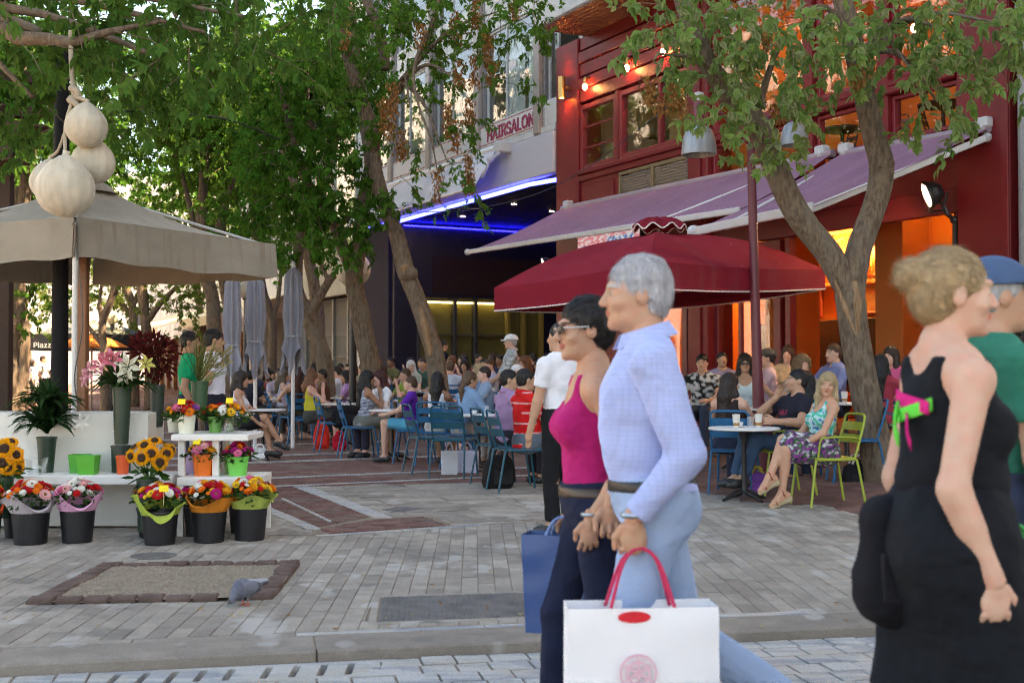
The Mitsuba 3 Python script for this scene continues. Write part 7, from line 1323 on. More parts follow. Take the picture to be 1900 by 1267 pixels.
# --- the pigeon, feeding at the corner of the tree pit
pg = thing('pigeon', 'grey pigeon with a darker neck bent down to peck at the tree pit edging', 'pigeon'); pc = G(456, 1122)
F_ = Field([-.16, -.16, -.03], [.16, .2, .24], .0045); tilt = R3(28, 'x')
F_.ell([0, 0, .115], [.062, .095, .060], R3(-18, 'x'), .02); F_.ell([0, -.06, .095], [.046, .05, .05], None, .03); F_.cone([0, -.085, .09], [0, -.115, .055], .030, .022, .02); F_.ell([0, -.122, .045], [.019, .022, .019], None, .01); F_.cone([0, -.138, .038], [0, -.156, .022], .008, .003, .005); F_.cone([0, .07, .13], [0, .17, .135], .034, .022, .03)
for x in (-.024, .024): F_.cone([x, .0, .07], [x, -.005, .035], .014, .007, .01); F_.cone([x, -.005, .035], [x, .0, .004], .005, .005, .004); [F_.cone([x, .0, .005], [x + a, b, .004], .0045, .003, .003) for a, b in ((0, -.035), (.014, -.028), (-.014, -.028), (0, .02))]
v, f = F_.mesh(); c = np.tile([.13, .135, .165], (len(v), 1)); c[(v[:, 1] < -.06)] = [.09, .09, .13]; c[(v[:, 1] < -.06) & (v[:, 1] > -.1)] = [.10, .10, .13]; c[v[:, 2] < .035] = [.45, .12, .09]; c[(v[:, 1] < -.1) & (v[:, 2] > .02)] = [.12, .125, .16]; c[(v[:, 1] < -.137)] = [.08, .07, .07]; c[(v[:, 1] > .13)] = [.07, .07, .08]; c[(v[:, 2] > .14) & (v[:, 1] > .0)] = [.30, .31, .35]
Mp = tr(pc[0], pc[1], .0) @ rot(-38) @ np.diag([.84, .84, .84, 1]); put('body', xf((v, f), Mp), 'm_matte', pg, col=c, smooth=True)
for x in (-1, 1): v, f = ball(1, (0, 0, 0), 3, (.020, .088, .038)); put('wing', xf((v, f), Mp @ tr(x * .047, .025, .125) @ rot(-14, 'x') @ rot(x * 6)), 'm_matte', pg, col=np.where((np.abs(v[:, 1] - .035) < .010)[:, None] | (np.abs(v[:, 1] - .06) < .007)[:, None], [.05, .05, .06], [.17, .175, .21]), smooth=True)
# ------------------------------------------------------------------ chairs and tables
BLUE, TEAL, GREENC = (.012, .10, .22), (.010, .075, .115), (.30, .36, .035)
CH = {}
def chair_parts(col, arms):
    if (col, arms) in CH: return CH[col, arms]
    P = []; S_ = lambda m, sm=40: shape(m, 'm_satin', col, sm)
    for x in (-.205, .205):
        P.append(('leg', S_(tube(spline([[x * 1.12, .27, 0], [x * 1.03, .215, .40], [x, .19, .452], [x * .98, .14, .462]], 12), .0125, 8))))
        P.append(('leg', S_(tube(spline([[x * 1.10, -.30, 0], [x * 1.02, -.225, .40], [x, -.20, .455]], 10), .0125, 8))))
        P.append(('back_post', S_(tube(spline([[x * 1.0, -.19, .45], [x, -.225, .56], [x * .98, -.29, .78], [x * .95, -.305, .85], [x * .80, -.315, .875]], 14), .0125, 8))))
        if arms: P.append(('armrest', S_(tube(spline([[x * 1.0, -.245, .64], [x * 1.16, -.15, .665], [x * 1.20, .10, .665], [x * 1.16, .17, .64], [x * 1.04, .19, .46]], 18), .013, 8, True, .8))))
    P.append(('top_rail', S_(tube(spline([[-.165, -.315, .875], [0, -.345, .880], [.165, -.315, .875]], 12), .0125, 8))))
    for z, hh in ((.775, .055), (.655, .055)):
        y = -.20 - (z - .46) * .28
        P.append(('back_slat', S_(slab_of(sheet(lambda a, b: np.stack([-.198 + .396 * a, y - .035 * np.sin(a * PI) + .28 * (.5 - b) * hh, z - hh + 2 * hh * b * .75], -1), 10, 3), .006), 30)))
    for i in range(6): y = -.185 + i * .068; P.append(('seat_slat', S_(box(-.205, .205, y, y + .058, .458 + .006 * (i in (0, 5)), .468 + .006 * (i in (0, 5)), .004), False)))
    P.append(('seat_frame', S_(cat([rod([-.20, -.20, .45], [.20, -.20, .45], .011), rod([-.20, .20, .45], [.20, .20, .45], .011), rod([-.203, -.20, .45], [-.203, .20, .45], .011), rod([.203, -.20, .45], [.203, .20, .45], .011)]))))
    CH[col, arms] = P; return P
def chair(label, x, y, facing, col=BLUE, arms=False, group='metal cafe chairs'):
    k = thing('cafe_chair', label, 'chair', group); M = frame((x, y, ground_z(x, y)), facing - 90)
    for n, s in chair_parts(col, arms): put(n, s, None, k, to=M)
    return k
TB = {}
def cafe_table(label, x, y, r=.33, h=.74, col=(.66, .65, .62)):
    k = thing('cafe_table', label, 'table', 'round cafe tables'); z = ground_z(x, y); M = tr(x, y, z)
    if r not in TB:
        TB[r] = [('table_top', shape(lathe([(0, h - .028), (r - .01, h - .028), (r, h - .02), (r, h - .006), (r - .008, h), (0, h)], 36), 'm_satin', col, 40)), ('pedestal', shape(lathe([(.05, .06), (.035, .10), (.026, .2), (.032, .24), (.024, .28), (.022, .60), (.06, .70), (.06, h - .028)], 14), 'm_satin', (.015, .014, .014), 40))]
        TB[r] += [('foot', shape(tube(spline([[.03 * math.cos(a), .03 * math.sin(a), .09], [.16 * math.cos(a), .16 * math.sin(a), .055], [.27 * math.cos(a), .27 * math.sin(a), .016]], 8), [.03] * 3 + [.022] * 3 + [.016] * 2, 8), 'm_satin', (.015, .014, .014), 40)) for a in np.arange(4) * PI / 2 + .5]
    for n, s in TB[r]: put(n, s, None, k, to=M)
    return np.array([x, y, z + h])
GLS = {}
def drink(label, p, kind):
    if kind not in GLS:
        if kind == 'iced': GLS[kind] = [('cup', shape(lathe([(0, .002), (.028, .002), (.041, .135), (.039, .135), (.027, .006)], 16), 'm_matte', (.62, .60, .54), 40)), ('coffee', shape(lathe([(.030, .02), (.0345, .05)], 16), 'm_matte', (.32, .17, .06)))]
        elif kind == 'water': GLS[kind] = [('tumbler', shape(lathe([(0, .002), (.030, .002), (.034, .11), (.032, .11), (.028, .012), (0, .012)], 16), 'm_tumbler', None, True))]
        elif kind == 'beer': GLS[kind] = [('tumbler', shape(lathe([(0, .002), (.030, .002), (.038, .15), (.036, .15), (.028, .010)], 16), 'm_tumbler', None, True)), ('drink', shape(lathe([(0, .012), (.027, .012), (.033, .115), (0, .115)], 14), 'm_gloss', (.45, .22, .04), 40))]
        elif kind == 'saucer': GLS[kind] = [('cup', shape(lathe([(0, .008), (.022, .008), (.034, .05), (.032, .05), (.02, .014)], 16), 'm_gloss', (.7, .7, .68), 40)), ('saucer', shape(lathe([(0, .002), (.03, .002), (.06, .012), (.058, .014), (0, .006)], 18), 'm_gloss', (.7, .7, .68), 40))]
        elif kind == 'holder': GLS[kind] = [('holder', shape(box(-.06, .06, -.04, .04, 0, .09, .01), 'm_satin', (.6, .58, .55)))]
    k = thing({'iced': 'coffee_cup', 'water': 'water_glass', 'beer': 'beer_glass', 'saucer': 'cup_and_saucer', 'holder': 'napkin_holder'}[kind], label, {'iced': 'cup', 'water': 'glass', 'beer': 'glass', 'saucer': 'cup', 'holder': 'napkin holder'}[kind], 'drinks and cups on the cafe tables')
    for n, s in GLS[kind]: put(n, s, None, k, to=tr(*p))
def X(px, Y): return (px - CX) / F * Y
def bag(label, c, w, d, h, col, deg=0, name='shopping_bag', handles=None, flare=1.06, hh=.16):
    """A paper or cloth bag standing at c (bottom centre)."""
    k = thing(name, label, 'bag'); M = frame(c, deg); pts = []
    if name in ('rucksack', 'sports_bag', 'shoulder_bag', 'tote_bag', 'carrier_bag', 'handbag'):
        v, f = ball(1, (0, 0, 0), 4); v = np.sign(v) * np.abs(v) ** .62; v = v * [w / 2, d / 2, h / 2] * (1 - .16 * v[:, 2:]) + [0, 0, h / 2]
        put('pouch', xf(wobble((v, f), .02, 7, len(label)), M), 'm_cloth', k, col=col, smooth=True); put('flap', xf(wobble(trimesh.Trimesh(*box(-w * .34, w * .34, -d * .56, -d * .40, h * .12, h * .52, .03), process=False).subdivide(), .01, 9, 2), M), 'm_cloth', k, col=np.array(col) * 1.3 + .004, smooth=50)
        for s_ in (-1, 1) if name != 'handbag' else (): put('handle', xf(tube(spline([[-w * .26, s_ * d * .2, h * .86], [-w * .14, s_ * d * .3, h * 1.12], [w * .14, s_ * d * .3, h * 1.12], [w * .26, s_ * d * .2, h * .86]], 16), .011, 6), M), 'm_cloth', k, col=handles if handles is not None else np.array(col) * 1.5 + .004)
        return k, M
    def side(z, s): return np.array([[-w / 2 * s, -d / 2, z], [w / 2 * s, -d / 2, z], [w / 2 * s + .0, d / 2, z], [-w / 2 * s, d / 2, z]])
    ring = [side(z * h, 1 + (flare - 1) * z) for z in np.linspace(0, 1, 5)]; V = np.vstack(ring); F_ = []
    for a in range(4):
        for i in range(4): F_.append([4 * a + i, 4 * a + (i + 1) % 4, 4 * a + 4 + (i + 1) % 4, 4 * a + 4 + i])
    F_.append([3, 2, 1, 0]); tm = trimesh.Trimesh(*va((V, np.array(F_))), process=False).subdivide().subdivide()
    v, f = np.array(tm.vertices), np.array(tm.faces); v = v + np.stack([0 * v[:, 0], (meshkit.fbm(v * 7 + len(label), 2, 3) - .5) * .05 * (v[:, 2] / h), 0 * v[:, 0]], 1)
    put('sack', xf((v, f), M), 'm_satin' if name == 'shopping_bag' else 'm_cloth', k, col=col, smooth=35)
    if handles is not None:
        for s in (-1, 1): put('handle', xf(tube(spline([[-w * .22, s * d * .4, h * .97], [-w * .12, s * d * .15, h + hh * .75], [0, 0, h + hh], [w * .12, s * d * .15, h + hh * .75], [w * .22, s * d * .4, h * .97]], 20), .006 if hh < .3 else .009, 6), M), 'm_cloth', k, col=handles)
    return k, M
# ------------------------------------------------------------------ the table by the forked tree
tp1 = cafe_table('white round cafe table with iced coffees, left of the woman in the floral skirt', X(1380, 12.55), 12.55, .36)
drink('iced coffee cup on the left of the white table by the blue shirted walker', tp1 + [-.10, -.12, 0], 'iced'); drink('iced coffee cup with coffee left in it, right on the white table', tp1 + [.14, -.03, 0], 'iced'); drink('water glass between the two iced coffee cups', tp1 + [.04, -.12, 0], 'water'); drink('small white saucer on the white table', tp1 + [-.03, .05, 0], 'saucer')
chair('green metal armchair under the woman in the floral skirt', X(1532, 12.05), 12.05, 192, GREENC, True); 
def floral(v, q, col):
    n = meshkit.noise(v * [34, 34, 60], 3); m = meshkit.noise(v * 27 + 9, 5); a = np.array([[.10, .22, .05], [.45, .35, .55], [.62, .60, .58], [.03, .10, .03], [.22, .05, .22], [.02, .03, .04]]); return a[np.clip((n * 4 + m * 5).astype(int) % 6, 0, 5)]
def turq(v, q, col):
    n = meshkit.noise(v * 24, 4); a = np.array([[.02, .30, .30], [.10, .45, .30], [.45, .60, .60], [.04, .18, .35], [.12, .03, .10]]); return np.where((q[:, 2] < .14)[:, None], a[4] * .8 + floral(v, q, col) * .3, a[np.clip((n * 6 - 1).astype(int), 0, 3)])
k, B, M = person('seated woman with ash blond hair, turquoise top, floral skirt and crossed legs', X(1522, 12.05), 12.05, 0, 196, 1.68, .0072, strands=3000, skin=(.50, .27, .165), hair=('long', 'ash'), top=('tank', (.05, .35, .33)), bottom=('skirt', (.2, .3, .1)), pattern=lambda v, q, c: turq(v, q, c) if c[1] > .32 else floral(v, q, c), shoes=None, sex='f', pose='sit', lean=-6, arms=('lap', 'lap'), head=(-58, 2),
    legs=[((-.07, .43, .57), (-.05, .47, .10), (-.1, 1, -.45)), ((.02, .45, .68), (-.10, .66, .24), (-.2, 1, -.55))])
for i in (0, 1):
    a, d = B.an[i], B.ft[i]; dn = np.array([0, 0, -1.]) - d * -d[2]; dn /= np.linalg.norm(dn); F_ = Field(a - .22, a + .22, .006)
    F_.cone(a - d * .05 + dn * .075, a - d * .045 + dn * .10, .034, .036, .01); F_.cone(a - d * .04 + dn * .085, a + d * .10 + dn * .072, .034, .030, .02); F_.cone(a + d * .10 + dn * .075, a + d * .17 + dn * .075, .034, .026, .02); F_.clip(a + dn * .062, -dn); F_.clip(a + dn * .115, dn)
    sh = put('sandal', xf(F_.mesh(), M), 'm_matte', k, col=(.42, .33, .2), smooth=True); s = np.cross(d, dn)
    for t, w in ((.115, .040), (.0, .041)): put('strap', xf(tube([a + d * t + dn * (.070 if t else .0) + s * w * math.cos(g) * 1.05 - dn * w * 1.05 * math.sin(g) + (dn * 0 if t else d * .012 * math.cos(2 * g)) for g in np.linspace(0, PI if t else 2 * PI, 16)], .007, 6, True, 1.6), M), 'm_satin', sh, col=(.28, .07, .03))
chair('green metal chair under the man in the dark t-shirt', X(1448, 12.95), 12.95, 190, GREENC, True)
def print_red(v, q, col): return np.where(((q[:, 1] > .06) & (np.abs(q[:, 2] - .29) < .03) & (np.abs(q[:, 0]) < .075) & (meshkit.noise(v * 60, 2) > .45))[:, None], [.22, .03, .06], np.tile(col, (len(v), 1)))
person('seated man in a dark t-shirt with a red print and jeans, hand over his mouth', X(1462, 12.9), 12.9, 0, 200, 1.78, .0082, strands=1500, skin='tan', hair=('crop', 'black'), top=('tee', (.018, .018, .028)), bottom=('jeans', (.05, .085, .15)), pattern=print_red, sex='m', pose='sit', lean=-12, arms=('rest', ((.05, .20, .43), (.8, .3, -.8), (-.35, -.05, .9))), head=(20, -2), fat=1.12, legs=[((-.10, .40, .60), (-.05, .62, .09), (-.1, 1, 0)), ((.14, .40, .60), (.12, .58, .09), (.2, 1, 0))])
chair('blue metal chair under the woman with very long dark hair at the white table', X(1362, 13.3), 13.3, 70, BLUE)
person('seated woman with very long dark hair seen from behind, left of the burgundy post', X(1352, 13.3), 13.3, 0, 62, 1.64, 0.0096, skin='light', hair=('long', (.02, .012, .009)), top=('tank', (.03, .02, .02)), bottom=('jeans', (.03, .04, .07)), sex='f', pose='sit', lean=4, arms=('table', 'table'), head=(35, 0))
chair('blue metal chair behind the forked tree beside the striped bag', X(1585, 13.4), 13.4, 175, BLUE); chair('green metal chair right of the forked tree', X(1668, 14.6), 14.6, 200, (.35, .45, .22), True)
person('seated person with short black hair seen from behind, beside the dark t-shirt man', X(1497, 13.9), 13.9, 0, 92, 1.66, 0.0108, skin='tan', hair=('bob', 'black'), top=('tank', (.35, .12, .14)), bottom=('jeans', (.03, .04, .07)), sex='f', pose='sit', lean=3, arms=('table', 'table')); chair('blue metal chair under the person with short black hair', X(1497, 13.95), 13.95, 92)
tp2 = cafe_table('white cafe table behind the blond woman in the floral skirt', X(1570, 14.8), 14.8, .34); drink('white cup on the table behind the floral skirt', tp2 + [-.05, -.1, 0], 'iced'); drink('beer glass on the table left of the forked tree', tp2 + [.1, -.05, 0], 'beer')
person('seated woman with a mass of curly brown blond hair, behind the black haired person', X(1488, 15.3), 15.3, ground_z(X(1488, 15.3), 15.3), 268, 1.72, 0.0120, skin='light', hair=('curly', (.16, .10, .05)), top=('tee', (.30, .25, .2)), sex='f', pose='sit', arms=('table', 'table'), head=(-15, 0))
k, B, M = person('seated woman in dark sunglasses and a pale blue tank top, arms on the table', X(1382, 15.8), 15.8, ground_z(X(1382, 15.8), 15.8), 262, 1.70, 0.0120, skin='tan', hair=('bob', 'dark'), top=('tank', (.50, .62, .66)), sex='f', pose='sit', seat=.52, arms=('out', 'table'), head=(0, 0)); glasses(k, B, M)
person('seated man in a blue shirt with short brown hair, left of the forked tree', X(1547, 16), 16, ground_z(X(1547, 16), 16), 205, 1.80, 0.0120, skin='light', hair=('short', 'brown'), top=('shirt', (.20, .24, .45)), sex='m', pose='sit', seat=.52, arms=('table', 'table'), head=(0, 0))
k, B, M = person('seated man with a dark cap and pale pink shirt just right of the burgundy post', X(1424, 16.8), 16.8, ground_z(X(1424, 16.8), 16.8), 175, 1.76, .011, skin='light', hair=('short', 'dark'), top=('tee', (.55, .40, .46)), sex='m', pose='sit', seat=.50, arms=('table', 'table')); cap(k, B, M, (.10, .09, .08), h=.011)
person('smiling seated woman holding a hand to her mouth, right of the forked tree', X(1657, 15.4), 15.4, ground_z(X(1657, 15.4), 15.4), 222, 1.68, 0.0108, skin='light', hair=('long', (.03, .018, .012)), top=('tee', (.55, .10, .22)), sex='f', pose='sit', seat=.50, arms=('table', 'mouth'), lean=6)
person('seated dark haired woman in a red plaid top from behind, just right of the trunk', X(1634, 14.6), 14.6, ground_z(X(1634, 14.6), 14.6), 60, 1.66, 0.0120, skin='tan', hair=('long', 'black'), top=('tee', (.30, .04, .06)), sex='f', pose='sit', arms=('table', 'table'))
person('seated person in a black and white top behind the blue shirted walker', X(1303, 17), 17, ground_z(X(1303, 17), 17), 250, 1.74, .011, skin='light', hair=('short', 'black'), top=('tee', (.4, .4, .4)), pattern=lambda v, q, c: np.where((meshkit.noise(v * 22, 2) > .5)[:, None], [.02, .02, .02], [.6, .6, .6]), sex='m', pose='sit', seat=.5, arms=('table', 'table'))
tp3 = cafe_table('round cafe table of the woman in sunglasses', X(1372, 15.2), 15.2, .34); drink('water glass on the table of the woman in sunglasses', tp3 + [-.2, 0, 0], 'water')
ic = fw(-4.7, 1.6, .36); person('dark figure of a waiter walking inside the orange cafe', ic[0], ic[1], ic[2], 200, 1.78, .013, skin='tan', hair=('short', 'black'), top=('tee', (.012, .012, .014)), bottom=('trousers', (.01, .01, .012)), sex='m', pose='walk', arms=('down', 'lap'))
# upper floor: chairs by the windows
for i, u in enumerate((-5.6, -4.9, -3.2, -2.6, -1.6)):
    p = fw(u, 1.2 + .3 * (i % 2), 4.41); k = thing('window_chair', ('first', 'second', 'third', 'fourth', 'fifth')[i] + ' chair from the left behind the upper cafe windows', 'chair', 'chairs on the upper floor'); M = frame(p, 30 + 70 * i)
    for n, s in chair_parts((.05, .03, .025) if i % 2 else (.25, .10, .04), False): put(n, s, None, k, to=M)
for i, u in enumerate((-4.2, -2.1)): p = fw(u, 1.0, 4.41); k = thing('window_table', ('left', 'right')[i] + ' dark table behind the upper cafe windows', 'table', 'tables on the upper floor'); put('table_top', lathe([(0, .72), (.35, .72), (.35, .75), (0, .75)], 20, p), 'm_satin', k, col=(.06, .04, .03)); put('pedestal', lathe([(.2, 0), (.2, .02), (.03, .05), (.03, .72)], 12, p), 'm_satin', k, col=(.02, .02, .02))
# ------------------------------------------------------------------ middle group
chair('teal metal chair under the man in the red polo', X(962, 13.6), 13.6, 18, TEAL); chair('teal metal chair under the man in the lilac shirt', X(930, 14.3), 14.3, 22, TEAL)
def polo(v, q, col): return np.where((np.abs((q[:, 2] + 10) % .11 - .055) < .0045)[:, None], [.75, .55, .55], np.tile(col, (len(v), 1)))
person('seated man in a red polo with fine white stripes, seen from behind, facing right', X(978, 13.6), 13.6, 0, 25, 1.76, .0085, skin='asian', hair=('crop', 'black'), top=('polo', (.55, .012, .012)), bottom=('jeans', (.10, .12, .15)), pattern=polo, sex='m', pose='sit', lean=-2, arms=('thigh', 'thigh'), head=(0, 0), fat=1.12)
person('seated man in a lilac polo looking right over his table, beside the red polo', X(938, 14.3), 14.3, 0, 28, 1.74, .0085, skin='asian', hair=('crop', 'black'), top=('polo', (.36, .22, .38)), bottom=('jeans', (.03, .03, .04)), sex='m', pose='sit', lean=6, arms=('thigh', 'table'), head=(28, -4), fat=1.1)
tp4 = cafe_table('round white cafe table between the empty chair and the men in polos', X(888, 16.2), 16.2, .33); drink('cup on the white table near the man in the lilac polo', tp4 + [-.05, -.05, 0], 'saucer'); drink('glass of water on the white table near the lilac polo', tp4 + [.1, .05, 0], 'water')
chair('empty teal metal chair in front of the woman in denim', X(842, 15.4), 15.4, 75, TEAL); chair('teal metal chair with its side to us, left of the empty chair', X(797, 15.9), 15.9, 20, TEAL); chair('blue chair under the woman in denim', X(868, 16.6), 16.6, 38)
person('seated woman in a denim shirt with a brown ponytail, seen from behind', X(862, 16.6), 16.6, 0, 42, 1.70, 0.0108, skin='tan', hair=('tail', (.10, .055, .03)), top=('shirt', (.20, .30, .46)), bottom=('trousers', (.4, .36, .32)), sex='f', pose='sit', lean=10, arms=('table', 'table'), head=(15, 0))
person('seated woman in a white top with straight black hair, seen from behind', X(812, 17.2), 17.2, 0, 75, 1.64, 0.0120, skin='brown', hair=('mid', 'black'), top=('tank', (.66, .64, .68)), bottom=('shorts', (.5, .48, .45)), sex='f', pose='sit', arms=('table', 'table')); chair('blue chair under the woman in the white top', X(812, 17.2), 17.2, 75)
person('seated boy in a purple shirt looking left', X(762, 17.8), 17.8, 0, 178, 1.52, 0.0120, skin='light', hair=('short', 'brown'), top=('tee', (.10, .02, .30)), bottom=('shorts', (.1, .35, .5)), sex='m', pose='sit', arms=('table', 'thigh')); chair('blue chair under the boy in purple', X(768, 17.8), 17.8, 178)
tp5 = cafe_table('white cafe table with a beer in front of the boy in purple', X(728, 18.1), 18.1, .34); drink('beer glass on the table before the boy in purple', tp5 + [.05, -.08, 0], 'beer'); drink('napkin holder on the table before the boy in purple', tp5 + [.17, .02, 0], 'holder'); drink('water glass on the table before the boy in purple', tp5 + [-.1, 0, 0], 'water')
person('seated woman in a white t-shirt with dark red hair, chin on her hand', X(712, 19), 19, 0, 222, 1.70, 0.0120, skin='pink', hair=('mid', (.05, .012, .012)), top=('tee', (.72, .72, .74)), bottom=('trousers', (.03, .03, .05)), sex='f', pose='sit', arms=('table', 'chin'), lean=8); chair('blue chair under the woman in the white t-shirt', X(712, 19), 19, 222)
def stripes(v, q, col): return np.where(((q[:, 2] + 9) % .03 < .013)[:, None], [.06, .08, .14], np.tile(col, (len(v), 1)))
person('seated woman with very long straight black hair and striped top, seen from behind', X(676, 18.7), 18.7, 0, 22, 1.70, 0.0108, skin='brown', hair=('long', 'black'), top=('tank', (.45, .45, .50)), bottom=('shorts', (.16, .17, .14)), pattern=stripes, sex='f', pose='sit', lean=5, arms=('table', 'chin')); chair('blue chair under the woman with very long straight black hair', X(666, 18.7), 18.7, 15, BLUE)
chair('blue chair with a black bag over its back', X(622, 20.2), 20.2, 20, BLUE); bag('black bag hanging on the blue chair beside the yellow tank top', [X(640, 20.1), 20.1, .40], .42, .2, .38, (.012, .012, .014), 10, 'shoulder_bag', None, .9)
person('seated woman in a yellow green tank top with short reddish hair, looking right', X(580, 21.5), 21.5, 0, 8, 1.68, 0.0120, skin='pink', hair=('bob', (.16, .07, .035)), top=('tank', (.50, .46, .04)), bottom=('shorts', (.06, .065, .06)), sex='f', pose='sit', lean=-2, arms=('table', 'chin'), head=(-8, 6), fat=1.25); chair('blue chair under the woman in the yellow green tank top', X(566, 21.6), 21.6, 8)
tp6 = cafe_table('white cafe table of the woman in yellow green', X(632, 21.5), 21.5, .34); drink('tall glass on the table of the woman in yellow green', tp6 + [.0, -.05, 0], 'water'); drink('water glass on the table of the woman in yellow green', tp6 + [.12, .08, 0], 'water')
bag('red carrier bag leaning by the woman in yellow green', [X(597, 20.9), 20.9, 0], .26, .14, .44, (.50, .03, .02), 20, 'carrier_bag', (.5, .03, .02)); bag('small bright red and lime bag under the blue chair', [X(630, 20.6), 20.6, 0.0], .22, .14, .26, (.45, .01, .03), -10, 'carrier_bag')
bag('white paper bag under the empty teal chair', [X(834, 15.7), 15.7, 0], .20, .12, .30, (.66, .66, .70), 5, handles=(.6, .6, .62), hh=.10); bag('pale printed bag under the empty teal chair, right of the white one', [X(868, 16.0), 16.0, 0], .26, .12, .28, (.48, .48, .60), -8, handles=(.3, .3, .4), hh=.1)
bag('white plastic bag on the ground by the seated woman in white', [X(483, 18.2), 18.2, 0], .24, .16, .2, (.60, .60, .60), 15, 'carrier_bag'); bag('black rucksack beside the teal chair of the lilac polo', [X(925, 13.9), 13.9, 0], .34, .26, .40, (.012, .012, .013), 25, 'rucksack', None, .8)
bag('black and white sports bag by the foot of the forked tree', [X(1592, 13.6), 13.6, 0], .36, .2, .34, (.014, .014, .016), 10, 'sports_bag', (.6, .6, .6), .95, .1); bag('purple and yellow bag under the green chair of the man in the dark t-shirt', [X(1402, 13.1), 13.1, 0], .24, .16, .26, (.20, .07, .34), 5, 'tote_bag', (.6, .5, .05), .9, .06)
# seated woman in white at the left with bare crossed legs, and the youths behind the stall
person('seated woman in a white top and black shorts, right of the stall vases', X(440, 18), 18, 0, 8, 1.68, 0.0120, skin='tan', hair=('mid', 'dark'), top=('tank', (.66, .65, .70)), bottom=('shorts', (.02, .02, .025)), sex='f', pose='sit', lean=6, arms=('table', 'thigh'), legs=[((-.1, .43, .57), (-.08, .50, .09), (0, 1, 0)), ((.05, .44, .66), (.0, .66, .25), (0, 1, -.4))]); chair('dark chair under the seated woman in white', X(432, 18), 18, 8, (.03, .02, .02)); cafe_table('dark cafe table of the seated woman in white', X(488, 18.3), 18.3, .335)
person('young man in a bright green t-shirt behind the flower stall, looking right', X(352, 14.4), 14.4, 0, 15, 1.80, .0105, skin='tan', hair=('crop', 'black'), top=('tee', (.01, .34, .14)), bottom=('jeans', (.03, .04, .06)), sex='m', arms=('down', 'down'), head=(10, 0))
person('young man in a white t-shirt behind the flower stall, beside the green t-shirt', X(396, 14.0), 14.0, 0, 25, 1.81, .0105, skin='tan', hair=('short', 'black'), top=('tee', (.64, .64, .72)), bottom=('jeans', (.02, .02, .03)), sex='m', arms=('down', 'back'), head=(5, 0))
# ------------------------------------------------------------------ standing figures further back
k, B, M = person('standing older man in a white cap and pale checked shirt, facing left', X(948, 21.5), 21.5, ground_z(X(948, 21.5), 21.5) + .05, 188, 1.76, .010, skin='light', hair=('short', 'grey'), top=('rolled', (.48, .50, .50)), bottom=('trousers', (.3, .28, .25)), pattern=lambda v, q, c: np.where((meshkit.noise(v * 26, 2) > .55)[:, None], np.array(c) * .6, np.tile(c, (len(v), 1))), sex='m', arms=('lap', 'lap'), fat=1.12); cap(k, B, M, (.72, .72, .70), h=.010)
person('standing waiter in a black t-shirt before the yellow shopfront, facing right', X(822, 27.5), 27.5, ground_z(X(822, 27.5), 27.5), 25, 1.74, .012, skin='tan', hair=('crop', 'black'), top=('tee', (.008, .008, .012)), bottom=('trousers', (.01, .01, .012)), sex='m', arms=('lap', 'lap'))
person('far standing woman in a pale top and dark trousers, left of the black post', X(60, 46), 46, 0, 20, 1.72, .016, skin='tan', hair=('mid', 'dark'), top=('tee', (.5, .48, .5)), bottom=('trousers', (.06, .055, .05)), sex='f', arms=('lap', 'down'))
person('far standing man in a white shirt and dark jeans, beside the far woman', X(80, 43), 43, 0, 5, 1.84, .016, skin='tan', hair=('crop', 'dark'), top=('tee', (.64, .62, .6)), bottom=('jeans', (.02, .03, .05)), sex='m', arms=('phone', 'down'))
person('far man in black sitting just left of the black post', X(97, 38), 38, 0, 330, 1.75, .016, skin='brown', hair=('short', 'black'), top=('tee', (.012, .012, .012)), sex='m', pose='sit', arms=('table', 'table')); chair('far tan chair just left of the black post', X(97, 38), 38, 330, (.35, .25, .12))
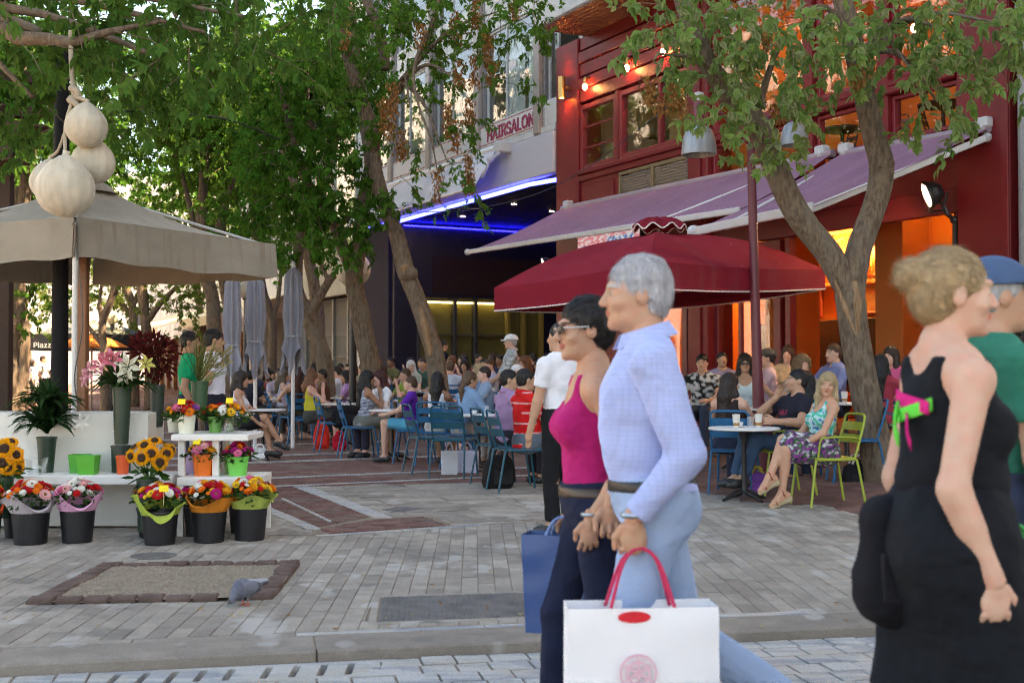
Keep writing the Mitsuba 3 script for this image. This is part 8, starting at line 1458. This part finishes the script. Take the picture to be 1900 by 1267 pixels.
# ------------------------------------------------------------------ the seated crowd
CROWD = [  # px of the head, depth, facing, sex, skin, hair, top, arms, label
 (468, 23.5, 50, 'm', 'tan', ('short', 'black'), ('tee', (.02, .022, .035)), 'table', 'seated man in a dark navy t-shirt seen from behind, left of the thin tree'),
 (516, 26, 300, 'm', 'tan', ('short', 'dark'), ('tee', (.35, .3, .4)), 'chin', 'far seated man with a hand at his chin, behind the leftmost blue chair'),
 (524, 23.6, 20, 'f', 'light', ('mid', (.10, .075, .05)), ('tank', (.45, .42, .5)), 'table', 'seated woman with ash brown hair and a strappy top left of the yellow green top'),
 (536, 26.5, 190, 'm', 'brown', ('short', 'black'), ('tee', (.20, .24, .32)), 'table', 'far seated man in a slate blue t-shirt looking left'),
 (548, 22.8, 120, 'f', 'light', ('long', (.06, .02, .012)), ('tank', (.02, .02, .02)), 'table', 'seated woman with long red brown hair seen from behind, left of the yellow green top'),
 (563, 28.5, 250, 'm', 'tan', ('short', 'black'), ('tee', (.05, .05, .06)), 'table', 'far seated person in dark grey behind the white pole'),
 (585, 29.5, 200, 'f', 'tan', ('bob', 'black'), ('tee', (.04, .03, .04)), 'table', 'far seated woman with a black bob right of the white pole'),
 (606, 24.2, 185, 'm', 'brown', ('short', 'black'), ('tee', (.10, .05, .025)), 'table', 'seated man in a brown t-shirt looking left behind the yellow green top'),
 (611, 29, 195, 'm', 'light', ('short', 'dark'), ('shirt', (.3, .33, .4)), 'table', 'far seated man in a grey blue shirt by the Y forked tree'),
 (631, 25.8, 175, 'm', 'light', ('short', 'dark'), ('tee', (.60, .62, .70)), 'rest', 'seated man in a pale blue white t-shirt leaning on one elbow'),
 (646, 28.3, 260, 'm', 'tan', ('short', 'black'), ('tee', (.12, .06, .05)), 'table', 'far seated man in maroon left of the black globe lamp post'),
 (650, 23.6, 190, 'f', 'tan', ('bob', 'black'), ('tee', (.36, .20, .42)), 'table', 'seated woman in a lilac t-shirt looking left, right of the brown t-shirt'),
 (669, 27, 160, 'm', 'light', ('short', 'dark'), ('tee', (.34, .28, .18)), 'table', 'far seated man in a khaki t-shirt right of the black globe lamp post'),
 (697, 27.5, 210, 'f', 'tan', ('curly', 'black'), ('tee', (.05, .04, .06)), 'table', 'far seated woman with curly black hair before the purple column'),
 (708, 24.5, 230, 'f', 'light', ('mid', (.05, .02, .015)), ('tee', (.5, .46, .5)), 'table', 'seated woman with dark auburn hair behind the white t-shirt'),
 (766, 26.5, 250, 'f', 'pink', ('bob', 'white'), ('tee', (.35, .36, .30)), 'table', 'seated older woman with white hair before the yellow shopfront'),
 (750, 22.2, 210, 'm', 'light', ('short', 'brown'), ('tee', (.25, .33, .06)), 'chin', 'seated man in a lime t-shirt behind the boy in purple'),
 (787, 26.8, 255, 'm', 'tan', ('short', 'dark'), ('tee', (.06, .12, .09)), 'table', 'far seated man in dark green beside the leaning tree'),
 (835, 23.8, 100, 'm', 'light', ('crop', (.10, .06, .035)), ('tee', (.60, .64, .74)), 'up', 'seated man in a white blue t-shirt with hands behind his head, seen from behind'),
 (868, 25, 230, 'f', 'tan', ('bob', 'dark'), ('tee', (.28, .02, .03)), 'table', 'far seated woman in dark red right of the leaning tree'),
 (882, 20.6, 200, 'f', 'pink', ('mid', 'ash'), ('shirt', (.15, .22, .36)), 'table', 'seated woman in a denim shirt with sunglasses on her head'),
 (905, 19.6, 190, 'm', 'pink', ('crop', 'dark'), ('shirt', (.22, .30, .44)), 'table', 'seated bearded man in a pale denim shirt looking down'),
 (897, 25, 260, 'm', 'tan', ('short', 'dark'), ('tee', (.36, .38, .46)), 'table', 'far seated man in pale grey blue behind the denim shirts'),
 (918, 23, 195, 'm', 'pink', ('short', 'brown'), ('tee', (.42, .40, .48)), 'mouth', 'seated man in pale grey drinking, left of the white cap'),
 (958, 19.3, 250, 'm', 'light', ('none', 'dark'), ('tee', (.5, .5, .52)), 'table', 'seated person in a white cap behind the red polo'),
 (978, 22.5, 215, 'f', 'tan', ('bob', 'auburn'), ('tee', (.10, .03, .03)), 'table', 'seated woman with auburn hair in dark maroon right of the standing man in the cap'),
 (1000, 21, 260, 'm', 'tan', ('short', 'black'), ('tee', (.04, .04, .05)), 'table', 'seated man in black behind the white shirted waiter'),
 (495, 27.5, 350, 'f', 'tan', ('mid', 'dark'), ('tee', (.45, .1, .12)), 'table', 'far seated woman in red left of the thin tree'),
 (545, 31, 270, 'm', 'light', ('short', 'dark'), ('tee', (.3, .28, .22)), 'table', 'farthest seated man in beige under the rightmost folded parasol'),
 (730, 30, 240, 'm', 'tan', ('short', 'dark'), ('tee', (.06, .06, .10)), 'table', 'farthest seated man in navy before the yellow shopfront'),
 (1340, 18.5, 255, 'm', 'tan', ('short', 'dark'), ('tee', (.25, .22, .3)), 'table', 'seated man in mauve grey deep under the parasol'),
 (1460, 18.2, 265, 'f', 'light', ('mid', 'brown'), ('tee', (.5, .35, .2)), 'table', 'seated woman in ochre at the cafe door')]
for i, (px, Y, fc, sx, skn, hr, tp_, ar_, lab) in enumerate(CROWD):
    x = X(px, Y); z = ground_z(x, Y); a2 = 'up' if ar_ == 'up' else ('table' if i % 3 else 'thigh')
    k, B, M = person(lab, x, Y, z, fc, 1.66 + .012 * ((i * 7) % 11), .020 if Y > 21 else .0155, skin=skn, hair=hr, top=tp_, bottom=('jeans', (.03, .04, .06)) if i % 2 else ('trousers', (.06, .055, .05)), sex=sx, pose='sit', seat=.48, arms=(ar_, a2), lean=(-4, 6, 2, 10)[i % 4], head=((i * 37) % 50 - 25, (i * 13) % 10 - 5), shoes=None, group=None)
    if hr[0] == 'none': cap(k, B, M, (.66, .66, .66), h=.012)
    if 'sunglasses on her head' in lab: glasses(k, B, M, up=.075)
    cw = lab.replace('far ', '').replace('farthest ', '').split(' '); chair('blue chair under the ' + ' '.join(cw[:12]), x, Y, fc, BLUE, False, 'chairs among the crowd')
BC = (('navy', (.03, .035, .07)), ('black', (.015, .015, .018)), ('white', (.6, .6, .62)), ('maroon', (.14, .03, .04)), ('grey', (.22, .22, .24)), ('olive', (.14, .14, .06)), ('pale blue', (.36, .42, .55)), ('pink', (.5, .28, .32)), ('brown', (.12, .07, .04)))
ORD = ('first', 'second', 'third', 'fourth', 'fifth', 'sixth', 'seventh', 'eighth', 'ninth', 'tenth', 'eleventh', 'twelfth', 'thirteenth', 'fourteenth', 'fifteenth', 'sixteenth', 'seventeenth', 'eighteenth', 'nineteenth', 'twentieth', 'twenty-first', 'twenty-second')
rg = np.random.default_rng(44)
for i in range(22):
    px = 476 + 25.5 * i + rg.uniform(-6, 6); Y = rg.uniform(25.5, 31.5); x = X(px, Y); cn, cc = BC[(i * 5) % 9]; fm_ = i % 2
    person(f'seated {("man", "woman")[fm_]} in {cn}, {ORD[i]} from the left in the back row of the crowd', x, Y, ground_z(x, Y), rg.uniform(150, 330), rg.uniform(1.64, 1.8), .0235, skin=('tan', 'light', 'brown', 'pink')[i % 4], hair=(('short', 'bob', 'crop', 'mid')[i % 4], ('dark', 'black', 'brown', 'black', 'auburn')[i % 5]), top=('tee', cc), bottom=('trousers', (.04, .04, .05)), sex='mf'[fm_], pose='sit', seat=.5, arms=(('table', 'chin', 'table', 'mouth')[i % 4], 'table'), lean=rg.uniform(-6, 10), head=(rg.uniform(-30, 30), 0), shoes=None)
for i, (px, Y) in enumerate(((500, 24.6), (590, 25.5), (640, 24.9), (690, 26), (780, 24.8), (850, 24.6), (893, 20.4), (930, 21.6), (960, 20.5), (1400, 17.4))):
    p = cafe_table(('first', 'second', 'third', 'fourth', 'fifth', 'sixth', 'seventh', 'eighth', 'ninth', 'tenth')[i] + ' small round cafe table from the left among the seated crowd', X(px, Y), Y, .325); labels[[k for k in labels if k.startswith('cafe_table')][-1]]['group'] = 'tables among the crowd'
    for j in range(3): drink('small drink ' + ('left', 'middle', 'right')[j] + ' on the ' + ('first', 'second', 'third', 'fourth', 'fifth', 'sixth', 'seventh', 'eighth', 'ninth', 'tenth')[i] + ' crowd table from the left', p + [-.15 + .14 * j, -.1 + .1 * (j % 2), 0], ('water', 'iced', 'saucer')[(i + j) % 3])
# ------------------------------------------------------------------ the walkers in front
RZ = ROAD_Z
person('man in a white t-shirt and black trousers seen from behind, standing behind the walkers', X(1040, 10.2), 10.2, 0, 135, 1.74, .009, skin='tan', hair=('crop', 'black'), top=('tee', (.70, .70, .74)), bottom=('trousers', (.010, .010, .012)), sex='m', arms=('hang', 'down'), head=(-10, 0))
k, B, M = person('grey haired man in a pale blue shirt and light jeans, walking left with shopping bags', X(1212, 4.06), 4.06, RZ, 181, 1.77, .0078, hero=True, strands=4500, skin='tan', hair=('short', (.40, .40, .42)), top=('shirt', (.37, .43, .70)), bottom=('tucked', (.30, .40, .58)), pattern='check', sex='m', broad=1.09, pose='stand', lean=5, arms=(((.215, .095, -.055), (.3, -1, 0), (0, .1, -1), 1.15), ((.21, .12, -.05), (.3, -1, 0), (0, .1, -1), 1.1)), head=(0, -1), fat=1.05, legs=[((-.09, .10, .52), (-.09, .14, .085), (0, 1, 0)), ((.09, -.10, .51), (.09, -.48, .24), (0, 1, -.9))])
belt(k, B, M, .035, (.012, .011, .011)); put('watch', xf(tube([B.wr[0] + np.array([.033 * math.cos(a), .033 * math.sin(a), .015]) for a in np.linspace(0, 2 * PI, 20)], .009, 6), M), 'm_metal', k, col=(.6, .6, .6))
hp = hand_pos(B, M, 0); kb_, Mb = bag('white shopping bag with red handles and pinkish emblem held by the walking man', [hp[0] + .02, hp[1] - .01, hp[2] - .655], .46, .14, .49, (.76, .75, .76), 3, handles=(.50, .04, .10), flare=1.0, hh=.17)
put('red_label', xf(lathe([(0, 0), (.05, 0), (.05, .002), (0, .002)], 24), Mb @ tr(-.03, -.078, .465) @ np.diag([1, 1, .35, 1]) @ rot(90, 'x')), 'm_matte', kb_, col=(.6, .02, .03))
v, f = cat([lathe([(.03 + .02 * i, 0), (.037 + .02 * i, 0), (.037 + .02 * i, .002), (.03 + .02 * i, .002)], 24) for i in (0, 1)] + [xf(box(-.004, .004, -.045, .045, 0, .002), rot(a)) for a in (0, 60, 120)]); put('emblem', xf((v, f), Mb @ tr(-.02, -.090, .30) @ rot(90, 'x')), 'm_matte', kb_, col=(.66, .40, .46)); put('red_line', xf(box(-.14, .02, -.092, -.088, .215, .222), Mb), 'm_matte', kb_, col=(.5, .06, .08))
k, B, M = person('dark haired woman in sunglasses, magenta tank top and dark jeans, walking left', X(1104, 4.5), 4.5, RZ, 184, 1.66, .0078, hero=True, strands=4500, skin='tan', hair=('bun', 'black'), top=('tank', (.40, .014, .13)), bottom=('jeans', (.012, .016, .04)), sex='f', pose='stand', lean=3, arms=(((.205, .05, -.06), (.3, -1, 0), (0, .12, -1), .5), ((.205, .07, -.08), (.3, -1, 0), (0, .2, -1), .9)), head=(-8, 2), legs=[((-.09, -.03, .52), (-.09, -.22, .12), (0, 1, -.3)), ((.09, .12, .52), (.09, .15, .085), (0, 1, 0))]); glasses(k, B, M, frame_col=(.5, .5, .5))
put('bracelet', xf(tube([B.wr[0] + np.array([.030 * math.cos(a), .030 * math.sin(a), .02]) for a in np.linspace(0, 2 * PI, 20)], .007, 6), M), 'm_metal', k, col=(.7, .68, .62)); belt(k, B, M, .03, (.05, .03, .015))
q = at(1044, 1170, 4.62); bag('blue paper bag held by the woman in magenta', [q[0], q[1], q[2]], .25, .13, .36, (.03, .075, .22), -16, handles=(.2, .28, .5), flare=1.12, hh=.06)
k, B, M = person('blond woman in a long black dress walking right, at the right edge', X(1752, 3.32), 3.32, RZ, 4, 1.72, .0080, hero=True, strands=5500, skin=(.54, .32, .23), hair=('bun', (.36, .26, .14)), top=('tank', (.008, .009, .013)), bottom=('longskirt', (.008, .009, .012)), sex='f', pose='stand', lean=2, arms=('down', ((.225, .03, -.10), (.2, -1, .1), (0, .12, -1), .5)), head=(4, 0), fat=1.17, legs=[((-.09, -.03, .52), (-.09, -.22, .12), (0, 1, -.3)), ((.09, .12, .52), (.09, .15, .085), (0, 1, 0))])
def ribbon(pts, w, col, name='scarf'): put(name, xf(slab_of(sheet(lambda a, b: np.array([[np.array(p) for p in spline(pts, a.shape[0])]])[0][:, None, :] + np.array([0, .0, 1.0]) * ((b - .5) * w)[..., None], 16, 3), .006), M), 'm_cloth', k, col=col, smooth=True)
for p, w, c in (([B.T(-.10, -.11, .36), B.T(0, -.135, .35), B.T(.12, -.11, .33)], .035, (.60, .02, .20)), ([B.T(-.08, -.115, .30), B.T(.03, -.14, .31), B.T(.12, -.10, .34)], .035, (.12, .62, .06)), ([B.T(-.01, -.14, .33), B.T(.03, -.165, .28), B.T(.05, -.16, .24)], .035, (.12, .60, .06)), ([B.T(.05, -.14, .30), B.T(.08, -.15, .27), B.T(.09, -.14, .23)], .03, (.55, .02, .18))): ribbon(p, w, c)
q = np.array([1.03, 3.36, .66]); bag('soft black bag hanging at the back hip of the woman in the black dress', q, .20, .14, .34, (.008, .008, .011), 10, 'handbag')
k, B, M = person('man in a green t-shirt and denim cap walking right behind the woman in black', X(1832, 4.25), 4.25, RZ, 5, 1.77, .0095, skin='tan', hair=('short', 'grey'), top=('tee', (.03, .16, .105)), bottom=('jeans', (.03, .04, .07)), sex='m', pose='stand', lean=3, arms=('hang', 'hang'), head=(0, 0)); cap(k, B, M, (.06, .10, .19))
k, B, M = person('person in a pale lavender top, jeans and dark cap at the very right edge', X(1902, 4.5), 4.5, RZ, 178, 1.66, .0095, skin='pink', hair=('mid', 'dark'), top=('tee', (.56, .56, .70)), bottom=('jeans', (.06, .12, .26)), sex='f', pose='walk', lean=2, arms=(((.20, .22, -.02), (.3, -1, 0), (.1, .8, -.6), .9), 'hang'), head=(0, 0)); cap(k, B, M, (.03, .03, .045))
q = at(1893, 1238, 4.05); bag('pale mint paper bag held by the person at the very right edge', q, .17, .12, .36, (.56, .66, .62), 5, handles=(.08, .35, .10), flare=1.0, hh=.10)
